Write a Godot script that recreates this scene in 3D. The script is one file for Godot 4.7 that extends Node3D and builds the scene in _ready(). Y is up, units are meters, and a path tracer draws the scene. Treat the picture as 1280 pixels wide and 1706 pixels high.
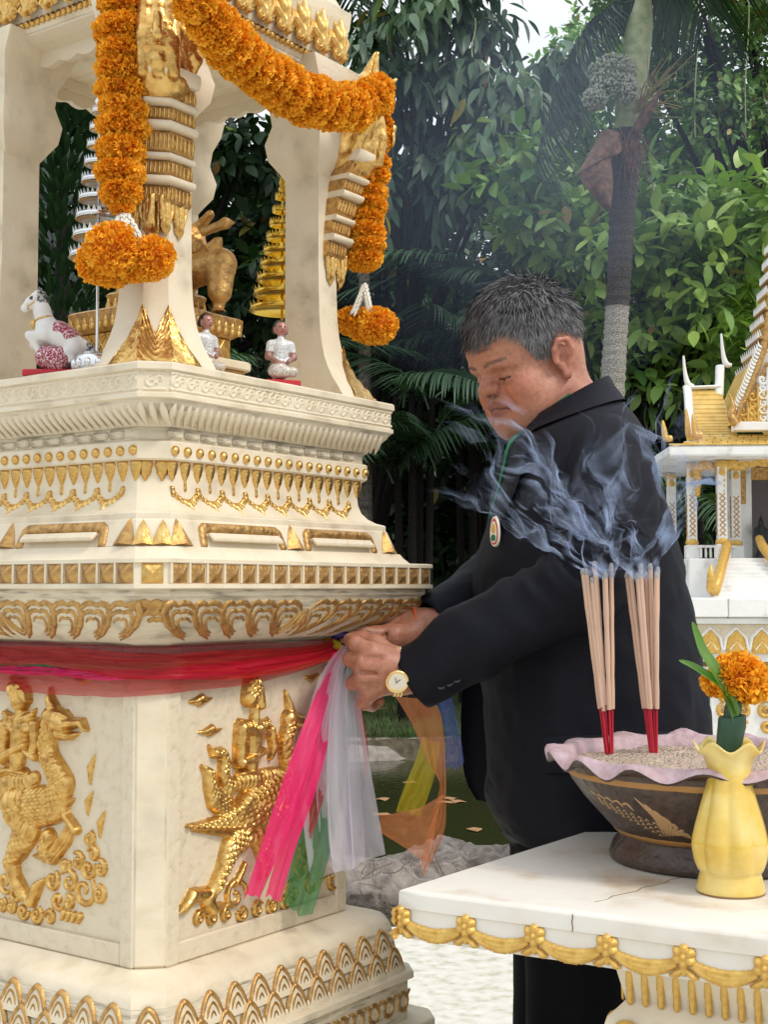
extends Node3D

const F := 2240.0
const CAM_H := 1.17
const SMOKE := true
const SWIRL := 0.15
const DENSE := 0.58
const PITCH := 0.05664
const UP := Vector3.UP
var M := {}
var rng := RandomNumberGenerator.new()
var noise := FastNoiseLite.new()


# ---------- geometry collector ----------
class G:
	var st := SurfaceTool.new()
	var sg := 0

	func _init() -> void:
		st.begin(Mesh.PRIMITIVE_TRIANGLES)

	func tri(a: Vector3, b: Vector3, c: Vector3) -> void:
		st.add_vertex(a)
		st.add_vertex(b)
		st.add_vertex(c)

	func flat(a: Vector3, b: Vector3, c: Vector3, d: Vector3) -> void:
		st.set_smooth_group(-1)
		tri(a, b, c)
		tri(a, c, d)

	# rows of points make a smooth sheet; colors follow the same layout
	func grid(rows: Array, closed := false, colors: Array = [], uvs := false) -> void:
		sg += 1
		st.set_smooth_group(sg)
		var n: int = rows[0].size()
		var m := n if closed else n - 1
		var hc := colors.size() > 0
		var nr := rows.size()
		for i in nr - 1:
			var r0: PackedVector3Array = rows[i]
			var r1: PackedVector3Array = rows[i + 1]
			for j in m:
				var k := (j + 1) % n
				if uvs:
					var u0 := float(j) / m
					var u1 := float(j + 1) / m
					var v0 := float(i) / (nr - 1)
					var v1 := float(i + 1) / (nr - 1)
					for q in [[r0[j], u0, v0], [r0[k], u1, v0], [r1[k], u1, v1], [r0[j], u0, v0], [r1[k], u1, v1], [r1[j], u0, v1]]:
						st.set_uv(Vector2(q[1], q[2]))
						st.add_vertex(q[0])
				elif hc:
					var c0: PackedColorArray = colors[i]
					var c1: PackedColorArray = colors[i + 1]
					st.set_color(c0[j]); st.add_vertex(r0[j])
					st.set_color(c0[k]); st.add_vertex(r0[k])
					st.set_color(c1[k]); st.add_vertex(r1[k])
					st.set_color(c0[j]); st.add_vertex(r0[j])
					st.set_color(c1[k]); st.add_vertex(r1[k])
					st.set_color(c1[j]); st.add_vertex(r1[j])
				else:
					tri(r0[j], r0[k], r1[k])
					tri(r0[j], r1[k], r1[j])

	func fan(ring: PackedVector3Array, flip := false) -> void:
		sg += 1
		st.set_smooth_group(sg)
		var c := Vector3.ZERO
		for p in ring:
			c += p
		c /= ring.size()
		for j in ring.size():
			var a := ring[j]
			var b := ring[(j + 1) % ring.size()]
			if flip:
				tri(c, b, a)
			else:
				tri(c, a, b)

	# tapered tube through points, radii per point; sq flattens along the first frame axis
	func tube(pts: Array, radii: Array, sides := 8, caps := true, flatten := 1.0) -> void:
		var rows := []
		var n := pts.size()
		var t0: Vector3 = (pts[1] - pts[0]).normalized()
		var ax := t0.cross(Vector3.UP)
		if ax.length() < 0.1:
			ax = t0.cross(Vector3.RIGHT)
		ax = ax.normalized()
		for i in n:
			var t: Vector3 = (pts[mini(i + 1, n - 1)] - pts[maxi(i - 1, 0)]).normalized()
			ax = (ax - t * ax.dot(t)).normalized()
			var ay := t.cross(ax)
			var r: float = radii[mini(i, radii.size() - 1)]
			var ring := PackedVector3Array()
			for s in sides:
				var a := TAU * s / sides
				ring.append(pts[i] + (ax * cos(a) + ay * sin(a) * flatten) * r)
			rows.append(ring)
		grid(rows, true)
		if caps:
			fan(rows[0], true)
			fan(rows[n - 1])

	# profile of (radius, y); mod(angle, row) multiplies the radius
	func lathe(prof: Array, segs := 24, at := Vector3.ZERO, wave := 0.0, lobes := 0, sharp := false) -> void:
		var rows := []
		for p in prof:
			var ring := PackedVector3Array()
			for s in segs:
				var a := TAU * s / segs
				var r: float = p[0] * (1.0 + wave * cos(a * lobes))
				ring.append(at + Vector3(cos(a) * r, p[1], sin(a) * r))
			rows.append(ring)
		if sharp:
			for i in rows.size() - 1:
				grid([rows[i], rows[i + 1]], true)
		else:
			grid(rows, true)

	func box(c: Vector3, s: Vector3, bv := 0.0, t := Transform3D()) -> void:
		var h := s * 0.5
		bv = minf(bv, minf(h.x, minf(h.y, h.z)) * 0.9)
		st.set_smooth_group(-1)
		for ax in 3:
			for sg2 in [-1.0, 1.0]:
				var n := Vector3.ZERO
				n[ax] = sg2
				var u := Vector3.ZERO
				u[(ax + 1) % 3] = 1.0
				var w := Vector3.ZERO
				w[(ax + 2) % 3] = 1.0
				var o := c + n * h[ax]
				var du := u * (h[(ax + 1) % 3] - bv)
				var dw := w * (h[(ax + 2) % 3] - bv)
				var q := [o - du - dw, o + du - dw, o + du + dw, o - du + dw]
				if sg2 > 0:
					q.reverse()
				flat(t * q[0], t * q[1], t * q[2], t * q[3])
				if bv > 0.0:
					for sg3 in [-1.0, 1.0]:
						var o2: Vector3 = c + u * sg3 * h[(ax + 1) % 3]
						var e1: Vector3 = o + u * sg3 * (h[(ax + 1) % 3] - bv)
						var e2: Vector3 = o2 + n * (h[ax] - bv)
						flat(t * (e1 - dw), t * (e1 + dw), t * (e2 + dw), t * (e2 - dw))
		if bv > 0.0:
			for sx in [-1.0, 1.0]:
				for sy in [-1.0, 1.0]:
					for sz in [-1.0, 1.0]:
						var k := Vector3(sx, sy, sz)
						var p := c + k * h
						tri(t * (p - Vector3(0, sy, sz) * bv), t * (p - Vector3(sx, 0, sz) * bv), t * (p - Vector3(sx, sy, 0) * bv))

	func ball(c: Vector3, r: Vector3, segs := 10, rings := 7) -> void:
		var rows := []
		for i in rings + 1:
			var ph := PI * i / rings
			var ring := PackedVector3Array()
			for s in segs:
				var a := TAU * s / segs
				ring.append(c + Vector3(cos(a) * sin(ph) * r.x, cos(ph) * r.y, sin(a) * sin(ph) * r.z))
			rows.append(ring)
		grid(rows, true)

	func done() -> ArrayMesh:
		st.generate_normals()
		st.index()
		return st.commit()


# ---------- signed distance body mesher (surface nets) ----------
class Field:
	var prims := []
	var cell := 0.01

	func cap(a: Vector3, b: Vector3, ra: float, rb: float, k := 0.02) -> void:
		prims.append([0, a, b - a, 1.0 / maxf((b - a).length_squared(), 1e-9), ra, rb - ra, k])

	func chain(pts: Array, rr: Array, k := 0.012) -> void:
		for i in pts.size() - 1:
			cap(pts[i], pts[i + 1], rr[i], rr[i + 1], k)

	func ell(c: Vector3, r: Vector3, k := 0.02, b := Basis.IDENTITY) -> void:
		prims.append([1, c, b.transposed(), r, Vector3(1.0 / r.x, 1.0 / r.y, 1.0 / r.z), 0, k])

	func cut(c: Vector3, r: Vector3, k := 0.01, b := Basis.IDENTITY) -> void:
		prims.append([2, c, b.transposed(), r, Vector3(1.0 / r.x, 1.0 / r.y, 1.0 / r.z), 0, k])

	func groove(a: Vector3, b: Vector3, r: float, k := 0.004) -> void:
		prims.append([3, a, b - a, 1.0 / maxf((b - a).length_squared(), 1e-9), r, 0.0, k])

	func one(q: Array, p: Vector3) -> float:
		if q[0] == 0 or q[0] == 3:
			var ap: Vector3 = p - q[1]
			var t: float = clampf(ap.dot(q[2]) * q[3], 0.0, 1.0)
			return (ap - q[2] * t).length() - q[4] - q[5] * t
		var l: Vector3 = q[2] * (p - q[1])
		var s: Vector3 = l * q[4]
		var k0 := s.length()
		var k1: float = (s * q[4]).length()
		if k1 < 1e-6:
			return -minf(q[3].x, minf(q[3].y, q[3].z))
		return k0 * (k0 - 1.0) / k1

	func dist(p: Vector3, list: Array) -> float:
		var d := 1e3
		for q in list:
			var e := one(q, p)
			var k: float = q[6]
			if q[0] < 2:
				var h := maxf(k - absf(d - e), 0.0) / k
				d = minf(d, e) - h * h * k * 0.25
			else:
				e = -e
				var h := maxf(k - absf(d - e), 0.0) / k
				d = maxf(d, e) + h * h * k * 0.25
		return d

	# adds the surface to arrays verts / tris; returns [verts, normals, indices]
	func surface(lo: Vector3, hi: Vector3) -> Array:
		var B := 5
		var nx := int(ceil((hi.x - lo.x) / cell / B)) * B + 1
		var ny := int(ceil((hi.y - lo.y) / cell / B)) * B + 1
		var nz := int(ceil((hi.z - lo.z) / cell / B)) * B + 1
		var val := PackedFloat32Array()
		val.resize(nx * ny * nz)
		val.fill(1.0)
		var rad := cell * B * 0.9
		var blocks := []
		for bz in range(0, nz - 1, B):
			for by in range(0, ny - 1, B):
				for bx in range(0, nx - 1, B):
					var c := lo + Vector3(bx + B * 0.5, by + B * 0.5, bz + B * 0.5) * cell
					var near := []
					for q in prims:
						var lim: float = rad * 1.3 + q[6]
						if one(q, c) < lim:
							near.append(q)
					var dc := dist(c, near) if near.size() else 1.0
					if dc > rad * 2.0 + 0.02:
						continue
					var skip := dc < -rad * 1.6 - 0.01
					if not skip:
						blocks.append(Vector3i(bx, by, bz))
					for z in B + 1:
						for y in B + 1:
							var row := ((bz + z) * ny + by + y) * nx + bx
							var p := lo + Vector3(bx, by + y, bz + z) * cell
							for x in B + 1:
								if val[row + x] == 1.0:
									val[row + x] = -1.0 if skip else dist(p + Vector3(x * cell, 0, 0), near)
		var vid := {}
		var verts := PackedVector3Array()
		var idx := PackedInt32Array()
		var off := [Vector3i(0, 0, 0), Vector3i(1, 0, 0), Vector3i(0, 1, 0), Vector3i(1, 1, 0), Vector3i(0, 0, 1), Vector3i(1, 0, 1), Vector3i(0, 1, 1), Vector3i(1, 1, 1)]
		var lin := []
		for o in off:
			lin.append((o.z * ny + o.y) * nx + o.x)
		var edges := [[0, 1], [2, 3], [4, 5], [6, 7], [0, 2], [1, 3], [4, 6], [5, 7], [0, 4], [1, 5], [2, 6], [3, 7]]
		for b in blocks:
			for z in B:
				for y in B:
					for x in B:
						var at: int = ((b.z + z) * ny + b.y + y) * nx + b.x + x
						var mask := 0
						for k in 8:
							if val[at + lin[k]] < 0.0:
								mask |= 1 << k
						if mask == 0 or mask == 255:
							continue
						var s := Vector3.ZERO
						var n := 0
						for e in edges:
							var va := val[at + lin[e[0]]]
							var vb := val[at + lin[e[1]]]
							if (va < 0.0) != (vb < 0.0):
								var t := va / (va - vb)
								s += Vector3(off[e[0]]).lerp(Vector3(off[e[1]]), t)
								n += 1
						vid[at] = verts.size()
						verts.append(lo + (Vector3(b.x + x, b.y + y, b.z + z) + s / n) * cell)
		var dx := 1
		var dy := nx
		var dz := nx * ny
		for at in vid:
			var v0 := val[at] < 0.0
			for ax in 3:
				var d1: int = [dx, dy, dz][ax]
				var d2: int = [dy, dz, dx][ax]
				var d3: int = [dz, dx, dy][ax]
				if (val[at + d1] < 0.0) == v0:
					continue
				if not (vid.has(at - d2) and vid.has(at - d3) and vid.has(at - d2 - d3)):
					continue
				var q := [vid[at], vid[at - d2], vid[at - d2 - d3], vid[at - d3]]
				if not v0:
					q.reverse()
				for k in [0, 2, 1, 0, 3, 2]:
					idx.append(q[k])
		var nor := PackedVector3Array()
		nor.resize(verts.size())
		for i in range(0, idx.size(), 3):
			var fn := (verts[idx[i + 2]] - verts[idx[i]]).cross(verts[idx[i + 1]] - verts[idx[i]])
			for k in 3:
				nor[idx[i + k]] += fn
		for i in nor.size():
			nor[i] = nor[i].normalized()
		return [verts, nor, idx]


func join_fields(list: Array, tint = null) -> ArrayMesh:
	var v := PackedVector3Array()
	var n := PackedVector3Array()
	var ix := PackedInt32Array()
	for s in list:
		var o := v.size()
		v.append_array(s[0])
		n.append_array(s[1])
		for k in s[2]:
			ix.append(k + o)
	var arr := []
	arr.resize(Mesh.ARRAY_MAX)
	arr[Mesh.ARRAY_VERTEX] = v
	arr[Mesh.ARRAY_NORMAL] = n
	arr[Mesh.ARRAY_INDEX] = ix
	if tint != null:
		var c := PackedColorArray()
		c.resize(v.size())
		for i in v.size():
			c[i] = tint.call(v[i], n[i])
		arr[Mesh.ARRAY_COLOR] = c
	var m := ArrayMesh.new()
	m.add_surface_from_arrays(Mesh.PRIMITIVE_TRIANGLES, arr)
	return m


# ---------- relief: strokes stamped on a height grid, meshed where they rise ----------
class Relief:
	var cell := 0.002
	var lo := Vector2.ZERO
	var nx := 0
	var ny := 0
	var z := PackedFloat32Array()

	func _init(a: Vector2, b: Vector2, c: float) -> void:
		cell = c
		lo = a
		nx = int((b.x - a.x) / c) + 2
		ny = int((b.y - a.y) / c) + 2
		z.resize(nx * ny)

	# pts: Vector2 list, rr: radius list; kind 0 plain, 1 scales, 2 cross ridges, 3 grooves along
	func stroke(pts: Array, rr: Array, h: float, kind := 0, freq := 0.006) -> void:
		var run := 0.0
		for i in pts.size() - 1:
			var a: Vector2 = pts[i]
			var b: Vector2 = pts[i + 1]
			var ra: float = rr[mini(i, rr.size() - 1)]
			var rb: float = rr[mini(i + 1, rr.size() - 1)]
			var rm := maxf(ra, rb) + cell
			var ab := b - a
			var ln := ab.length()
			if ln < 1e-6:
				continue
			var dr := ab / ln
			var x0 := maxi(0, int((minf(a.x, b.x) - rm - lo.x) / cell))
			var x1 := mini(nx - 1, int((maxf(a.x, b.x) + rm - lo.x) / cell) + 1)
			var y0 := maxi(0, int((minf(a.y, b.y) - rm - lo.y) / cell))
			var y1 := mini(ny - 1, int((maxf(a.y, b.y) + rm - lo.y) / cell) + 1)
			for y in range(y0, y1 + 1):
				for x in range(x0, x1 + 1):
					var p := lo + Vector2(x, y) * cell
					var t := clampf((p - a).dot(dr) / ln, 0.0, 1.0)
					var r := lerpf(ra, rb, t)
					var off := p - a - ab * t
					var d := off.length() / maxf(r, 1e-5)
					if d >= 1.0:
						continue
					var k := sqrt(1.0 - d * d)
					var hh := h * minf(1.0, r / 0.012 + 0.35) * k
					if kind > 0:
						var along := (run + t * ln) / freq
						var side := dr.cross(p - a) / freq
						if kind == 1:
							hh += h * 0.22 * absf(sin((along + side) * 1.6)) * absf(sin((along - side) * 1.6)) * k
						elif kind == 2:
							hh *= 0.78 + 0.22 * sin(along * 3.1)
						elif kind == 3:
							hh *= 0.75 + 0.25 * sin(side * 3.1)
					var at := y * nx + x
					if hh > z[at]:
						z[at] = hh
			run += ln

	func spiral(c: Vector2, r: float, w: float, h: float, turns := 1.4, a0 := 0.0, dirn := 1.0) -> void:
		var p := []
		var rr := []
		for i in 15:
			var t := i / 14.0
			var a := a0 + dirn * turns * TAU * t
			var q := r * (1.0 - 0.85 * t)
			p.append(c + Vector2(cos(a), sin(a)) * q)
			rr.append(w * (0.45 + 0.55 * sin(PI * minf(1.0, t * 1.15 + 0.05))))
		stroke(p, rr, h)

	func mesh(map = null, sink := -0.0006) -> ArrayMesh:
		var g := SurfaceTool.new()
		g.begin(Mesh.PRIMITIVE_TRIANGLES)
		g.set_smooth_group(0)
		for y in ny - 1:
			for x in nx - 1:
				var i := y * nx + x
				if z[i] <= 0.0 and z[i + 1] <= 0.0 and z[i + nx] <= 0.0 and z[i + nx + 1] <= 0.0:
					continue
				var q := []
				for o in [[0, 0], [1, 0], [1, 1], [0, 1]]:
					var h := z[i + o[0] + o[1] * nx]
					var p := Vector3(lo.x + (x + o[0]) * cell, lo.y + (y + o[1]) * cell, h if h > 0.0 else sink)
					q.append(map.call(p) if map != null else p)
				for k in [0, 2, 1, 0, 3, 2]:
					g.add_vertex(q[k])
		g.generate_normals()
		g.index()
		return g.commit()


# ---------- scene helpers ----------
func at(x: float, y: float, d: float) -> Vector3:
	var u := (x - 640.0) / F
	var v := (853.0 - y) / F
	var k := d / (cos(PITCH) - v * sin(PITCH))
	return Vector3(u * k, CAM_H + (sin(PITCH) + v * cos(PITCH)) * k, -d)


func ray_plane(x: float, y: float, o: Vector3, n: Vector3) -> Vector3:
	var e := Vector3(0, CAM_H, 0)
	var r := at(x, y, 1.0) - e
	return e + r * ((o - e).dot(n) / r.dot(n))


var taken := {}


func numbered(nm: String) -> String:
	var k: int = taken.get(nm, 0)
	taken[nm] = k + 1
	return nm if k == 0 else "%s_%03d" % [nm, k]


func tag(o: Node, label: String, cat: String, group := "", kind := "") -> Node:
	if label:
		o.set_meta("label", label)
	if cat:
		o.set_meta("category", cat)
	if group:
		o.set_meta("group", group)
	if kind:
		o.set_meta("kind", kind)
	return o


func thing(nm: String, label: String, cat: String, pos := Vector3.ZERO, turn := 0.0, group := "") -> Node3D:
	var o := Node3D.new()
	o.name = numbered(nm)
	add_child(o)
	o.position = pos
	o.rotation.y = turn
	tag(o, label, cat, group)
	return o


func solo(nm: String, mesh: Mesh, mat: Material, label: String, cat: String, group := "", kind := "", t := Transform3D()) -> MeshInstance3D:
	var o := MeshInstance3D.new()
	o.name = numbered(nm)
	o.mesh = mesh
	o.material_override = mat
	add_child(o)
	o.transform = t
	tag(o, label, cat, group, kind)
	return o


func part(par: Node, nm: String, mesh: Mesh, mat: Material, t := Transform3D(), label := "") -> MeshInstance3D:
	var o := MeshInstance3D.new()
	o.name = nm
	o.mesh = mesh
	o.material_override = mat
	par.add_child(o, true)
	o.transform = t
	if label:
		o.set_meta("label", label)
	return o


func many(par: Node, nm: String, mesh: Mesh, mat: Material, xs: Array, cols: Array = [], kind := "stuff") -> MultiMeshInstance3D:
	var mm := MultiMesh.new()
	mm.transform_format = MultiMesh.TRANSFORM_3D
	mm.use_colors = cols.size() > 0
	mm.mesh = mesh
	mm.instance_count = xs.size()
	for i in xs.size():
		mm.set_instance_transform(i, xs[i])
		if cols.size():
			mm.set_instance_color(i, cols[i])
	var o := MultiMeshInstance3D.new()
	o.name = nm
	o.multimesh = mm
	o.material_override = mat
	par.add_child(o, true)
	if kind:
		o.set_meta("kind", kind)
	return o


func lin(r: float, g: float, b: float) -> Color:
	return Color(r, g, b).linear_to_srgb()


func ntex(freq: float, ramp: Array, oct := 4, size := 512, sd := 1, typ := FastNoiseLite.TYPE_SIMPLEX_SMOOTH) -> NoiseTexture2D:
	var n := FastNoiseLite.new()
	n.noise_type = typ
	n.frequency = freq
	n.fractal_octaves = oct
	n.seed = sd
	var t := NoiseTexture2D.new()
	t.width = size
	t.height = size
	t.seamless = true
	t.noise = n
	var gr := Gradient.new()
	var offs := PackedFloat32Array()
	var cs := PackedColorArray()
	for r in ramp:
		offs.append(r[0])
		cs.append(r[1])
	gr.offsets = offs
	gr.colors = cs
	t.color_ramp = gr
	return t


func mat(nm: String, col: Color, rough := 0.6, metal := 0.0) -> StandardMaterial3D:
	var m := StandardMaterial3D.new()
	m.resource_name = nm
	m.albedo_color = col
	m.roughness = rough
	m.metallic = metal
	M[nm] = m
	return m


func tri_tex(m: StandardMaterial3D, tex: Texture2D, scale: float, bump: Texture2D = null, depth := 0.1, world := false) -> StandardMaterial3D:
	m.uv1_triplanar = true
	m.uv1_world_triplanar = world
	m.uv1_scale = Vector3.ONE * scale
	if tex:
		m.albedo_texture = tex
	if bump:
		m.heightmap_enabled = true
		m.heightmap_texture = bump
		m.heightmap_scale = depth
	return m


func rings_mesh(rows: Array, cap0 := false, cap1 := false) -> ArrayMesh:
	var g := G.new()
	g.grid(rows, true)
	if cap0:
		g.fan(rows[0], true)
	if cap1:
		g.fan(rows[rows.size() - 1])
	return g.done()


func curve(pts: Array, n: int) -> Array:
	# Catmull-Rom through points (Vector3, Vector2 or float)
	var out := []
	var m := pts.size()
	for i in n:
		var f := float(i) / (n - 1) * (m - 1)
		var k := mini(int(f), m - 2)
		var t := f - k
		var p0 = pts[maxi(k - 1, 0)]
		var p1 = pts[k]
		var p2 = pts[k + 1]
		var p3 = pts[mini(k + 2, m - 1)]
		out.append(0.5 * ((2.0 * p1) + (p2 - p0) * t + (2.0 * p0 - 5.0 * p1 + 4.0 * p2 - p3) * t * t + (3.0 * p1 - p0 - 3.0 * p2 + p3) * t * t * t))
	return out


func lookup(pts: Array, x: float) -> float:
	# piecewise linear on [[x, v], ...]
	if x <= pts[0][0]:
		return pts[0][1]
	for i in pts.size() - 1:
		if x <= pts[i + 1][0]:
			return lerpf(pts[i][1], pts[i + 1][1], (x - pts[i][0]) / (pts[i + 1][0] - pts[i][0]))
	return pts[pts.size() - 1][1]


func _ready() -> void:
	# ----- camera, sky, sun, exposure -----
	var cam := Camera3D.new()
	cam.name = "camera"
	add_child(cam)
	cam.position = Vector3(0, CAM_H, 0)
	cam.rotation.x = PITCH
	cam.fov = 2.0 * rad_to_deg(atan(853.0 / F))
	cam.near = 0.05
	cam.far = 400.0
	cam.current = true
	var env := Environment.new()
	env.background_mode = Environment.BG_SKY
	var sm := ProceduralSkyMaterial.new()
	sm.sky_top_color = Color(0.95, 0.975, 1.0)
	sm.sky_horizon_color = Color(0.74, 0.755, 0.77)
	sm.sky_curve = 0.55
	sm.ground_bottom_color = Color(0.42, 0.40, 0.36)
	sm.ground_horizon_color = Color(0.5, 0.5, 0.47)
	var sky := Sky.new()
	sky.sky_material = sm
	env.sky = sky
	env.background_energy_multiplier = 1.3
	env.tonemap_mode = Environment.TONE_MAPPER_LINEAR
	env.tonemap_exposure = 1.2
	env.sdfgi_enabled = true
	env.ssao_enabled = true
	env.ssil_enabled = true
	var we := WorldEnvironment.new()
	env.volumetric_fog_enabled = true
	env.volumetric_fog_density = 0.0
	we.name = "environment"
	we.environment = env
	add_child(we)
	var sun := DirectionalLight3D.new()
	sun.name = "sun"
	sun.light_energy = 0.5
	sun.light_color = Color(1.0, 0.96, 0.9)
	sun.light_angular_distance = 14.0
	sun.shadow_enabled = true
	add_child(sun)
	sun.look_at_from_position(Vector3(3.4, 4.4, 2.2), Vector3.ZERO)
	rng.seed = 7
	noise.seed = 3
	noise.frequency = 1.0
	make_materials()
	setting()
	background()
	far_shrine()
	spirit_house()
	shrine_goods()
	offering_table()
	man()
	cloths()
	garlands()
	if SMOKE:
		smoke()


func make_materials() -> void:
	var W := lin(0.75, 0.65, 0.485)
	var fine := ntex(0.03, [[0.0, Color.BLACK], [1.0, Color.WHITE]], 5, 512, 11)
	var pits := ntex(0.05, [[0.0, Color(0.2, 0.2, 0.2)], [0.35, Color(0.75, 0.75, 0.75)], [1.0, Color.WHITE]], 4, 512, 5)
	var cream := mat("cream_paint", Color.WHITE, 0.55)
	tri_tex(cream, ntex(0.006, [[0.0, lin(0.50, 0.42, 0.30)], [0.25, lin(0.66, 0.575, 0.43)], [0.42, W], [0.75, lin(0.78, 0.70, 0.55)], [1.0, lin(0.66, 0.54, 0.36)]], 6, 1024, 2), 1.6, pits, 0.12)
	var pale := mat("panel_paint", Color.WHITE, 0.7)
	tri_tex(pale, ntex(0.02, [[0.0, lin(0.55, 0.46, 0.33)], [0.2, lin(0.65, 0.56, 0.415)], [0.4, lin(0.70, 0.61, 0.46)], [1.0, lin(0.73, 0.64, 0.49)]], 6, 1024, 8), 2.0, pits, 0.18)
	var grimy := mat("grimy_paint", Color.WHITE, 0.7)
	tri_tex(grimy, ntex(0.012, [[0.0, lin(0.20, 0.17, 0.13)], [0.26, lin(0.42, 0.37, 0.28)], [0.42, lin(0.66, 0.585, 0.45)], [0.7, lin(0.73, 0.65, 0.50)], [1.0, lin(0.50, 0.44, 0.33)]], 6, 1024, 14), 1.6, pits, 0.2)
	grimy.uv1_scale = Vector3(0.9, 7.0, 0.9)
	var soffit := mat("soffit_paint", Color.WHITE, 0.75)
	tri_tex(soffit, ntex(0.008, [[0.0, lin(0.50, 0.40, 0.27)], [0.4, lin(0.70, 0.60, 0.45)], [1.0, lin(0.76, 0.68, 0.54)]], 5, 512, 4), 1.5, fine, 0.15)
	var white := mat("white_paint", Color.WHITE, 0.6)
	tri_tex(white, ntex(0.012, [[0.0, lin(0.45, 0.43, 0.40)], [0.25, lin(0.74, 0.73, 0.70)], [0.4, lin(0.83, 0.83, 0.81)], [1.0, lin(0.86, 0.86, 0.85)]], 6, 512, 9), 1.2, fine, 0.1)
	var gold := mat("gold_paint", Color.WHITE, 0.30, 0.9)
	tri_tex(gold, ntex(0.02, [[0.0, lin(0.32, 0.16, 0.05)], [0.35, lin(0.60, 0.35, 0.10)], [0.6, lin(0.74, 0.48, 0.16)], [1.0, lin(0.84, 0.60, 0.24)]], 5, 512, 21), 5.0, fine, 0.12)
	var old := mat("worn_gold", Color.WHITE, 0.45, 0.7)
	tri_tex(old, ntex(0.02, [[0.0, lin(0.22, 0.12, 0.05)], [0.4, lin(0.50, 0.29, 0.10)], [0.7, lin(0.62, 0.38, 0.13)], [1.0, lin(0.72, 0.46, 0.18)]], 5, 512, 22), 6.0, fine, 0.15)
	var yel := mat("yellow_gold", Color.WHITE, 0.42, 0.35)
	tri_tex(yel, ntex(0.03, [[0.0, lin(0.45, 0.24, 0.05)], [0.4, lin(0.66, 0.40, 0.09)], [1.0, lin(0.78, 0.53, 0.16)]], 5, 512, 23), 4.0, fine, 0.15)
	mat("silver", lin(0.75, 0.76, 0.78), 0.22, 0.95)
	mat("clear_gold", lin(0.80, 0.55, 0.08), 0.2, 0.8)
	mat("red_paint", lin(0.50, 0.015, 0.03), 0.45)
	mat("doll_white", lin(0.72, 0.71, 0.70), 0.5)
	mat("doll_silver", lin(0.70, 0.70, 0.70), 0.35, 0.6)
	var red_dot := mat("red_glitter", Color.WHITE, 0.4, 0.2)
	tri_tex(red_dot, ntex(0.12, [[0.0, lin(0.22, 0.02, 0.04)], [0.55, lin(0.30, 0.02, 0.05)], [0.62, lin(0.7, 0.6, 0.6)], [1.0, lin(0.8, 0.78, 0.78)]], 2, 256, 31), 8.0)
	var skin := mat("skin", Color.WHITE, 0.44)
	skin.vertex_color_use_as_albedo = true
	skin.subsurf_scatter_enabled = true
	skin.subsurf_scatter_strength = 0.12
	var pores := ntex(0.11, [[0.0, Color.BLACK], [1.0, Color.WHITE]], 3, 512, 33)
	tri_tex(skin, ntex(0.03, [[0.0, Color(0.82, 0.78, 0.76)], [0.5, Color(0.97, 0.96, 0.95)], [1.0, Color(1, 1, 1)]], 5, 512, 34), 6.0, pores, 0.05)
	var suit := mat("black_suit", lin(0.0062, 0.0070, 0.0125), 0.68)
	suit.metallic_specular = 0.30
	suit.uv1_triplanar = true
	suit.uv1_scale = Vector3.ONE * 12.0
	suit.heightmap_enabled = true
	suit.heightmap_texture = ntex(0.25, [[0.0, Color.BLACK], [1.0, Color.WHITE]], 2, 256, 41)
	suit.heightmap_scale = 0.05
	mat("trousers", lin(0.005, 0.005, 0.007), 0.8).metallic_specular = 0.2
	mat("green_cloth", lin(0.012, 0.16, 0.075), 0.7)
	mat("button", lin(0.03, 0.03, 0.035), 0.3)
	mat("bracelet", lin(0.75, 0.13, 0.03), 0.5)
	mat("watch_gold", lin(0.85, 0.62, 0.28), 0.25, 0.9)
	mat("watch_face", lin(0.82, 0.75, 0.62), 0.3)
	mat("lip", lin(0.30, 0.10, 0.08), 0.45)
	var petal := mat("marigold_petal", Color.WHITE, 0.7)
	petal.vertex_color_use_as_albedo = true
	petal.backlight_enabled = true
	petal.backlight = Color(0.5, 0.25, 0.03)
	mat("bud_white", lin(0.78, 0.76, 0.68), 0.6)
	for c in [["sheer_red", Color(0.72, 0.03, 0.07), 0.62], ["sheer_crimson", Color(0.55, 0.03, 0.18), 0.62], ["sheer_pink", Color(0.97, 0.10, 0.47), 0.82], ["sheer_white", Color(0.97, 0.95, 1.0), 0.44], ["sheer_green", Color(0.10, 0.50, 0.26), 0.62], ["sheer_orange", Color(1.0, 0.64, 0.40), 0.46], ["sheer_yellow", Color(0.78, 0.72, 0.12), 0.62], ["sheer_blue", Color(0.32, 0.42, 0.75), 0.5], ["sheer_violet", Color(0.16, 0.12, 0.45), 0.95]]:
		var s := mat(c[0], Color(c[1].r, c[1].g, c[1].b, c[2]), 0.5)
		s.transparency = BaseMaterial3D.TRANSPARENCY_ALPHA
		s.backlight_enabled = true
		s.backlight = Color(c[1].r, c[1].g, c[1].b) * 0.8
	var stone := mat("table_top", Color.WHITE, 0.5)
	tri_tex(stone, ntex(0.005, [[0.0, lin(0.50, 0.36, 0.24)], [0.22, lin(0.70, 0.62, 0.52)], [0.38, lin(0.79, 0.75, 0.68)], [0.8, lin(0.81, 0.78, 0.72)], [1.0, lin(0.74, 0.66, 0.54)]], 6, 1024, 52), 1.1, pits, 0.08)
	var clay := mat("brown_glaze", Color.WHITE, 0.32)
	tri_tex(clay, ntex(0.02, [[0.0, lin(0.022, 0.013, 0.009)], [0.5, lin(0.066, 0.042, 0.031)], [1.0, lin(0.11, 0.076, 0.058)]], 5, 512, 61), 5.0, fine, 0.2)
	var rim := mat("pink_clay", Color.WHITE, 0.65)
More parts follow.
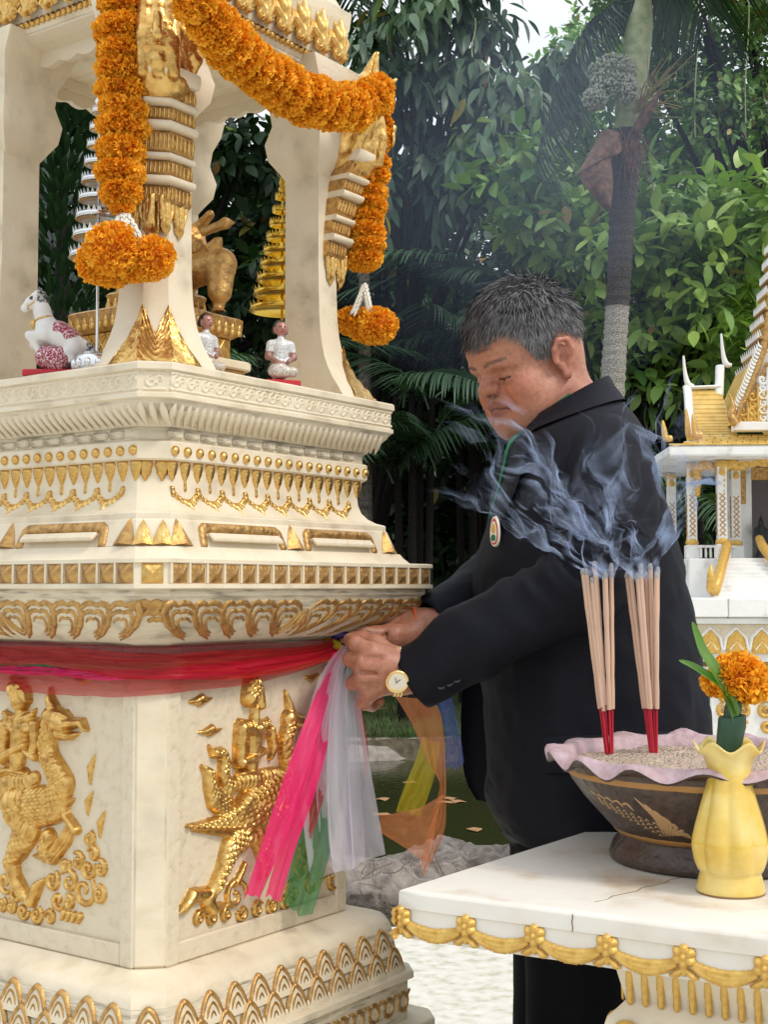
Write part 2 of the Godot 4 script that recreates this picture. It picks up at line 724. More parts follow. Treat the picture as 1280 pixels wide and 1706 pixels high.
	tri_tex(rim, ntex(0.03, [[0.0, lin(0.38, 0.23, 0.23)], [0.5, lin(0.50, 0.36, 0.39)], [1.0, lin(0.58, 0.47, 0.55)]], 5, 512, 62), 4.0, fine, 0.2)
	mat("ochre_band", lin(0.42, 0.21, 0.06), 0.5)
	mat("etched_tan", lin(0.46, 0.28, 0.13), 0.6)
	var sand := mat("ash_sand", Color.WHITE, 0.9)
	tri_tex(sand, ntex(0.12, [[0.0, lin(0.22, 0.16, 0.12)], [0.45, lin(0.52, 0.40, 0.31)], [1.0, lin(0.74, 0.62, 0.51)]], 4, 512, 63), 7.0, fine, 0.8)
	var vase := mat("yellow_glaze", Color.WHITE, 0.06)
	tri_tex(vase, ntex(0.006, [[0.0, lin(0.62, 0.34, 0.03)], [0.45, lin(0.70, 0.46, 0.06)], [0.62, lin(0.76, 0.56, 0.14)], [1.0, lin(0.82, 0.70, 0.34)]], 5, 512, 64), 3.5)
	vase.clearcoat_enabled = true
	vase.clearcoat = 0.6
	vase.clearcoat_roughness = 0.05
	mat("vase_foot", lin(0.30, 0.17, 0.05), 0.6)
	mat("leaf_wrap", lin(0.020, 0.065, 0.035), 0.4)
	var blade := mat("blade_leaf", lin(0.09, 0.20, 0.03), 0.4)
	blade.backlight_enabled = true
	blade.backlight = Color(0.3, 0.5, 0.1)
	mat("incense", lin(0.62, 0.42, 0.31), 0.85)
	mat("incense_red", lin(0.50, 0.012, 0.035), 0.5)
	mat("incense_ash", lin(0.35, 0.33, 0.32), 0.95)
	var ground := mat("patio_concrete", Color.WHITE, 0.85)
	tri_tex(ground, ntex(0.012, [[0.0, lin(0.40, 0.39, 0.29)], [0.30, lin(0.54, 0.52, 0.43)], [0.42, lin(0.60, 0.58, 0.50)], [0.6, lin(0.64, 0.62, 0.56)], [1.0, lin(0.70, 0.68, 0.63)]], 7, 1024, 71), 1.2, fine, 0.3)
	var earth := mat("earth", Color.WHITE, 0.95)
	tri_tex(earth, ntex(0.02, [[0.0, lin(0.03, 0.025, 0.015)], [0.5, lin(0.09, 0.075, 0.045)], [1.0, lin(0.16, 0.13, 0.08)]], 6, 512, 72), 0.8, fine, 2.0)
	var rock := mat("rock", Color.WHITE, 0.9)
	tri_tex(rock, ntex(0.02, [[0.0, lin(0.06, 0.05, 0.045)], [0.5, lin(0.22, 0.185, 0.16)], [1.0, lin(0.40, 0.35, 0.31)]], 6, 512, 73), 1.5, fine, 1.5)
	var bank := mat("bank_concrete", Color.WHITE, 0.9)
	tri_tex(bank, ntex(0.02, [[0.0, lin(0.13, 0.11, 0.09)], [0.5, lin(0.30, 0.26, 0.23)], [1.0, lin(0.42, 0.38, 0.34)]], 6, 512, 74), 1.0, fine, 1.0)
	var pond := mat("pond_water", lin(0.030, 0.036, 0.012), 0.06)
	pond.uv1_triplanar = true
	pond.uv1_world_triplanar = true
	pond.uv1_scale = Vector3.ONE * 1.2
	pond.heightmap_enabled = true
	pond.heightmap_texture = ntex(0.02, [[0.0, Color.BLACK], [1.0, Color.WHITE]], 3, 512, 75)
	pond.heightmap_scale = 0.12
	for l in [["leaf_any", 0.42], ["grass_blade", 0.6], ["frond", 0.38]]:
		var lm := mat(l[0], Color.WHITE, l[1])
		lm.vertex_color_use_as_albedo = true
		lm.backlight_enabled = true
		lm.backlight = Color(0.5, 0.6, 0.25)
	mat("bark", lin(0.07, 0.055, 0.04), 0.9)
	tri_tex(M["bark"], ntex(0.03, [[0.0, lin(0.025, 0.02, 0.015)], [0.6, lin(0.10, 0.08, 0.06)], [1.0, lin(0.2, 0.17, 0.13)]], 5, 512, 76), 2.0, fine, 1.0)
	mat("pale_bark", Color.WHITE, 0.9)
	tri_tex(M["pale_bark"], ntex(0.04, [[0.0, lin(0.10, 0.085, 0.07)], [0.45, lin(0.24, 0.22, 0.19)], [0.65, lin(0.46, 0.45, 0.41)], [1.0, lin(0.6, 0.6, 0.56)]], 5, 512, 77), 3.0, fine, 0.8)
	mat("dark_bark", Color.WHITE, 0.9)
	tri_tex(M["dark_bark"], ntex(0.04, [[0.0, lin(0.012, 0.010, 0.009)], [0.6, lin(0.05, 0.042, 0.036)], [0.75, lin(0.12, 0.10, 0.09)], [1.0, lin(0.35, 0.34, 0.31)]], 5, 512, 78), 3.0, fine, 0.8)
	mat("crownshaft", Color.WHITE, 0.45)
	tri_tex(M["crownshaft"], ntex(0.02, [[0.0, lin(0.20, 0.26, 0.10)], [0.5, lin(0.33, 0.38, 0.18)], [1.0, lin(0.48, 0.50, 0.30)]], 4, 256, 79), 2.0)
	mat("dry_sheath", Color.WHITE, 0.85)
	tri_tex(M["dry_sheath"], ntex(0.02, [[0.0, lin(0.05, 0.03, 0.02)], [0.5, lin(0.16, 0.09, 0.06)], [1.0, lin(0.34, 0.20, 0.13)]], 5, 256, 80), 2.5, fine, 0.6)
	mat("palm_flower", lin(0.34, 0.36, 0.28), 0.8)
	mat("twig", lin(0.30, 0.22, 0.10), 0.8)
	mat("dry_leaf", lin(0.36, 0.20, 0.09), 0.8)
	mat("dark_statue", lin(0.02, 0.022, 0.025), 0.3, 0.4)
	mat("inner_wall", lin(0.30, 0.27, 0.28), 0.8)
	mat("roof_tile", Color.WHITE, 0.4)
	tri_tex(M["roof_tile"], ntex(0.03, [[0.0, lin(0.55, 0.33, 0.06)], [0.5, lin(0.74, 0.50, 0.13)], [1.0, lin(0.82, 0.60, 0.22)]], 4, 256, 81), 2.0)
	var sk := mat("smoke_wisp", Color(0.78, 0.84, 0.96), 0.9)
	sk.transparency = BaseMaterial3D.TRANSPARENCY_ALPHA
	sk.vertex_color_use_as_albedo = true
	sk.backlight_enabled = true
	sk.backlight = Color(0.9, 0.95, 1.0)


# ================= the near spirit house =================
const CH := 0.03
var shrine: Node3D


func oct(a: float, y: float, c := CH) -> PackedVector3Array:
	var b := a - c
	return PackedVector3Array([Vector3(a, y, -b), Vector3(a, y, b), Vector3(b, y, a), Vector3(-b, y, a), Vector3(-a, y, b), Vector3(-a, y, -b), Vector3(-b, y, -a), Vector3(b, y, -a)])


func tier(par: Node, nm: String, prof: Array, m: Material, c := CH, smooth := false, label := "") -> MeshInstance3D:
	var g := G.new()
	for s in 8:
		var rows := []
		for p in prof:
			var o := oct(p.x, p.y, c)
			var a := o[s]
			var b := o[(s + 1) % 8]
			var row := PackedVector3Array()
			var n := 7 if s % 2 == 0 else 2
			for k in n:
				var q := a.lerp(b, float(k) / (n - 1))
				# hand-made plaster: edges are never quite straight
				var w := noise.get_noise_3d(q.x * 14.0, q.y * 14.0, q.z * 14.0) * 0.0011
				row.append(q + Vector3(q.x, 0, q.z).normalized() * w + Vector3(0, w * 0.6, 0))
			rows.append(row)
		if smooth:
			g.grid(rows)
		else:
			for i in rows.size() - 1:
				g.grid([rows[i], rows[i + 1]])
	g.fan(oct(prof[0].x, prof[0].y, c))
	g.fan(oct(prof[prof.size() - 1].x, prof[prof.size() - 1].y, c), true)
	return part(par, nm, g.done(), m, Transform3D(), label)


func face(k: int, u: float, y: float, a: float, lean := 0.0, c := CH) -> Transform3D:
	var n: Vector3 = [Vector3(1, 0, 0), Vector3(0, 0, 1), Vector3(1, 0, 1).normalized()][k]
	var r := Vector3.UP.cross(n)
	var dist := a if k < 2 else (2.0 * a - c) / sqrt(2.0)
	var b := Basis(r, Vector3.UP, n)
	return Transform3D(b * Basis(Vector3.RIGHT, lean), n * dist + r * u + Vector3(0, y, 0))


func pyramid(w: float, h: float, z: float) -> ArrayMesh:
	var g := G.new()
	var q := [Vector3(-w, -h, 0), Vector3(w, -h, 0), Vector3(w, h, 0), Vector3(-w, h, 0)]
	var t := Vector3(0.0, 0.0, z)
	g.st.set_smooth_group(-1)
	for i in 4:
		g.tri(t, q[(i + 1) % 4], q[i])
		g.flat(q[i], q[(i + 1) % 4], q[(i + 1) % 4] - Vector3(0, 0, 0.004), q[i] - Vector3(0, 0, 0.004))
	return g.done()


func spirit_house() -> void:
	shrine = thing("spirit_house", "tall white and gold spirit house on a square pedestal, right beside the man", "spirit house", Vector3(-0.3428, 0, -2.002), deg_to_rad(-35.5))
	var S := shrine
	var V := func(list: Array) -> Array:
		var o := []
		for i in range(0, list.size(), 2):
			o.append(Vector2(list[i], list[i + 1]))
		return o
	tier(S, "shelf", V.call([0.268, 1.4507, 0.270, 1.4485, 0.270, 1.441, 0.2662, 1.439, 0.2655, 1.413, 0.2687, 1.411, 0.2687, 1.406, 0.2660, 1.4045]), M.cream_paint)
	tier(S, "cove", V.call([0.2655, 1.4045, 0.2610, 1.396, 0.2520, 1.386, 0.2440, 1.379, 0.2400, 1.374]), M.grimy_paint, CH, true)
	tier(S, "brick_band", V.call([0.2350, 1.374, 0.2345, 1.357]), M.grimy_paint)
	tier(S, "bead_strip", V.call([0.2380, 1.357, 0.2400, 1.355, 0.2400, 1.334, 0.2380, 1.332]), M.cream_paint)
	tier(S, "pendant_frieze", V.call([0.2300, 1.332, 0.2290, 1.31, 0.2300, 1.295, 0.2335, 1.283, 0.2405, 1.2735, 0.2500, 1.2675, 0.2570, 1.265]), M.cream_paint, CH, true)
	tier(S, "triangle_band", V.call([0.2580, 1.265, 0.2600, 1.263, 0.2600, 1.256, 0.2615, 1.254, 0.2730, 1.2215]), M.cream_paint)
	tier(S, "sloping_ledge", V.call([0.2760, 1.2215, 0.2775, 1.219, 0.2800, 1.2150, 0.2880, 1.2060]), M.cream_paint, CH, true)
	tier(S, "square_band", V.call([0.3095, 1.2065, 0.3115, 1.2050, 0.3115, 1.2005, 0.3085, 1.2000, 0.3085, 1.1755, 0.3115, 1.1750, 0.3115, 1.1700, 0.3095, 1.1685]), M.cream_paint)
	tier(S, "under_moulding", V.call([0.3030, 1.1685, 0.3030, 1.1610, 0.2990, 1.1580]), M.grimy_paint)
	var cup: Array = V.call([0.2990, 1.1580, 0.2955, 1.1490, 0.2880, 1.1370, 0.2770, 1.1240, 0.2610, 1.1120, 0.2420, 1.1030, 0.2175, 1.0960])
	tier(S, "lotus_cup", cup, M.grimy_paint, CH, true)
	tier(S, "pedestal_core", V.call([0.2105, 1.097, 0.2105, 0.690]), M.panel_paint, 0.026)
	tier(S, "base_shoulder", V.call([0.2200, 0.6920, 0.2240, 0.6900, 0.2500, 0.6820, 0.2590, 0.6780, 0.2645, 0.6720, 0.2665, 0.6630]), M.cream_paint, CH, true)
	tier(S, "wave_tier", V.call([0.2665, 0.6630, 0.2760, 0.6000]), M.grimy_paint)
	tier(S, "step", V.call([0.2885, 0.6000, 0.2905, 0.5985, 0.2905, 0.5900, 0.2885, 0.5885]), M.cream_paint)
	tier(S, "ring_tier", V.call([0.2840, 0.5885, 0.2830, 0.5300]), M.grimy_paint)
	tier(S, "step", V.call([0.3110, 0.5300, 0.3130, 0.5280, 0.3130, 0.5060, 0.3080, 0.5040, 0.3080, 0.3000]), M.cream_paint)
	tier(S, "step", V.call([0.3500, 0.3000, 0.3520, 0.2980, 0.3520, 0.1500]), M.cream_paint)
	tier(S, "step", V.call([0.4000, 0.1500, 0.4020, 0.1480, 0.4020, -0.02]), M.cream_paint)
	# frame round each pedestal panel
	for k in 4:
		var g := G.new()
		var t := Transform3D(Basis(UP, PI / 2 * k), Vector3.ZERO)
		for s in [-1.0, 1.0]:
			g.box(Vector3(s * 0.1755, 0.893, 0.2140), Vector3(0.023, 0.402, 0.0072), 0.002, t)
		g.box(Vector3(0, 0.7060, 0.2140), Vector3(0.328, 0.027, 0.0070), 0.002, t)
		g.box(Vector3(0, 1.0780, 0.2140), Vector3(0.328, 0.032, 0.0070), 0.002, t)
		part(S, "panel_frame", g.done(), M.panel_paint)
		g = G.new()
		var t2 := Transform3D(Basis(UP, PI / 2 * k + PI / 4), Vector3.ZERO)
		g.box(Vector3(0, 0.893, 0.2800), Vector3(0.0430, 0.402, 0.0140), 0.004, t2)
		part(S, "corner_strip", g.done(), M.cream_paint)
	# --- shelf scrolls ---
	var rl := Relief.new(Vector2(-0.014, -0.013), Vector2(0.014, 0.013), 0.0011)
	rl.spiral(Vector2(-0.004, -0.001), 0.0085, 0.0018, 0.0035, 1.2, 1.2, 1.0)
	rl.spiral(Vector2(0.0065, 0.002), 0.0062, 0.0016, 0.0035, 1.1, -2.0, -1.0)
	rl.stroke([Vector2(-0.013, 0.0095), Vector2(-0.004, 0.011), Vector2(0.005, 0.0095), Vector2(0.013, 0.011)], [0.0016, 0.002, 0.0018, 0.0016], 0.0032)
	rl.stroke([Vector2(-0.013, -0.010), Vector2(0.013, -0.010)], [0.0015], 0.0025)
	var scroll := rl.mesh()
	for k in 2:
		for i in 18:
			part(S, "scroll_motif", scroll, M.cream_paint, face(k, -0.2245 + i * 0.0264, 1.4262, 0.2659))
	part(S, "scroll_motif", scroll, M.cream_paint, face(2, 0, 1.4262, 0.2659))
	# --- acanthus ribs on the cove ---
	var g1 := G.new()
	var rp := []
	var rw := []
	for i in 7:
		var t := i / 6.0
		rp.append(Vector3(0.010 * t * t - 0.004, -0.0275 * t, -0.0035 - 0.019 * pow(t, 1.3)))
		rw.append(0.0052 * sin(PI * (0.15 + 0.8 * t)))
	g1.tube(rp, rw, 6, true, 0.7)
	var rib := g1.done()
	for k in 2:
		for i in 34:
			part(S, "acanthus_leaf", rib, M.cream_paint, face(k, -0.222 + i * 0.0134, 1.4015, 0.2655))
	for i in 3:
		part(S, "acanthus_leaf", rib, M.cream_paint, face(2, -0.0135 + i * 0.0134, 1.4015, 0.2655))
	# --- worn bricks ---
	for v in 3:
		pass
	var bricks := []
	for v in 3:
		var gb := G.new()
		gb.box(Vector3(0, 0, 0), Vector3(0.026 + v * 0.002, 0.0115 - v * 0.001, 0.007), 0.0025)
		bricks.append(gb.done())
	for k in 2:
		var u := -0.198
		var i := 0
		while u < 0.198:
			part(S, "brick", bricks[i % 3], M.grimy_paint, face(k, u, 1.3655 + 0.0008 * sin(i * 2.3), 0.2352, 0.05 * sin(i * 1.7)))
			u += 0.0305
			i += 1
	# --- beads ---
	var gd := G.new()
	gd.ball(Vector3.ZERO, Vector3(0.0066, 0.0066, 0.0055), 12, 8)
	var bead := gd.done()
	for k in 2:
		for i in 19:
			part(S, "gold_bead", bead, M.gold_paint, face(k, -0.2035 + i * 0.0226, 1.3440, 0.2405))
	# --- drops and swags ---
	rl = Relief.new(Vector2(-0.012, -0.030), Vector2(0.012, 0.002), 0.0011)
	rl.stroke([Vector2(0, -0.004), Vector2(0, -0.012), Vector2(0, -0.022)], [0.0095, 0.0068, 0.0018], 0.0052)
	rl.stroke([Vector2(-0.006, -0.003), Vector2(0, -0.018), Vector2(0.006, -0.003)], [0.0018], 0.0066)
	var drop := rl.mesh()
	rl = Relief.new(Vector2(-0.027, -0.062), Vector2(0.027, -0.020), 0.0011)
	rl.stroke([Vector2(0, -0.021), Vector2(0, -0.032)], [0.0018, 0.0028], 0.004)
	for i in 9:
		var t := (i - 4) / 4.0
		rl.stroke([Vector2(t * 0.0245, -0.034 - 0.014 * (1.0 - t * t)), Vector2(t * 0.0245 + 0.001, -0.037 - 0.015 * (1.0 - t * t))], [0.0038, 0.0022], 0.005)
	rl.stroke([Vector2(0, -0.050), Vector2(0, -0.057)], [0.0045, 0.0015], 0.006)
	rl.stroke([Vector2(-0.024, -0.032), Vector2(-0.024, -0.038)], [0.004], 0.006)
	rl.stroke([Vector2(0.024, -0.032), Vector2(0.024, -0.038)], [0.004], 0.006)
	var pf: Array = V.call([1.25, 0.2570, 1.265, 0.2570, 1.2675, 0.2500, 1.2735, 0.2405, 1.283, 0.2335, 1.295, 0.2300, 1.31, 0.2290, 1.34, 0.2300])
	var pfl := []
	for q in pf:
		pfl.append([q.x, q.y])
	var swag := rl.mesh(func(p: Vector3) -> Vector3: return Vector3(p.x, p.y, p.z + lookup(pfl, 1.3285 + p.y) - 0.2295))
	for k in 2:
		for i in 18:
			part(S, "gold_drop", drop, M.gold_paint, face(k, -0.197 + i * 0.0232, 1.3305, 0.2297))
			if i % 2 == 1 and i < 17:
				part(S, "gold_swag", swag, M.gold_paint, face(k, -0.197 + i * 0.0232, 1.3285, 0.2295))
	for s in [-0.0105, 0.0105]:
		part(S, "gold_drop", drop, M.gold_paint, face(2, s, 1.3305, 0.2297))
	# --- triangle band: framed recesses and pointed leaves ---
	var lean := -0.36
	rl = Relief.new(Vector2(-0.090, -0.020), Vector2(0.090, 0.014), 0.0012)
	rl.stroke([Vector2(-0.078, -0.016), Vector2(-0.0745, 0.003), Vector2(-0.068, 0.0065), Vector2(0.068, 0.0065), Vector2(0.0745, 0.003), Vector2(0.078, -0.016)], [0.0058, 0.0062, 0.0068, 0.0068, 0.0062, 0.0058], 0.004)
	var frame := rl.mesh()
	var gs := G.new()
	gs.box(Vector3(0, -0.010, 0.001), Vector3(0.138, 0.014, 0.006), 0.002, Transform3D(Basis(Vector3.RIGHT, -0.5), Vector3.ZERO))
	var sill := gs.done()
	var leaf := pyramid_leaf(0.0185, 0.036, 0.008)
	for k in 2:
		for s in [-0.105, 0.105]:
			var f := part(S, "gold_frame", frame, M.worn_gold, face(k, s, 1.2405, 0.2673, lean))
			part(f, "sill", sill, M.panel_paint)
		part(S, "gold_leaf_point", leaf, M.worn_gold, face(k, 0, 1.2230, 0.2742, lean))
		for s in [-0.222, 0.222]:
			part(S, "gold_leaf_point", leaf, M.worn_gold, face(k, s, 1.2230, 0.2742, lean))
	for s in [-0.012, 0.012]:
		part(S, "gold_leaf_point", leaf, M.gold_paint, face(2, s, 1.2230, 0.2742, lean) * Transform3D(Basis().scaled(Vector3(0.72, 0.95, 0.8)), Vector3.ZERO))
	# --- the band of gold squares ---
	var sq := [pyramid(0.0126, 0.0118, 0.0058), pyramid(0.0122, 0.0114, 0.0066)]
	var gv := G.new()
	gv.box(Vector3.ZERO, Vector3(0.0036, 0.025, 0.006), 0.001)
	var bar := gv.done()
	for k in 2:
		for i in 18:
			part(S, "gold_square", sq[(i * 7 + k) % 2], M.worn_gold, face(k, -0.2635 + i * 0.0310, 1.1878, 0.3092))
			part(S, "divider", bar, M.cream_paint, face(k, -0.2790 + i * 0.0310, 1.1878, 0.3093))
	part(S, "gold_square", sq[0], M.gold_paint, face(2, 0, 1.1878, 0.3092))
	# --- petals carved on the cup ---
	var cl := []
	for q in cup:
		cl.push_front([q.y, q.x])
	for k in 2:
		for i in 10:
			var u0 := -0.246 + i * 0.0500 if i < 5 else 0.246 - (9 - i) * 0.0500
			var mir := 1.0 if (i < 5) else -1.0
			cup_petal(S, k, u0, mir, cl)
		cup_bud(S, k, 0.0, cl)
	cup_petal(S, 2, -0.002, 1.0, cl, 0.6)
	# --- waves on the base ---
	var wave_c := Relief.new(Vector2(-0.027, -0.004), Vector2(0.027, 0.036), 0.0012)
	wave_c.stroke([Vector2(0, 0.002), Vector2(0, 0.014)], [0.026, 0.014], 0.0035)
	wave_c.stroke([Vector2(0, 0.014), Vector2(0, 0.031)], [0.014, 0.003], 0.0035)
	var wave := wave_c.mesh()
	var arc_c := Relief.new(Vector2(-0.027, -0.004), Vector2(0.027, 0.038), 0.0010)
	for q in [[0.0230, 0.033], [0.0142, 0.0215], [0.0062, 0.0108]]:
		var pl := []
		for i in 13:
			var t := (i - 6) / 6.0
			pl.append(Vector2(q[0] * t * (1.0 - 0.12 * t * t), q[1] * (1.0 - pow(absf(t), 1.7))))
		arc_c.stroke(pl, [0.0008, 0.0026, 0.0032, 0.0034, 0.0035, 0.0037, 0.0039, 0.0037, 0.0035, 0.0034, 0.0032, 0.0026, 0.0008], 0.0060)
	var arcs := arc_c.mesh()
	var tl := -atan2(0.0095, 0.063)
	for k in 2:
		for row in [1, 0]:
			for i in 11 + row:
				var u: float = -0.2300 + i * 0.0460 - row * 0.023
				if absf(u) > 0.244:
					continue
				var w := part(S, "wave_scale", wave, M.cream_paint, face(k, u, 0.6035 + row * 0.0275, 0.2762 - row * 0.0042 + (1 - row) * 0.0012, tl))
				part(w, "gold_arcs", arcs, M.worn_gold)
	for row in [1, 0]:
		var w := part(S, "wave_scale", wave, M.cream_paint, face(2, 0, 0.6035 + row * 0.0275, 0.2762 - row * 0.0042 + (1 - row) * 0.0012, tl) * Transform3D(Basis().scaled(Vector3(0.8, 1, 1)), Vector3.ZERO))
		part(w, "gold_arcs", arcs, M.worn_gold)
	# --- small rings on the tier below ---
	rl = Relief.new(Vector2(-0.019, -0.021), Vector2(0.019, 0.021), 0.0011)
	var ring := []
	for i in 17:
		ring.append(Vector2(cos(TAU * i / 16.0) * 0.011, sin(TAU * i / 16.0) * 0.0125))
	rl.stroke(ring, [0.0028], 0.0045)
	rl.stroke([Vector2(-0.016, 0.013), Vector2(-0.010, 0.008)], [0.002, 0.003], 0.004)
	rl.stroke([Vector2(0.016, 0.013), Vector2(0.010, 0.008)], [0.002, 0.003], 0.004)
	var rg := rl.mesh()
	for k in 2:
		for i in 14:
			part(S, "gold_ring", rg, M.worn_gold, face(k, -0.241 + i * 0.0371, 0.558, 0.2838))
	panel_reliefs(S)
	# --- columns, eave and roof ---
	pillar(S, 0.165, 0.165, 1, 1, true)
	pillar(S, 0.165, -0.172, 1, -1, true)
	pillar(S, -0.138, 0.168, -1, 1, false)
	pillar(S, -0.140, -0.170, -1, -1, false)
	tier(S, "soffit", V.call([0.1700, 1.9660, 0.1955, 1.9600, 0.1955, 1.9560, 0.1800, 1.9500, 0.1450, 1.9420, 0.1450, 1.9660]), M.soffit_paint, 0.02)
	var gc := G.new()
	gc.box(Vector3(0, 1.972, 0), Vector3(0.36, 0.012, 0.36))
	for i in 4:
		gc.box(Vector3(0, 1.964, -0.12 + i * 0.08), Vector3(0.3, 0.008, 0.006))
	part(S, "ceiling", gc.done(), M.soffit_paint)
	for k in 4:
		var t := Transform3D(Basis(UP, PI / 2 * k), Vector3.ZERO)
		var rows := []
		for s in [-1.0, 1.0]:
			var top := PackedVector3Array()
			var bot := PackedVector3Array()
			for i in 41:
				var u := -0.150 + 0.300 * i / 40.0
				var e := absf(u) / 0.150
				var y := 1.930 - 0.030 * pow(e, 5.0) - 0.006 * absf(sin(u * 78.0))
				top.append(t * Vector3(u, 1.962, 0.156 + s * 0.006))
				bot.append(t * Vector3(u, y, 0.156 + s * 0.005))
			if s < 0:
				rows.append(top)
				rows.append(bot)
			else:
				rows.append(bot)
				rows.append(top)
		var gv2 := G.new()
		for i in 3:
			gv2.grid([rows[i], rows[i + 1]])
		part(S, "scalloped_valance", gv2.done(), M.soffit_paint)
	tier(S, "roof_edge", V.call([0.205, 2.065, 0.2150, 2.060, 0.2130, 2.040, 0.2010, 1.975, 0.1990, 1.966, 0.1955, 1.9605]), M.cream_paint, 0.012)
	tier(S, "roof", V.call([0.06, 2.42, 0.10, 2.30, 0.13, 2.22, 0.17, 2.14, 0.205, 2.064]), M.cream_paint, 0.012)
	var ge := G.new()
	ge.ball(Vector3.ZERO, Vector3(0.0058, 0.0058, 0.0052), 8, 6)
	var eb := ge.done()
	rl = Relief.new(Vector2(-0.024, -0.036), Vector2(0.024, 0.040), 0.0014)
	for s in [-1.0, 1.0]:
		rl.stroke([Vector2(0, -0.030), Vector2(s * 0.008, -0.014), Vector2(s * 0.018, -0.004), Vector2(s * 0.019, 0.008)], [0.003, 0.006, 0.005, 0.0015], 0.008)
		rl.stroke([Vector2(0, -0.012), Vector2(s * 0.007, 0.002), Vector2(s * 0.013, 0.018), Vector2(s * 0.011, 0.028)], [0.003, 0.006, 0.0045, 0.001], 0.010)
		rl.spiral(Vector2(s * 0.012, -0.022), 0.007, 0.0022, 0.008, 1.2, 0.5, s)
	rl.stroke([Vector2(0, -0.032), Vector2(0, 0.0), Vector2(0, 0.022), Vector2(0, 0.038)], [0.003, 0.007, 0.0058, 0.0008], 0.012)
	var em := rl.mesh()
	for k in 2:
		for i in 9:
			part(S, "gold_eave_leaf", em, M.gold_paint, face(k, -0.176 + i * 0.044, 2.012, 0.2080, -0.17) * Transform3D(Basis().scaled(Vector3(1.0, 1.15, 1.4)), Vector3.ZERO))
		for i in 36:
			part(S, "gold_bead", eb, M.gold_paint, face(k, -0.192 + i * 0.0110, 1.9715, 0.2010))


func pyramid_leaf(w: float, h: float, z: float) -> ArrayMesh:
	var g := G.new()
	g.st.set_smooth_group(-1)
	var prev := []
	for i in 7:
		var t := i / 6.0
		var hw := w * pow(1.0 - t, 0.8) + 0.0002
		var q := [Vector3(-hw, h * t, -0.0005), Vector3(0, h * t, z * pow(1.0 - t, 0.5)), Vector3(hw, h * t, -0.0005)]
		if prev.size():
			for j in 2:
				g.flat(prev[j], prev[j + 1], q[j + 1], q[j])
		else:
			g.tri(q[0], q[2], q[1])
		prev = q
	return g.done()


func cup_map(k: int, u0: float, cl: Array) -> Callable:
	# v runs down the cup: y 0 is its upper edge
	return func(p: Vector3) -> Vector3:
		var y: float = 1.158 + p.y
		var a := lookup(cl, y)
		var a2 := lookup(cl, y + 0.004)
		var sl := Vector2(0.004, -(a2 - a)).normalized()
		var u: float = (u0 + p.x) * a / 0.285 if k < 2 else (u0 + p.x)
		var f := face(k, u, y, a)
		return f.origin + f.basis.z * p.z * sl.x + Vector3(0, p.z * sl.y, 0)


func cup_petal(S: Node, k: int, u0: float, mir: float, cl: Array, wide := 1.0) -> void:
	var g := Relief.new(Vector2(-0.040, -0.060), Vector2(0.040, 0.0), 0.0013)
	for q in [[1.0, 0.0], [0.70, 0.0085], [0.42, 0.0165]]:
		var s: float = q[0]
		var o: float = q[1]
		var P := func(x: float, y: float) -> Vector2: return Vector2((x * s + o * 0.75) * mir * wide, y * s - o * 1.15 - 0.006)
		if k == 2:
			g.stroke([P.call(-0.034, -0.004), P.call(-0.012, 0.0), P.call(0.0, -0.003), P.call(0.012, 0.0), P.call(0.034, -0.004)], [0.0042 * s + 0.001], 0.0045)
			continue
		g.stroke([P.call(0.026, -0.047), P.call(0.004, -0.039), P.call(-0.012, -0.026), P.call(-0.0185, -0.012), P.call(-0.015, -0.003), P.call(-0.006, 0.0), P.call(0.003, -0.003)], [0.0008, 0.0020 * s + 0.0005, 0.0034 * s + 0.0006, 0.0042 * s + 0.0006, 0.0038 * s + 0.0005, 0.0030 * s + 0.0005, 0.0022 * s + 0.0005], 0.0036)
		g.stroke([P.call(0.002, -0.003), P.call(0.011, 0.0), P.call(0.021, -0.001), P.call(0.031, -0.006), P.call(0.038, -0.012)], [0.0022 * s + 0.0005, 0.0032 * s + 0.0005, 0.0030 * s + 0.0005, 0.0024 * s + 0.0005, 0.001], 0.0036)
	part(S, "gold_petal", g.mesh(cup_map(k, u0, cl)), M.worn_gold)


func cup_bud(S: Node, k: int, u0: float, cl: Array) -> void:
	var g := Relief.new(Vector2(-0.030, -0.060), Vector2(0.030, 0.0), 0.0013)
	for s in [-1.0, 1.0]:
		g.stroke([Vector2(s * 0.020, -0.050), Vector2(s * 0.012, -0.034), Vector2(s * 0.003, -0.016)], [0.001, 0.0036, 0.001], 0.0045)
		g.stroke([Vector2(s * 0.027, -0.044), Vector2(s * 0.020, -0.030), Vector2(s * 0.013, -0.020)], [0.001, 0.003, 0.001], 0.0045)
	g.stroke([Vector2(0, -0.048), Vector2(0, -0.034), Vector2(0, -0.020)], [0.001, 0.0045, 0.001], 0.005)
	part(S, "gold_petal", g.mesh(cup_map(k, u0, cl)), M.worn_gold)


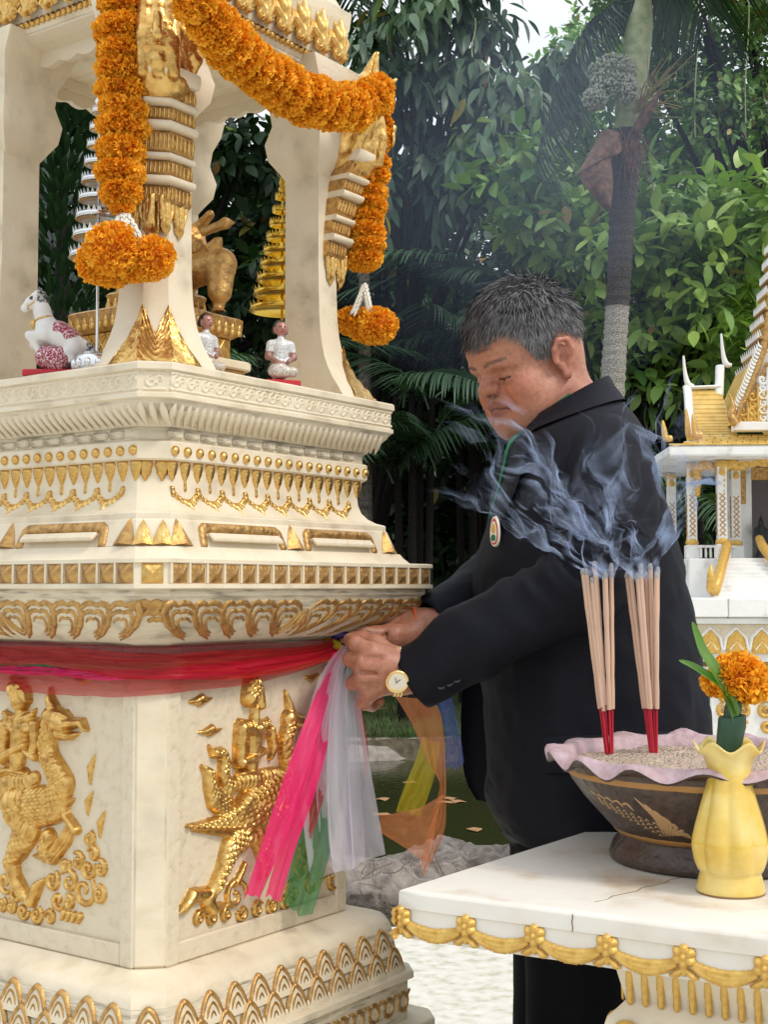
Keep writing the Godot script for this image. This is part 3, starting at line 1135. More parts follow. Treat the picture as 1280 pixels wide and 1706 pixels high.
func pillar(S: Node, px: float, pz: float, sx: int, sz: int, naga: bool) -> void:
	var P := Node3D.new()
	P.name = "pillar"
	S.add_child(P, true)
	P.position = Vector3(px, 0, pz)
	var b := Basis(Vector3(sx, 0, 0), UP, Vector3(0, 0, sz))
	var t := Transform3D(b, Vector3.ZERO)
	# section: outer sides flare to o, inner sides stay at 0.036
	var sect := func(y: float, o: float, ch: float, inn := 0.031) -> PackedVector3Array:
		var q := PackedVector3Array([Vector3(o, y, -inn), Vector3(o, y, o - ch), Vector3(o - ch, y, o), Vector3(-inn, y, o), Vector3(-inn, y, -inn)])
		for i in q.size():
			q[i] = t * q[i]
		return q
	var solid := func(rows: Array) -> ArrayMesh:
		var g := G.new()
		for s in 5:
			var rr := []
			for r in rows:
				rr.append(PackedVector3Array([r[s], r[s].lerp(r[(s + 1) % 5], 0.5), r[(s + 1) % 5]]))
			g.grid(rr)
		g.fan(rows[0], true)
		g.fan(rows[rows.size() - 1])
		return g.done()
	var foot := [[1.4505, 0.084], [1.458, 0.080], [1.472, 0.070], [1.490, 0.057], [1.515, 0.046], [1.545, 0.039], [1.58, 0.036], [1.66, 0.034]]
	var rows := []
	for i in 22:
		var y := lerpf(1.4505, 1.80, i / 21.0)
		rows.append(sect.call(y, lookup(foot, y), 0.022 + 0.25 * (lookup(foot, y) - 0.034)))
	part(P, "shaft", solid.call(rows), M.cream_paint)
	rows = []
	for q in [[1.795, 0.031], [1.805, 0.037], [1.825, 0.050], [1.850, 0.054], [1.868, 0.049], [1.880, 0.046], [1.905, 0.049], [1.930, 0.060], [1.966, 0.072]]:
		rows.append(sect.call(q[0], minf(q[1], 0.058), 0.020, q[1]))
	part(P, "capital", solid.call(rows), M.cream_paint)
	# gold leaves climbing the foot
	var gl := G.new()
	for s in 3:
		var grid := []
		for i in 19:
			var row := PackedVector3Array()
			for j in 13:
				var u := j / 12.0
				var top := 0.088 * pow(u, 0.8) if s == 0 else 0.088 * pow(1.0 - u, 0.8) if s == 2 else 0.088 - 0.042 * (1.0 - absf(u * 2.0 - 1.0))
				var y := 1.4515 + maxf(top, 0.002) * i / 18.0
				var o := lookup(foot, y) + 0.0022
				var r: PackedVector3Array = sect.call(y, o, 0.022 + 0.25 * (o - 0.0362))
				var f := 0.36 + 0.64 * u if s == 0 else 0.64 * u if s == 2 else u
				var bump := 0.0020 * sin((i * 1.3 + (j if s != 1 else -absf(j - 6.0))) * 1.6)
				row.append(r[s].lerp(r[s + 1], f) + t.basis * Vector3(1, 0, 1).normalized() * bump)
			grid.append(row)
		gl.grid(grid)
	part(P, "gold_foot_leaf", gl.done(), M.gold_paint)
	if not naga:
		return
	# banded naga neck, leaning out along the corner
	var lean_at := func(y: float) -> Vector3:
		var q := maxf(0.0, (y - 1.66) / 0.2)
		return b * Vector3(1, 0, 1).normalized() * 0.050 * q * q
	var y := 1.672
	var bands := [[0.024, 0.0440, 1], [0.010, 0.0520, 0], [0.021, 0.0460, 1], [0.008, 0.0510, 0], [0.028, 0.0480, 1], [0.010, 0.0550, 0], [0.018, 0.0490, 1], [0.008, 0.0550, 0], [0.020, 0.0500, 1], [0.018, 0.0580, 0]]
	for q in bands:
		var rr := []
		for e in [[0.0, -0.003], [0.12, 0.0], [0.5, 0.0012], [0.88, 0.0], [1.0, -0.003]]:
			var yy: float = y + q[0] * e[0]
			var r: PackedVector3Array = sect.call(yy, q[1] + e[1], 0.024, 0.020)
			for i in r.size():
				r[i] += lean_at.call(yy)
			rr.append(r)
		var bn := part(P, "gold_band" if q[2] else "white_band", solid.call(rr), M.worn_gold if q[2] else M.cream_paint)
		if q[2] and q[0] > 0.015:
			# fluting on the gold bands
			var gf := G.new()
			for s in 3:
				for i in 6:
					var f := (i + 0.5) / 6.0
					var a: PackedVector3Array = sect.call(y + q[0] * 0.2, q[1] + 0.0012, 0.024, 0.020)
					var d: PackedVector3Array = sect.call(y + q[0] * 0.8, q[1] + 0.0012, 0.024, 0.020)
					gf.tube([a[s].lerp(a[s + 1], f) + lean_at.call(y + q[0] * 0.2), d[s].lerp(d[s + 1], f) + lean_at.call(y + q[0] * 0.8)], [0.0019, 0.0014], 5)
			part(bn, "fluting", gf.done(), M.gold_paint)
		y += q[0]
	# leaf collar under the bands
	var rl := Relief.new(Vector2(-0.013, -0.050), Vector2(0.013, 0.006), 0.0013)
	rl.stroke([Vector2(0, 0.002), Vector2(0, -0.012), Vector2(0, -0.034), Vector2(0, -0.046)], [0.006, 0.011, 0.008, 0.001], 0.006, 3, 0.005)
	for s in [-1.0, 1.0]:
		rl.stroke([Vector2(s * 0.010, 0.003), Vector2(s * 0.009, -0.016), Vector2(s * 0.002, -0.040)], [0.003, 0.003, 0.001], 0.008)
	var leafm := rl.mesh()
	var collar := [[Vector3(1, 0, 0), -0.020], [Vector3(1, 0, 0), 0.005], [Vector3(1, 0, 1).normalized(), 0.0], [Vector3(0, 0, 1), -0.005], [Vector3(0, 0, 1), 0.020]]
	for q in collar:
		var n: Vector3 = b * q[0]
		var r := UP.cross(n)
		var dist := 0.0375 if absf(n.x) > 0.9 or absf(n.z) > 0.9 else 0.0390
		var sgn := float(sx * sz)
		part(P, "gold_collar_leaf", leafm, M.gold_paint, Transform3D(Basis(r, UP, n), n * dist + r * q[1] * sgn + Vector3(0, 1.677, 0)))
	# head
	var f := Field.new()
	f.cell = 0.0032
	var top := y
	var dg := Vector3(1, 0, 1).normalized()
	var sd := Vector3(1, 0, -1).normalized()
	var Q := func(o: float, h: float, w := 0.0) -> Vector3: return dg * (0.045 + o) + sd * w + Vector3(0, top + h, 0)
	f.cap(Q.call(0.010, -0.004), Q.call(0.026, 0.045), 0.045, 0.038, 0.02)
	f.cap(Q.call(0.030, 0.040), Q.call(0.066, 0.030), 0.028, 0.016, 0.015)
	f.cap(Q.call(0.066, 0.034), Q.call(0.080, 0.052), 0.013, 0.006, 0.008)
	f.cap(Q.call(0.022, 0.010), Q.call(0.056, 0.002), 0.020, 0.010, 0.01)
	f.cap(Q.call(0.024, 0.060), Q.call(0.030, 0.115), 0.030, 0.018, 0.012)
	f.cap(Q.call(0.032, 0.085), Q.call(0.085, 0.130), 0.014, 0.003, 0.008)
	f.cap(Q.call(0.026, 0.100), Q.call(0.052, 0.170), 0.015, 0.003, 0.008)
	for s in [-1.0, 1.0]:
		f.ell(Q.call(0.050, 0.052, s * 0.020), Vector3.ONE * 0.0105, 0.003)
		f.chain([Q.call(0.030, 0.030, s * 0.038), Q.call(0.034, 0.052, s * 0.046), Q.call(0.024, 0.072, s * 0.044), Q.call(0.020, 0.098, s * 0.034)], [0.011, 0.013, 0.010, 0.003], 0.004)
		f.chain([Q.call(0.014, 0.005, s * 0.040), Q.call(0.020, 0.022, s * 0.048), Q.call(0.012, 0.038, s * 0.050)], [0.010, 0.010, 0.004], 0.004)
		f.chain([Q.call(0.038, 0.062, s * 0.012), Q.call(0.046, 0.085, s * 0.022), Q.call(0.042, 0.112, s * 0.026), Q.call(0.050, 0.135, s * 0.020)], [0.006, 0.009, 0.007, 0.002], 0.003)
		for i in 4:
			f.cap(Q.call(0.048 + i * 0.008, 0.022, s * (0.022 - i * 0.003)), Q.call(0.052 + i * 0.008, 0.012, s * (0.020 - i * 0.003)), 0.0045, 0.002, 0.002)
	for i in 7:
		var h := -0.006 + i * 0.012
		f.cap(Q.call(0.050 - i * 0.001, h, -0.020), Q.call(0.050 - i * 0.001, h, 0.020), 0.0035, 0.0035, 0.002)
	for s in [-1.0, 0.0, 1.0]:
		f.chain([Q.call(0.052, -0.012, s * 0.020), Q.call(0.058, 0.030, s * 0.019), Q.call(0.050, 0.075, s * 0.016), Q.call(0.046, 0.120, s * 0.020), Q.call(0.050, 0.160, s * 0.026)], [0.0085, 0.0095, 0.0105, 0.0085, 0.003], 0.003)
		for i in 8:
			f.groove(Q.call(0.072, 0.012 + i * 0.011, s * 0.020 - 0.012), Q.call(0.072, 0.012 + i * 0.011, s * 0.020 + 0.012), 0.0050, 0.003)
	for s in [-1.0, 1.0]:
		for i in 5:
			f.chain([Q.call(0.010 + i * 0.006, 0.050 + i * 0.014, s * 0.036), Q.call(0.016 + i * 0.006, 0.058 + i * 0.014, s * 0.043), Q.call(0.012 + i * 0.006, 0.068 + i * 0.014, s * 0.040)], [0.005, 0.0055, 0.002], 0.002)
	var hm := join_fields([f.surface(Vector3(-0.04, top - 0.06, -0.04), Vector3(0.16, top + 0.19, 0.16))])
	part(P, "naga_head", hm, M.gold_paint, Transform3D(b, Vector3.ZERO))


# the gilded rider on a swan-like bird, one on each visible panel; outlines are laid on the panel's own plane
func panel_reliefs(S: Node) -> void:
	var inv: Transform3D = S.transform.affine_inverse()
	for k in 2:
		var n: Vector3 = S.transform.basis * [Vector3(1, 0, 0), Vector3(0, 0, 1)][k]
		var o: Vector3 = S.transform * (Vector3([0.2107, 0.0][k], 0.9, [0.0, 0.2107][k]))
		var g := Relief.new(Vector2(-0.165, 0.72), Vector2(0.165, 1.062), 0.0013)
		var U := func(x: float, y: float) -> Vector2:
			var w: Vector3 = inv * ray_plane(x, y, o, n)
			return Vector2(-w.z if k == 0 else w.x, w.y)
		var X := func(s: String) -> Array:
			var out := []
			for q in s.split(" "):
				var e := q.split(",")
				out.append(U.call(float(e[0]), float(e[1])))
			return out
		var curl := func(x: float, y: float, r: float, a: float, d: float) -> void:
			g.spiral(U.call(x, y), r, 0.0042, 0.009, 1.25, a, d)
		if k == 0:
			# rider
			g.stroke(X.call("411,1120 414,1140"), [0.003, 0.007], 0.012)
			g.stroke(X.call("414,1138 412,1160"), [0.013, 0.015], 0.018, 1, 0.005)
			g.stroke(X.call("424,1148 428,1175"), [0.010, 0.008], 0.016)
			g.stroke(X.call("421,1180 420,1205"), [0.0065, 0.008], 0.013)
			g.stroke(X.call("396,1200 412,1206 425,1212 440,1204 444,1196"), [0.003, 0.006, 0.008, 0.006, 0.002], 0.016, 2, 0.003)
			g.stroke(X.call("402,1214 420,1220 438,1222"), [0.008, 0.012, 0.008], 0.015)
			g.stroke(X.call("420,1226 416,1252 414,1282"), [0.017, 0.013, 0.010], 0.015)
			g.stroke(X.call("404,1222 424,1234 436,1222"), [0.002, 0.0035, 0.002], 0.020, 2, 0.003)
			g.stroke(X.call("397,1212 394,1240 392,1268"), [0.0105, 0.0085, 0.0075], 0.017)
			g.stroke(X.call("393,1270 412,1262 432,1250"), [0.009, 0.0075, 0.006], 0.020)
			g.stroke(X.call("448,1215 453,1240 448,1262"), [0.007, 0.009, 0.004], 0.012)
			g.stroke(X.call("390,1238 402,1238"), [0.004], 0.021)
			g.stroke(X.call("396,1290 412,1288 426,1292"), [0.007, 0.010, 0.006], 0.016, 3, 0.005)
			g.stroke(X.call("380,1312 398,1302 420,1300 445,1292 470,1288"), [0.008, 0.013, 0.015, 0.012, 0.009], 0.016, 2, 0.004)
			# tail
			g.stroke(X.call("346,1243 354,1254 366,1254 370,1268 368,1290 376,1312"), [0.002, 0.007, 0.008, 0.009, 0.010, 0.013], 0.012, 1, 0.004)
			g.stroke(X.call("334,1276 344,1288 347,1308 356,1330 372,1342"), [0.002, 0.008, 0.011, 0.016, 0.018], 0.012, 1, 0.004)
			# wing
			for i in 5:
				g.stroke(X.call("%d,%d %d,%d %d,%d" % [310 + i * 15, 1376 - i * 3, 385 + i * 4, 1370 - i * 10, 470, 1340 - i * 14]), [0.002, 0.0095, 0.0085], 0.018 + i * 0.001, 2, 0.005)
			g.stroke(X.call("320,1380 380,1382 440,1372 470,1352"), [0.004, 0.010, 0.012, 0.012], 0.015, 3, 0.005)
			# body, chest, neck and head of the bird
			g.stroke(X.call("400,1345 440,1360 468,1350"), [0.018, 0.028, 0.026], 0.016, 1, 0.006)
			g.stroke(X.call("468,1345 484,1310 474,1265 470,1235 478,1205"), [0.024, 0.018, 0.013, 0.012, 0.013], 0.017, 1, 0.005)
			g.stroke(X.call("473,1150 478,1172 482,1195"), [0.001, 0.006, 0.009], 0.013)
			g.stroke(X.call("478,1198 492,1200 504,1208"), [0.015, 0.012, 0.006], 0.018)
			# legs
			g.stroke(X.call("400,1392 380,1412 366,1448 352,1480"), [0.022, 0.017, 0.011, 0.010], 0.016, 1, 0.005)
			g.stroke(X.call("352,1478 342,1500 350,1514 368,1506"), [0.010, 0.011, 0.009, 0.003], 0.014)
			g.stroke(X.call("340,1488 318,1492 304,1512 292,1523"), [0.009, 0.010, 0.007, 0.001], 0.012)
			g.stroke(X.call("430,1390 440,1430 432,1455"), [0.020, 0.014, 0.008], 0.014, 1, 0.005)
			g.stroke(X.call("392,1470 405,1440"), [0.006, 0.004], 0.010)
			for q in [[390, 1492, 0.024, 0.0], [486, 1486, 0.018, 1.0], [500, 1445, 0.014, 2.0], [520, 1470, 0.02, 0.4], [540, 1440, 0.022, 2.6], [556, 1465, 0.018, 1.5], [330, 1530, 0.010, 0.0], [352, 1528, 0.009, 2.0], [376, 1522, 0.010, 1.0], [402, 1520, 0.010, 3.0], [428, 1514, 0.011, 0.6], [452, 1508, 0.011, 2.4], [474, 1504, 0.010, 1.2], [505, 1420, 0.012, 1.8]]:
				curl.call(q[0], q[1], q[2], q[3], 1.0)
			for q in [[333, 1166], [349, 1217]]:
				g.stroke(X.call("%d,%d %d,%d %d,%d" % [q[0] - 19, q[1] + 3, q[0] - 8, q[1] + 2, q[0] + 3, q[1] - 3]), [0.001, 0.004, 0.006], 0.008)
				g.stroke(X.call("%d,%d %d,%d %d,%d" % [q[0] - 2, q[1] + 4, q[0] + 8, q[1] + 1, q[0] + 19, q[1] - 3]), [0.005, 0.004, 0.001], 0.008)
			g.stroke(X.call("508,1128 518,1130 528,1124"), [0.001, 0.005, 0.003], 0.008)
		else:
			g.stroke(X.call("26,1128 30,1150"), [0.005, 0.013], 0.014)
			g.stroke(X.call("34,1148 40,1170"), [0.016, 0.013], 0.018, 1, 0.005)
			g.stroke(X.call("46,1152 50,1166"), [0.008, 0.006], 0.018)
			g.stroke(X.call("40,1176 38,1192"), [0.008, 0.009], 0.013)
			g.stroke(X.call("10,1186 20,1196 38,1200 54,1194 61,1182"), [0.003, 0.007, 0.010, 0.007, 0.002], 0.016, 2, 0.003)
			g.stroke(X.call("14,1206 38,1212 62,1208"), [0.009, 0.014, 0.009], 0.015)
			g.stroke(X.call("38,1216 34,1246 32,1276"), [0.020, 0.015, 0.012], 0.015)
			g.stroke(X.call("16,1212 38,1228 60,1212"), [0.002, 0.004, 0.002], 0.020, 2, 0.003)
			g.stroke(X.call("12,1210 10,1240 10,1258"), [0.012, 0.010, 0.009], 0.017)
			g.stroke(X.call("10,1262 32,1250 50,1240"), [0.010, 0.008, 0.006], 0.020)
			g.stroke(X.call("64,1206 66,1236 60,1258"), [0.009, 0.009, 0.006], 0.016)
			g.stroke(X.call("66,1260 50,1250"), [0.007, 0.005], 0.019)
			g.stroke(X.call("2,1290 20,1284 44,1288"), [0.010, 0.012, 0.008], 0.016, 3, 0.005)
			g.stroke(X.call("-6,1316 20,1306 50,1304 60,1296"), [0.014, 0.018, 0.016, 0.010], 0.015, 2, 0.004)
			# the bird's neck, head and beak
			g.stroke(X.call("56,1345 92,1340 108,1305 88,1262 84,1238 90,1210"), [0.030, 0.026, 0.020, 0.015, 0.013, 0.015], 0.018, 1, 0.005)
			g.stroke(X.call("87,1145 88,1166 96,1186"), [0.001, 0.007, 0.010], 0.014)
			g.stroke(X.call("92,1196 108,1204"), [0.019, 0.016], 0.020)
			g.stroke(X.call("108,1206 128,1204 140,1203 147,1216"), [0.011, 0.007, 0.006, 0.003], 0.018)
			g.stroke(X.call("104,1222 120,1226 132,1222"), [0.009, 0.006, 0.002], 0.016)
			g.stroke(X.call("96,1184 112,1188 122,1196"), [0.003, 0.005, 0.002], 0.022)
			g.stroke(X.call("108,1204 114,1204"), [0.005], 0.024)
			# thigh, shank and feet
			g.stroke(X.call("34,1340 36,1352"), [0.028, 0.026], 0.022, 1, 0.006)
			g.stroke(X.call("48,1380 36,1410 24,1436"), [0.025, 0.018, 0.010], 0.017, 1, 0.005)
			g.stroke(X.call("22,1434 30,1462 42,1486"), [0.012, 0.011, 0.010], 0.016)
			g.stroke(X.call("40,1486 56,1502 66,1476 74,1466"), [0.010, 0.008, 0.008, 0.003], 0.014)
			g.stroke(X.call("84,1396 78,1412"), [0.014, 0.012], 0.013, 1, 0.005)
			g.stroke(X.call("62,1426 90,1426 112,1398 120,1380"), [0.004, 0.012, 0.010, 0.008], 0.014, 3, 0.006)
			g.stroke(X.call("130,1382 112,1356 112,1340 124,1332"), [0.007, 0.006, 0.006, 0.002], 0.014)
			for q in [[10, 1470, 0.016, 0.0], [26, 1488, 0.014, 2.0], [88, 1466, 0.014, 1.0], [116, 1468, 0.017, 2.6], [141, 1484, 0.022, 0.8], [166, 1490, 0.012, 1.6], [98, 1500, 0.013, 0.2], [116, 1502, 0.009, 2.0], [62, 1524, 0.012, 1.0], [84, 1528, 0.010, 3.0], [40, 1518, 0.011, 0.0], [20, 1510, 0.010, 2.0], [4, 1506, 0.010, 1.0], [131, 1434, 0.012, 2.2], [148, 1448, 0.013, 0.5], [168, 1446, 0.011, 1.8], [150, 1396, 0.009, 1.2], [156, 1422, 0.010, 2.8], [110, 1440, 0.009, 0.4]]:
				curl.call(q[0], q[1], q[2], q[3], -1.0)
			for q in [[154, 1284, 10], [150, 1340, 8], [170, 1376, 9]]:
				g.stroke(X.call("%d,%d %d,%d %d,%d" % [q[0] + 5, q[1] - q[2] * 2.6, q[0] - 2, q[1] - q[2] * 0.6, q[0] - 3, q[1] + q[2] * 2.2]), [0.001, 0.0055, 0.001], 0.008)
			g.stroke(X.call("126,1132 140,1136 152,1130"), [0.002, 0.005, 0.002], 0.008)
			for i in 4:
				g.stroke(X.call("%d,%d %d,%d" % [108 + i * 9, 1520 + i * 2, 104 + i * 9, 1530 + i * 2]), [0.005, 0.003], 0.009)
		var map := func(p: Vector3) -> Vector3: return (face(k, p.x, p.y, 0.2107 + p.z)).origin
		part(S, "gilded_rider_relief", g.mesh(map), M.gold_paint)


# ================= ground, pond, trees =================
func ground_h(x: float, d: float) -> float:
	var e := pow(pow(absf(x + 3.6) / 4.9, 4.0) + pow(absf(d - 8.5) / 3.3, 4.0), 0.25)
	var h := -0.01 - 0.02 * clampf((d - 4.6) * 2.0, 0.0, 1.0) - 0.13 * smoothstep(10.0, 11.6, d) + clampf((d - 12.1) * 0.05, 0.0, 0.14)
	if d > 4.6:
		h += 0.03 * noise.get_noise_2d(x * 0.6, d * 0.6)
		h -= 0.75 * smoothstep(1.02, 0.88, e)
	if d > 13.0:
		h += (d - 13.0) * 0.012
	return h


func leaf_mesh(w: float, tip: float, fold := 0.16, bend := 0.18) -> ArrayMesh:
	# unit-long leaf along +z, two folded halves
	var g := G.new()
	var rows := []
	var n := 5
	for i in n + 1:
		var t := float(i) / n
		var hw := w * pow(sin(PI * pow(clampf(t, 0.02, 0.995), tip)), 0.8)
		var y := -bend * t * t
		rows.append(PackedVector3Array([Vector3(-hw, y + hw * fold, t), Vector3(0, y, t), Vector3(hw, y + hw * fold, t)]))
	g.grid(rows)
	return g.done()


func sprig_xforms(out: Array, c: Vector3, r: Vector3, twigs: int, per: int, size: float, droop: float) -> void:
	for i in twigs:
		var d := Vector3(rng.randfn(), rng.randfn() * 0.9 + 0.25, rng.randfn()).normalized()
		var p := c + d * r * rng.randf_range(0.45, 1.0)
		var ax := (d + Vector3(rng.randfn(), rng.randfn(), rng.randfn()) * 0.35 + Vector3(0, -droop * 0.6, 0)).normalized()
		var sx := ax.cross(UP)
		sx = (sx if sx.length() > 0.05 else Vector3.RIGHT).normalized()
		var sy := sx.cross(ax)
		var len := size * per * 0.28
		for k in per:
			var a := k * 2.4 + rng.randf() * 0.5
			var t := float(k) / per
			var z := (ax * (0.25 + 0.5 * t) + (sx * cos(a) + sy * sin(a)) * (1.0 - 0.4 * t) + Vector3(0, -droop, 0)).normalized()
			var n := (UP + d * 0.5 + Vector3(rng.randfn(), 0, rng.randfn()) * 0.35)
			n = (n - z * n.dot(z)).normalized()
			var x := n.cross(z)
			var s := size * (0.55 + 0.65 * pow(rng.randf(), 0.7))
			out.append(Transform3D(Basis(x * s, n * s, z * s), p + ax * len * (t - 0.5)))


# clumps: [px, py, depth, radius_x, radius_y] in photo pixels and metres
const BK := 1.75


func leafy(nm: String, label: String, cat: String, group: String, base: Vector3, trunk_r: float, clumps: Array, lm: Mesh, size: float, twigs: int, per: int, droop: float, c0: Color, c1: Color, own := 0) -> Node3D:
	base *= BK
	base.y = ground_h(base.x, -base.z) - 0.05
	size *= BK
	trunk_r *= BK
	var T := thing(nm, label, cat, base, 0.0, group)
	var xs := []
	var mid := Vector3.ZERO
	var cs := []
	for q in clumps:
		var c := at(q[0], q[1], q[2] * BK)
		cs.append(c)
		mid += c / clumps.size()
		sprig_xforms(xs, c - base, Vector3(q[3], q[4], q[3]) * BK, int(twigs * q[3] * q[4] * 10.0) + 3, per, size, droop)
	var cols := []
	for x in xs:
		var p: Vector3 = x.origin
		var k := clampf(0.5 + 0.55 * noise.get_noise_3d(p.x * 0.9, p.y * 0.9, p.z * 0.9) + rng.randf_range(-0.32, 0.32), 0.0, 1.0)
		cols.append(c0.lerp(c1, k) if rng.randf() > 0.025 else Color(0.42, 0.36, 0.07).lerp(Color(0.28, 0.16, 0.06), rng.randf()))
	# a few of the nearest leaves stand as parts of their own
	var order := []
	for i in xs.size():
		order.append([xs[i].origin.z, i])
	order.sort_custom(func(a, b): return a[0] > b[0])
	var shades := []
	for i in 4:
		var key := "%s_%d" % [nm, i]
		var m: StandardMaterial3D = M["leaf_any"].duplicate()
		m.vertex_color_use_as_albedo = false
		m.albedo_color = c0.lerp(c1, 0.25 + 0.22 * i).linear_to_srgb()
		shades.append(m)
	var used := {}
	for i in mini(own, order.size()):
		var k: int = order[i][1]
		used[k] = true
		part(T, "leaf", lm, shades[i % 4], xs[k])
	var rest := []
	var rc := []
	for i in xs.size():
		if not used.has(i):
			rest.append(xs[i])
			rc.append(cols[i])
	many(T, "crown", lm, M.leaf_any, rest, rc, "stuff")
	var g := G.new()
	var top := mid - base
	var fork := Vector3(top.x * 0.35, top.y * 0.45, top.z * 0.35)
	var tp := curve([Vector3.ZERO, Vector3(fork.x * 0.3, fork.y * 0.5, fork.z * 0.4), fork, top], 14)
	var tr := []
	for i in 14:
		tr.append(trunk_r * (1.15 - 0.8 * i / 13.0))
	g.tube(tp, tr, 9)
	part(T, "trunk", g.done(), M.bark)
	g = G.new()
	for c in cs:
		var s: Vector3 = tp[4 + rng.randi() % 8]
		var e: Vector3 = c - base
		var m := (s + e) * 0.5 + Vector3(0, 0.12 * (e - s).length(), 0)
		g.tube(curve([s, m, e], 7), [trunk_r * 0.42, trunk_r * 0.36, trunk_r * 0.3, trunk_r * 0.24, trunk_r * 0.18, trunk_r * 0.12, trunk_r * 0.06], 5)
	part(T, "limbs", g.done(), M.bark)
	return T


func frond_mesh(length: float, arch: float, leaf: float, pairs: int, hang: float, sd: int, c0: Color, c1: Color) -> ArrayMesh:
	# rachis leaves the origin along +z and up, bends over; narrow leaflets on both sides
	var r := RandomNumberGenerator.new()
	r.seed = sd
	var g := G.new()
	var pts := []
	for i in 13:
		var t := i / 12.0
		pts.append(Vector3(0.05 * sin(t * 3.0 + sd), length * (0.62 * t - arch * t * t), length * (0.35 * t + 0.65 * t * t * 0.9)))
	var rr := []
	for i in 13:
		rr.append(0.012 * (1.0 - 0.85 * i / 12.0))
	g.st.set_color(c1)
	g.tube(pts, rr, 5)
	for i in pairs:
		var t := 0.14 + 0.86 * i / (pairs - 1.0)
		var f := t * 12.0
		var k := mini(int(f), 11)
		var p: Vector3 = pts[k].lerp(pts[k + 1], f - k)
		var ax: Vector3 = (pts[k + 1] - pts[k]).normalized()
		for s in [-1.0, 1.0]:
			var sd2 = Vector3.RIGHT * s
			var ln := leaf * (0.55 + 0.6 * sin(PI * (0.12 + 0.8 * t))) * r.randf_range(0.85, 1.1)
			var dirv = (sd2 * 0.85 + ax * (0.55 + 0.5 * t) + Vector3(0, 0.18 - 0.1 * t + r.randf_range(-0.12, 0.12), 0)).normalized()
			var w := ln * 0.026 + 0.004
			var rows := []
			var cr := []
			var col := c0.lerp(c1, r.randf())
			for j in 5:
				var u := j / 4.0
				var q = p + dirv * ln * u + Vector3(0, -hang * ln * u * u, 0)
				var hw := w * (1.0 - pow(u, 2.5)) * (0.5 + minf(u * 3.0, 0.5)) + 0.0006
				var side = dirv.cross(UP).normalized()
				rows.append(PackedVector3Array([q - side * hw + UP * hw * 0.5, q, q + side * hw + UP * hw * 0.5]))
				cr.append(PackedColorArray([col, col, col]))
			g.grid(rows, false, cr)
	return g.done()


func blob(r: Vector3, rough: float, sd: float, seg := 18) -> ArrayMesh:
	var g := G.new()
	var rows := []
	for i in seg / 2 + 1:
		var ph := PI * i / (seg / 2)
		var ring := PackedVector3Array()
		for s in seg:
			var a := TAU * s / seg
			var d := Vector3(cos(a) * sin(ph), cos(ph), sin(a) * sin(ph))
			var k := 1.0 + rough * (noise.get_noise_3d(d.x * 1.3 + sd, d.y * 1.3, d.z * 1.3) + 0.5 * noise.get_noise_3d(d.x * 3.5, d.y * 3.5 + sd, d.z * 3.5))
			ring.append(d * r * k)
		rows.append(ring)
	g.grid(rows, true)
	return g.done()


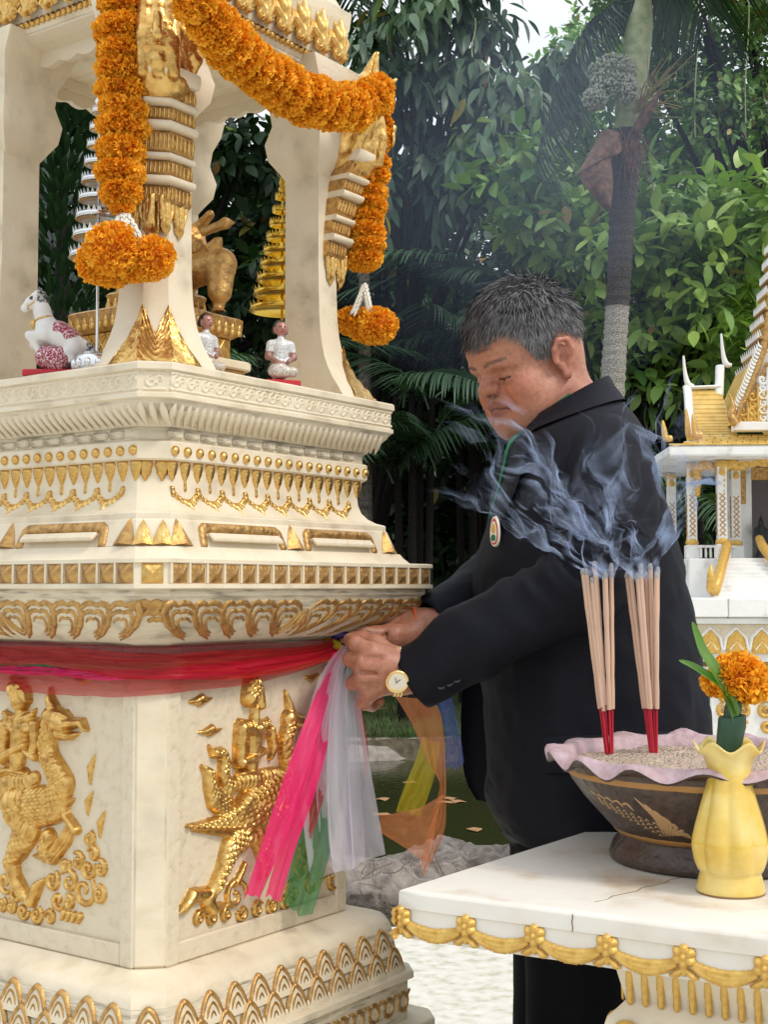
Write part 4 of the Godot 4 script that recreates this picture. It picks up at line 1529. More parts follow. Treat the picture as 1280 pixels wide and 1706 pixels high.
func setting() -> void:
	var g := G.new()
	var xs := []
	var ds := []
	for i in 81:
		var t := (i - 40) / 40.0
		xs.append(signf(t) * (absf(t) * 6.0 + pow(absf(t), 3.0) * 74.0))
	for i in 110:
		var t := i / 109.0
		ds.append(-12.0 + 30.0 * t + 120.0 * pow(t, 4.0))
	var rows := []
	for d in ds:
		var row := PackedVector3Array()
		for x in xs:
			row.append(Vector3(x, ground_h(x, d), -d))
		rows.append(row)
	g.grid(rows)
	solo("ground", g.done(), M.earth, "dark earth and bare soil running back from the patio to the trees", "", "", "structure")
	# patio: a thick slab with an uneven edge towards the pond
	g = G.new()
	var edge := PackedVector3Array()
	var low := PackedVector3Array()
	var near := PackedVector3Array()
	for i in 61:
		var x := -9.0 + 18.0 * i / 60.0
		var d := 4.72 + 0.10 * noise.get_noise_1d(x * 2.0) + 0.02 * x
		edge.append(Vector3(x, 0.0, -d))
		low.append(Vector3(x, -0.12, -d - 0.01))
		near.append(Vector3(x, 0.0, 8.0))
	g.grid([near, edge])
	g.grid([edge, low])
	solo("patio", g.done(), M.patio_concrete, "pale worn concrete patio under the shrine and the table", "", "", "structure")
	g = G.new()
	g.grid([PackedVector3Array([Vector3(-12, -0.30, -4.8), Vector3(13, -0.30, -4.8)]), PackedVector3Array([Vector3(-12, -0.30, -13.5), Vector3(13, -0.30, -13.5)])])
	solo("water", g.done(), M.pond_water, "still dark green pond water behind the shrine", "", "", "structure")
	# concrete rim of the far bank
	g = G.new()
	rows = []
	for q in [[0.0, -0.55], [0.02, -0.28], [0.18, -0.20], [0.36, -0.155], [0.52, -0.145], [0.58, -0.24]]:
		var row := PackedVector3Array()
		for i in 90:
			var x := -8.0 + 16.0 * i / 89.0
			var d: float = 11.55 + 0.22 * sin(x * 0.9) + 0.04 * x + q[0] + 0.05 * noise.get_noise_2d(x * 3.0, q[0] * 4.0)
			row.append(Vector3(x, q[1] + 0.025 * noise.get_noise_2d(x * 4.0, 9.0 + q[0] * 5.0), -d))
		rows.append(row)
	g.grid(rows)
	solo("pond_bank", g.done(), M.bank_concrete, "rough grey concrete rim along the far side of the pond", "", "", "structure")
	# grass beyond the pond
	g = G.new()
	for i in 6:
		var a := i * 1.05
		var o := Vector3(cos(a), 0, sin(a)) * 0.02
		var tip := o * 2.6 + Vector3(0, 0.055 + 0.018 * (i % 3), 0)
		var sdv := Vector3(-sin(a), 0, cos(a)) * 0.006
		g.st.set_smooth_group(-1)
		g.tri(o - sdv, tip, o + sdv)
	var tuft := g.done()
	var gx := []
	var gcol := []
	for i in 20000:
		var d := rng.randf_range(12.0, 17.5)
		var x := rng.randf_range(-1.6, 2.0)
		gx.append(Transform3D(Basis(UP, rng.randf() * TAU).scaled(Vector3.ONE * rng.randf_range(0.6, 1.25)), Vector3(x, ground_h(x, d) - 0.005, -d)))
		var k := clampf(0.5 + noise.get_noise_2d(x * 2.5, d * 2.5) + rng.randf_range(-0.25, 0.25), 0, 1)
		gcol.append(Color(0.13, 0.13, 0.06).lerp(Color(0.10, 0.20, 0.05), k))
	var gr := many(self, numbered("grass"), tuft, M.grass_blade, gx, gcol)
	tag(gr, "short green and straw coloured grass beyond the pond", "grass", "", "stuff")
	# rocks and dry twigs at the near edge
	var rocks := [[640, 1500, 5.15, 0.34, 0.15, "broad flat grey rock at the patio edge under the ribbons"], [735, 1448, 5.6, 0.36, 0.13, "rounded brown grey boulder at the pond edge left of the table corner"], [820, 1440, 5.5, 0.20, 0.10, "small rock at the water's edge behind the table corner"], [560, 1490, 5.3, 0.30, 0.16, "grey rock half hidden behind the shrine pedestal"]]
	for i in rocks.size():
		var q: Array = rocks[i]
		var p := at(q[0], q[1], q[2])
		solo("rock", blob(Vector3(q[3], q[4], q[3] * 0.7), 0.5, i * 3.7, 26), M.rock, q[5], "rock", "rocks along the pond edge", "", Transform3D(Basis(UP, i * 1.3), Vector3(p.x, p.y - 0.03, p.z)))
	var spray := thing("twig_spray", "tangle of thin dry twigs lying over the rocks by the pond", "twigs", at(670, 1480, 5.1))
	for i in 30:
		g = G.new()
		var a := at(rng.randf_range(600, 740), rng.randf_range(1445, 1505), rng.randf_range(4.95, 5.4)) - spray.position
		var b := a + Vector3(rng.randf_range(-0.14, 0.14), rng.randf_range(0.02, 0.14), rng.randf_range(-0.08, 0.08))
		g.tube(curve([a, (a + b) * 0.5 + Vector3(rng.randfn(), rng.randfn(), 0) * 0.015, b], 6), [0.0022, 0.002, 0.0018, 0.0015, 0.0012, 0.0008], 4)
		part(spray, "twig", g.done(), M.dry_sheath)
	g = G.new()
	g.grid([PackedVector3Array([Vector3(-0.03, 0, 0), Vector3(-0.022, 0.006, 0.045), Vector3(0, 0.002, 0.07)]), PackedVector3Array([Vector3(0, 0.008, 0), Vector3(0, 0.012, 0.04), Vector3(0, 0.002, 0.071)]), PackedVector3Array([Vector3(0.03, 0, 0), Vector3(0.022, 0.006, 0.045), Vector3(0, 0.002, 0.072)])])
	var dl := g.done()
	for q in [[655, 1195, 13.2], [672, 1180, 14.0], [630, 1188, 13.6], [690, 1172, 14.5], [741, 1178, 14.1], [748, 1166, 14.9]]:
		var p := at(q[0], q[1], q[2])
		solo("fallen_leaf", dl, M.dry_leaf, "dry brown leaf lying on the grass beyond the pond", "leaf", "dry leaves on the grass", "", Transform3D(Basis(UP, q[0]).scaled(Vector3.ONE * 1.6), Vector3(p.x, ground_h(p.x, q[2]) + 0.03, p.z)))
	for q in [[632, 1330], [760, 1328], [768, 1334], [752, 1333], [790, 1376], [645, 1352], [690, 1300]]:
		var d: float = 1.47 * F / (q[1] - 980.0)
		var p := at(q[0], q[1], d)
		solo("floating_leaf", dl, M.dry_leaf, "reddish brown leaf floating on the dark pond water", "leaf", "leaves floating on the pond", "", Transform3D(Basis(UP, q[0] * 0.7).scaled(Vector3(1.7, 1.0, 1.7)), Vector3(p.x, -0.296, p.z)))


func background() -> void:
	var broad := leaf_mesh(0.24, 0.85)
	var slim := leaf_mesh(0.15, 0.8, 0.2, 0.3)
	var tiny := leaf_mesh(0.26, 1.0, 0.1, 0.1)
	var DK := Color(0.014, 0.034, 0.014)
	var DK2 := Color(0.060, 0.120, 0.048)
	# the dark mass that closes the view
	var cl := []
	for i in 90:
		cl.append([-560 + (i % 18) * 134 + rng.randf_range(-30, 30), 400 + int(i / 18.0) * 165 + rng.randf_range(-40, 40), 14.5 + rng.randf_range(-0.8, 0.8), 0.85, 0.95])
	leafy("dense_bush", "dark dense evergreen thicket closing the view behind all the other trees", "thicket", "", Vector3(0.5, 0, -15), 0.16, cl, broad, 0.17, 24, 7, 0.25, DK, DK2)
	# tall tree behind the shrine's columns
	cl = []
	for q in [[60, 300], [150, 240], [240, 300], [330, 300], [410, 250], [480, 330], [120, 430], [400, 420], [470, 480], [560, 420], [360, 520], [520, 560], [60, 200], [200, 160], [580, 500]]:
		cl.append([q[0], q[1], 9.0 + rng.randf_range(-0.5, 0.5), 0.36, 0.34])
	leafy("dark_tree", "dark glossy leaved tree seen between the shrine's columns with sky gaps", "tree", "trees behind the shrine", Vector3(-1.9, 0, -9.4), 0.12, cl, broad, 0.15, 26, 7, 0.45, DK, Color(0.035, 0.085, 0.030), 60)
	# upright conifer at far left
	var T := thing("conifer", "upright dark green conifer with feathery sprays behind the left column", "conifer", at(95, 980, 11.5) * Vector3(1, 0, 1), 0.0, "trees behind the shrine")
	T.scale = Vector3.ONE * BK
	var xs := []
	var cols := []
	for i in 5200:
		var h := rng.randf()
		var rad := 0.50 * pow(1.0 - h, 0.6) * rng.randf_range(0.65, 1.0)
		var a := rng.randf() * TAU
		var d := Vector3(cos(a), 0.9, sin(a)).normalized()
		var x := d.cross(UP).normalized()
		var s := rng.randf_range(0.05, 0.09)
		xs.append(Transform3D(Basis(x * s, d.cross(x) * s, d * s), Vector3(cos(a) * rad, 0.2 + 3.0 * h, sin(a) * rad)))
		cols.append(Color(0.012, 0.035, 0.014).lerp(Color(0.035, 0.08, 0.03), rng.randf()))
	many(T, "crown", leaf_mesh(0.16, 0.9, 0.1, 0.0), M.leaf_any, xs, cols, "stuff")
	var g := G.new()
	g.tube([Vector3.ZERO, Vector3(0, 1.6, 0), Vector3(0, 3.1, 0)], [0.07, 0.05, 0.01], 8)
	part(T, "trunk", g.done(), M.bark)
	# drooping tree over the head of the man
	cl = []
	for q in [[640, 60], [720, 30], [800, 60], [690, 130], [770, 140], [850, 170], [700, 230], [780, 230], [640, 200], [680, 300], [750, 310], [830, 260], [900, 200], [620, 120], [740, -40], [800, -40], [660, -30], [690, 370], [620, 320], [930, 130]]:
		cl.append([q[0] + rng.randf_range(-15, 15), q[1], 8.0 + rng.randf_range(-0.5, 0.4), 0.24, 0.21])
	leafy("drooping_tree", "large blue green tree with drooping oval leaves above the man, right of the shrine roof", "tree", "trees behind the man", Vector3(-0.12, 0, -8.0), 0.06, cl, slim, 0.16, 44, 7, 0.9, Color(0.036, 0.084, 0.052), Color(0.150, 0.240, 0.150), 150)
	# dark undergrowth below it
	cl = []
	for q in [[640, 720], [720, 700], [790, 760], [650, 820], [730, 840], [800, 860], [690, 920], [770, 930], [640, 640], [610, 560], [690, 580], [830, 900], [740, 960], [680, 960]]:
		cl.append([q[0], q[1], 8.6 + rng.randf_range(-0.4, 0.4), 0.34, 0.32])
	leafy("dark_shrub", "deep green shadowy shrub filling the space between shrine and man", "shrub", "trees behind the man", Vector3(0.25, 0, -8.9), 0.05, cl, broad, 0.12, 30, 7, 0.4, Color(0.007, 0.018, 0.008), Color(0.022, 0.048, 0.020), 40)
	# bright broadleaf shrub right of the man's head
	cl = []
	for q in [[880, 330], [930, 380], [900, 440], [950, 330], [1000, 420], [1090, 350], [1140, 420], [1190, 360], [1240, 430], [1110, 480], [1180, 500], [1250, 520], [1050, 540], [1120, 580], [1200, 590], [960, 520], [880, 300], [1270, 350], [990, 600], [1080, 640], [1240, 610]]:
		cl.append([q[0] + rng.randf_range(-12, 12), q[1], 7.3 + rng.randf_range(-0.4, 0.5), 0.25, 0.22])
	leafy("bright_shrub", "sunlit yellow green broad leaved shrub behind the man's head and palm trunk", "shrub", "trees behind the man", Vector3(1.35, 0, -7.6), 0.05, cl, broad, 0.125, 40, 7, 0.25, Color(0.11, 0.24, 0.062), Color(0.42, 0.60, 0.14), 220)
	cl = []
	for q in [[1060, 700], [1120, 690], [1000, 680], [1180, 690], [950, 640], [1080, 620], [1160, 780], [1090, 800], [1220, 880], [1170, 900]]:
		cl.append([q[0], q[1], 8.3 + rng.randf_range(-0.3, 0.3), 0.36, 0.34])
	leafy("dark_shrub", "dark green bush behind the far white shrine", "shrub", "trees behind the man", Vector3(1.75, 0, -8.6), 0.05, cl, broad, 0.13, 34, 7, 0.35, Color(0.022, 0.058, 0.022), Color(0.09, 0.18, 0.06), 40)
	# light trees further back
	cl = []
	for q in [[840, 210], [900, 270], [960, 220], [1010, 290], [880, 340], [960, 160], [1000, 80], [1110, 230], [1180, 260], [1250, 230], [1130, 300], [1220, 310], [1280, 290], [1100, 160]]:
		cl.append([q[0], q[1], 11.0 + rng.randf_range(-0.6, 0.6), 0.44, 0.36])
	leafy("light_tree", "pale green feathery tree glowing behind the palm trunk", "tree", "trees behind the man", Vector3(2.3, 0, -11.6), 0.1, cl, tiny, 0.085, 52, 9, 0.2, Color(0.16, 0.33, 0.08), Color(0.42, 0.62, 0.19))
	cl = []
	for q in [[1100, 40], [1170, 20], [1240, 50], [1280, 120], [1200, 110], [1130, 110], [1260, 190], [1190, 180], [1290, 20], [1060, -20], [1150, -40], [1240, -30], [1030, 30]]:
		cl.append([q[0], q[1], 9.6 + rng.randf_range(-0.5, 0.5), 0.30, 0.26])
	leafy("tall_tree", "tall dark small leaved tree with hanging vines at the upper right", "tree", "trees behind the man", Vector3(3.3, 0, -9.8), 0.11, cl, tiny, 0.075, 60, 9, 0.3, Color(0.055, 0.13, 0.048), Color(0.24, 0.40, 0.11), 60)
	for q in [[1248, -20, 205, 9.0, "hanging vine strand nearest the right edge"], [1164, -20, 230, 9.1, "hanging vine strand beside the palm flowers"], [1203, 120, 245, 9.2, "short vine strand among the light leaves"], [792, 30, 95, 7.5, "short vine strand in the drooping tree"]]:
		g = G.new()
		var p := []
		for i in 9:
			p.append(at(q[0] + sin(i * 0.8) * 2.0 - i * 0.6, lerpf(q[1], q[2], i / 8.0), q[3] * BK))
		g.tube(p, [0.008], 4)
		solo("vine", g.done(), M.crownshaft, "thin pale green " + q[4], "vine", "vines hanging from the trees")
	# areca clumps: arching fronds with narrow leaflets
	var fa := [frond_mesh(1.5, 0.55, 0.42, 34, 0.45, 1, Color(0.034, 0.080, 0.034), Color(0.100, 0.180, 0.095)), frond_mesh(1.3, 0.42, 0.40, 32, 0.7, 2, Color(0.024, 0.056, 0.026), Color(0.080, 0.145, 0.085)), frond_mesh(1.6, 0.70, 0.44, 36, 0.35, 3, Color(0.040, 0.090, 0.042), Color(0.120, 0.205, 0.115))]
	for q in [[690, 7.4, 1.95, 16, 0.62, "areca palm with arching dark fronds right of the shrine, left of the man's face"], [790, 7.9, 2.75, 18, 0.66, "taller areca palm with grey green fronds rising above the man's hair"], [640, 9.3, 1.5, 12, 0.62, "low areca palm with drooping shadowed fronds beside the shrine cornice"], [850, 8.2, 2.6, 12, 0.55, "slim areca palm half hidden behind the man's head"], [430, 7.6, 2.2, 10, 0.6, "areca palm seen through the shrine's columns"], [1165, 6.9, 1.35, 10, 0.45, "dark areca palm seen through the far shrine's columns"]]:
		var b := at(q[0], 980, q[1] * BK)
		b.y = ground_h(b.x, -b.z)
		T = thing("areca_palm", q[5], "palm", b, 0.0, "areca palms behind the shrine")
		var hh: float = q[2] * BK * 0.93
		g = G.new()
		for i in 4:
			var o := Vector3(cos(i * 1.7), 0, sin(i * 1.7)) * 0.12
			g.tube([o, o * 1.2 + Vector3(0, hh * 0.5, 0), o * 1.5 + Vector3(0, hh, 0)], [0.045, 0.04, 0.03], 7)
		part(T, "stems", g.done(), M.bark)
		for i in q[3]:
			var a = i * 2.399 + q[1]
			var o := Vector3(cos(i * 1.7), 0, sin(i * 1.7)) * 0.18
			var s: float = q[4] * BK * rng.randf_range(0.8, 1.1)
			part(T, "frond", fa[i % 3], M.frond, Transform3D((Basis(UP, a) * Basis(Vector3.RIGHT, rng.randf_range(-0.45, 0.3)) * Basis(Vector3.BACK, rng.randf_range(-0.3, 0.3))).scaled(Vector3.ONE * s), o + Vector3(0, hh * rng.randf_range(0.72, 1.0), 0)))
	# coconut-like frond above the shrine roof
	T = thing("coconut_palm", "palm whose long dark frond hangs in at the top beside the shrine roof", "palm", at(520, 980, 15.0) * Vector3(1, 0, 1))
	T.scale = Vector3.ONE * BK
	g = G.new()
	g.tube([Vector3.ZERO, Vector3(0.05, 2.4, 0), Vector3(0, 4.9, 0)], [0.12, 0.10, 0.09], 9)
	part(T, "trunk", g.done(), M.dark_bark)
	var big := frond_mesh(2.2, 0.85, 0.62, 44, 0.55, 6, Color(0.010, 0.026, 0.016), Color(0.035, 0.07, 0.045))
	for i in 4:
		part(T, "frond", big, M.frond, Transform3D((Basis(UP, 1.45 + i * 1.4) * Basis(Vector3.RIGHT, -0.1 + 0.15 * sin(i * 2.0))).scaled(Vector3.ONE * 0.62), Vector3(0, 4.95, 0)))
	# grey trunk between shrine and shrubs
	g = G.new()
	var gp := []
	for i in 9:
		gp.append(at(611 - i * 0.5, 1180 - i * 95, 13.2) + Vector3(0, 0, 0.02 * sin(i * 1.4)))
	g.tube(gp, [0.09, 0.08, 0.076, 0.072, 0.07, 0.068, 0.066, 0.06, 0.05], 9)
	var gt := thing("slender_tree", "slender smooth grey trunk just right of the shrine's pendant frieze", "tree", Vector3(gp[0].x, 0, gp[0].z))
	part(gt, "trunk", g.done(), M.rock, Transform3D(Basis(), -gt.position))
	sway_palm()


func sway_palm() -> void:
	var d := 11.2
	var z := 1.8
	var base := at(992, 980, d) * Vector3(1, 0, 1)
	var T := thing("betel_palm", "leaning ringed palm with swollen green crownshaft behind the man", "palm", base)
	var t0 := Transform3D(Basis(), -base)
	var path := curve([base, at(1005, 900, d), at(1020, 660, d), at(1030, 500, d), at(1038, 350, d), at(1046, 218, d)], 150)
	var g := G.new()
	var g2 := G.new()
	var segs := [[0, 88], [87, 150]]
	for q in segs.size():
		var rows := []
		for i in range(segs[q][0], segs[q][1]):
			var t := i / 149.0
			var ring := PackedVector3Array()
			var r := (lerpf(0.078, 0.056, minf(t * 2.0, 1.0)) + 0.012 * smoothstep(0.62, 0.95, t)) * z
			r += 0.006 * sin(i * 2.1 + 0.8 * sin(i * 0.37)) + 0.004 * noise.get_noise_1d(i * 0.9)
			for s in 16:
				var a := TAU * s / 16.0
				var w := 1.0 + 0.05 * noise.get_noise_3d(cos(a) * 2.0, i * 0.35, sin(a) * 2.0)
				ring.append(path[i] + Vector3(cos(a), 0.10 * sin(a * 1.0 + i), sin(a)) * Vector3(r * w, 0.05, r * w))
			rows.append(ring)
		(g if q == 0 else g2).grid(rows, true)
	part(T, "trunk", g.done(), M.pale_bark, t0)
	part(T, "trunk", g2.done(), M.dark_bark, t0, "dark ringed upper trunk")
	# crownshaft and ring scar
	var rows := []
	var sh := curve([at(1046, 222, d), at(1050, 180, d), at(1057, 120, d), at(1064, 60, d), at(1071, 15, d), at(1076, -30, d)], 24)
	for i in 24:
		var u := i / 23.0
		var r := 0.058 + 0.012 * sin(PI * minf(u * 1.3, 1.0)) - 0.030 * smoothstep(0.65, 1.0, u)
		var ring := PackedVector3Array()
		for s in 18:
			var a := TAU * s / 18.0
			ring.append(sh[i] + Vector3(cos(a) * r, 0, sin(a) * r) * z)
		rows.append(ring)
	part(T, "crownshaft", rings_mesh(rows, true, true), M.crownshaft, t0)
	# fronds with hanging leaflets
	var fm := frond_mesh(2.0, 0.62, 0.62, 40, 1.05, 11, Color(0.010, 0.026, 0.016), Color(0.040, 0.075, 0.045))
	var top := at(1073, -5, d) - base
	for q in [[-1.9, 0.95], [1.5, -0.3], [0.4, -0.4], [2.6, -0.3]]:
		part(T, "frond", fm, M.frond, Transform3D((Basis(UP, q[0]) * Basis(Vector3.RIGHT, q[1])).scaled(Vector3.ONE * (0.85 if q[1] > 0.5 else 1.1)), top))
	# pale flower head, small beads on branchlets
	var xs := []
	for c in [[1022, 120, 0.115, 0.085], [992, 165, 0.06, 0.05], [1045, 150, 0.05, 0.07], [1010, 140, 0.08, 0.07]]:
		var o := at(c[0], c[1], d - 0.3) - base
		for i in 620:
			var v := Vector3(rng.randfn(), rng.randfn(), rng.randfn()).normalized() * pow(rng.randf(), 0.35)
			var s := rng.randf_range(0.7, 1.3)
			xs.append(Transform3D(Basis().scaled(Vector3.ONE * s), o + v * Vector3(c[2], c[3], 0.07) * z))
	g = G.new()
	g.ball(Vector3.ZERO, Vector3.ONE * 0.012, 5, 4)
	many(T, "flower_beads", g.done(), M.palm_flower, xs, [], "stuff")
	# the bare branching flower stalk on the right
	g = G.new()
	for i in 26:
		var a := at(1062 + rng.randf_range(-4, 6), 205 - rng.randf_range(0, 40), d - 0.15)
		var e := at(rng.randf_range(1075, 1165), rng.randf_range(85, 205), d - 0.3 + rng.randf_range(-0.1, 0.1))
		var m := (a + e) * 0.5 + Vector3(rng.randfn(), rng.randfn() + 0.6, rng.randfn()) * 0.02
		g.tube(curve([a, m, e], 7), [0.007, 0.006, 0.005, 0.0045, 0.004, 0.0035, 0.003], 4)
	part(T, "flower_stalk", g.done(), M.twig, t0)
	# brown sheath folded down from the scar, and a spathe
	var sheet := func(pl: Array, pr: Array, dz: float, nm: String) -> void:
		var gg := G.new()
		var l := []
		var r := []
		for q in pl:
			l.append(at(q[0], q[1], d - q[2] * z))
		for q in pr:
			r.append(at(q[0], q[1], d - q[2] * z))
		l = curve(l, 14)
		r = curve(r, 14)
		for side in 2:
			var rr := []
			for i in 14:
				var row := PackedVector3Array()
				for j in 7:
					var u := j / 6.0
					row.append(l[i].lerp(r[i], u) + Vector3(0, 0, z * dz * sin(PI * u) + 0.012 * sin(u * 9.0 + i * 0.6) - side * 0.004))
				rr.append(row)
			gg.grid(rr)
		part(T, nm, gg.done(), M.dry_sheath, t0)
	sheet.call([[1002, 218, 0.10], [985, 250, 0.16], [961, 292, 0.20]], [[1035, 225, 0.09], [1036, 252, 0.13], [1018, 262, 0.16]], 0.05, "leaf_sheath")
	sheet.call([[962, 290, 0.20], [985, 322, 0.18], [1013, 354, 0.12]], [[1018, 260, 0.16], [1022, 300, 0.15], [1018, 352, 0.11]], 0.04, "leaf_sheath")
	sheet.call([[1052, 220, 0.10], [1066, 190, 0.13], [1098, 152, 0.16]], [[1066, 222, 0.10], [1085, 196, 0.13], [1102, 156, 0.16]], 0.03, "spathe")
	# fibres below the scar
	g = G.new()
	for i in 44:
		var a := at(rng.randf_range(1018, 1072), rng.randf_range(212, 262), d - 0.18)
		var e := a + Vector3(rng.randf_range(-0.07, 0.09), rng.randf_range(-0.26, -0.04), rng.randf_range(-0.02, 0.04)) * z
		g.tube(curve([a, (a + e) * 0.5 + Vector3(rng.randfn() * 0.014, 0, 0.014), e], 5), [0.006, 0.005, 0.004, 0.003, 0.002], 4)
	part(T, "dry_fibres", g.done(), M.dry_sheath, t0)


# ================= things standing in the near shrine =================
func on_shelf(px: float, d: float) -> Vector3:
	return Vector3((px - 640.0) / F * d, 1.4508, -d)


func umbrella(nm: String, label: String, pos: Vector3, m: Material, y0: float, y1: float, r0: float, r1: float, n: int, tip: float) -> Node3D:
	var T := thing(nm, label, "umbrella", pos, 0.0, "tiered ceremonial umbrellas")
	var g := G.new()
	g.tube([Vector3(0, 0.004, 0), Vector3(0, y1 + 0.01, 0)], [0.0022, 0.0016], 8)
	part(T, "pole", g.done(), m)
	for i in n:
		var t := float(i) / (n - 1)
		var r := lerpf(r0, r1, pow(t, 0.92))
		var h := lerpf(0.0140, 0.0095, t)
		g = G.new()
		g.lathe([[0.001, h * 0.62], [r * 0.88, h * 0.55], [r * 0.97, h * 0.5], [r, h * 0.42], [r * 1.03, 0.0], [r * 0.99, 0.0], [r * 0.95, h * 0.35], [0.001, h * 0.45]], 30)
		# pointed lappets round the upper edge
		g.st.set_smooth_group(-1)
		for k in 26:
			var a := TAU * k / 26.0
			var b := TAU * (k + 1) / 26.0
			var c := (a + b) * 0.5
			var p := Vector3(cos(a) * r * 0.99, h * 0.35, sin(a) * r * 0.99)
			var q := Vector3(cos(b) * r * 0.99, h * 0.35, sin(b) * r * 0.99)
			var s := Vector3(cos(c) * r * 1.05, h * 1.0, sin(c) * r * 1.05)
			g.tri(p, q, s)
			g.tri(p * Vector3(1, 1, 1) + Vector3(0, -h * 0.3, 0), q + Vector3(0, -h * 0.3, 0), s + Vector3(0, -h * 0.95, 0) + Vector3(cos(c), 0, sin(c)) * r * 0.04)
		part(T, "umbrella_tier", g.done(), m, Transform3D(Basis(UP, i * 0.37), Vector3(0, lerpf(y0, y1, pow(t, 0.95)), 0)))
	g = G.new()
	g.lathe([[0.0045, 0.0], [0.007, 0.006], [0.0042, 0.011], [0.0055, 0.016], [0.0032, 0.026], [0.0012, tip * 0.75], [0.0003, tip]], 14)
	part(T, "finial", g.done(), m, Transform3D(Basis(), Vector3(0, y1 + 0.010, 0)))
	return T


func kneeling_doll(pos: Vector3, turn: float, label: String) -> void:
	var T := thing("kneeling_figurine", label, "figurine", pos, turn, "kneeling figurines in the shrine")
	var g := G.new()
	g.box(Vector3(0, 0.004, 0), Vector3(0.050, 0.008, 0.038), 0.0015)
	part(T, "red_base", g.done(), M.red_paint)
	# body: blouse, sarong, skin and hair are painted zones of one small moulded doll
	var f := Field.new()
	f.cell = 0.0016
	f.chain([Vector3(-0.006, 0.018, 0.012), Vector3(0.0, 0.018, -0.004), Vector3(0.0, 0.014, -0.014)], [0.010, 0.013, 0.009], 0.006)
	f.cap(Vector3(-0.012, 0.014, 0.010), Vector3(0.014, 0.014, 0.014), 0.0085, 0.0075, 0.006)
	f.cap(Vector3(0, 0.028, -0.002), Vector3(0, 0.050, -0.001), 0.0115, 0.0125, 0.006)
	f.cap(Vector3(-0.0125, 0.054, 0), Vector3(0.0125, 0.054, 0), 0.0062, 0.0062, 0.005)
	for s in [-1.0, 1.0]:
		f.chain([Vector3(s * 0.0150, 0.053, 0), Vector3(s * 0.0185, 0.036, 0.002), Vector3(s * 0.008, 0.028, 0.013)], [0.0056, 0.0044, 0.0030], 0.003)
	f.cap(Vector3(0, 0.056, 0), Vector3(0, 0.068, 0.001), 0.0044, 0.0044, 0.003)
	f.ell(Vector3(0, 0.0765, 0.0015), Vector3(0.0088, 0.0105, 0.0092), 0.002)
	f.ell(Vector3(0, 0.079, -0.0022), Vector3(0.0100, 0.0100, 0.0088), 0.001)
	f.ell(Vector3(0, 0.0750, 0.0110), Vector3(0.0014, 0.0020, 0.0014), 0.001)
	for s in [-1.0, 1.0]:
		f.ell(Vector3(s * 0.0085, 0.074, -0.003), Vector3(0.0032, 0.0055, 0.0050), 0.002)
	var paint := func(p: Vector3, _n: Vector3) -> Color:
		if p.y > 0.0655:
			if p.z < 0.0035 and (p.y > 0.079 or p.z < 0.0005) or p.y > 0.0845:
				return Color(0.015, 0.012, 0.012)
			if absf(absf(p.x) - 0.0036) < 0.0016 and absf(p.y - 0.0782) < 0.0008:
				return Color(0.02, 0.015, 0.015)
			if absf(p.x) < 0.0022 and absf(p.y - 0.0705) < 0.0008:
				return Color(0.45, 0.05, 0.06)
			return Color(0.42, 0.20, 0.17)
		if absf(p.x) > 0.011 and p.y < 0.043 and p.y > 0.026 or p.z > 0.0105 and p.y > 0.024 and p.y < 0.034:
			return Color(0.30, 0.16, 0.13)
		var q := noise.get_noise_3d(p.x * 380.0, p.y * 380.0, p.z * 380.0)
		if p.y < 0.0285:
			return Color(0.42, 0.33, 0.22) if q > 0.05 else Color(0.62, 0.60, 0.58)
		return Color(0.72, 0.72, 0.72) if q > -0.15 else Color(0.42, 0.42, 0.43)
	var vm: StandardMaterial3D = M.doll_silver.duplicate()
	vm.albedo_color = Color.WHITE
	vm.metallic = 0.15
	vm.vertex_color_use_as_albedo = true
	part(T, "doll", join_fields([f.surface(Vector3(-0.03, 0.0, -0.03), Vector3(0.03, 0.10, 0.03))], paint), vm, Transform3D(Basis(), Vector3(0, 0.006, 0)))


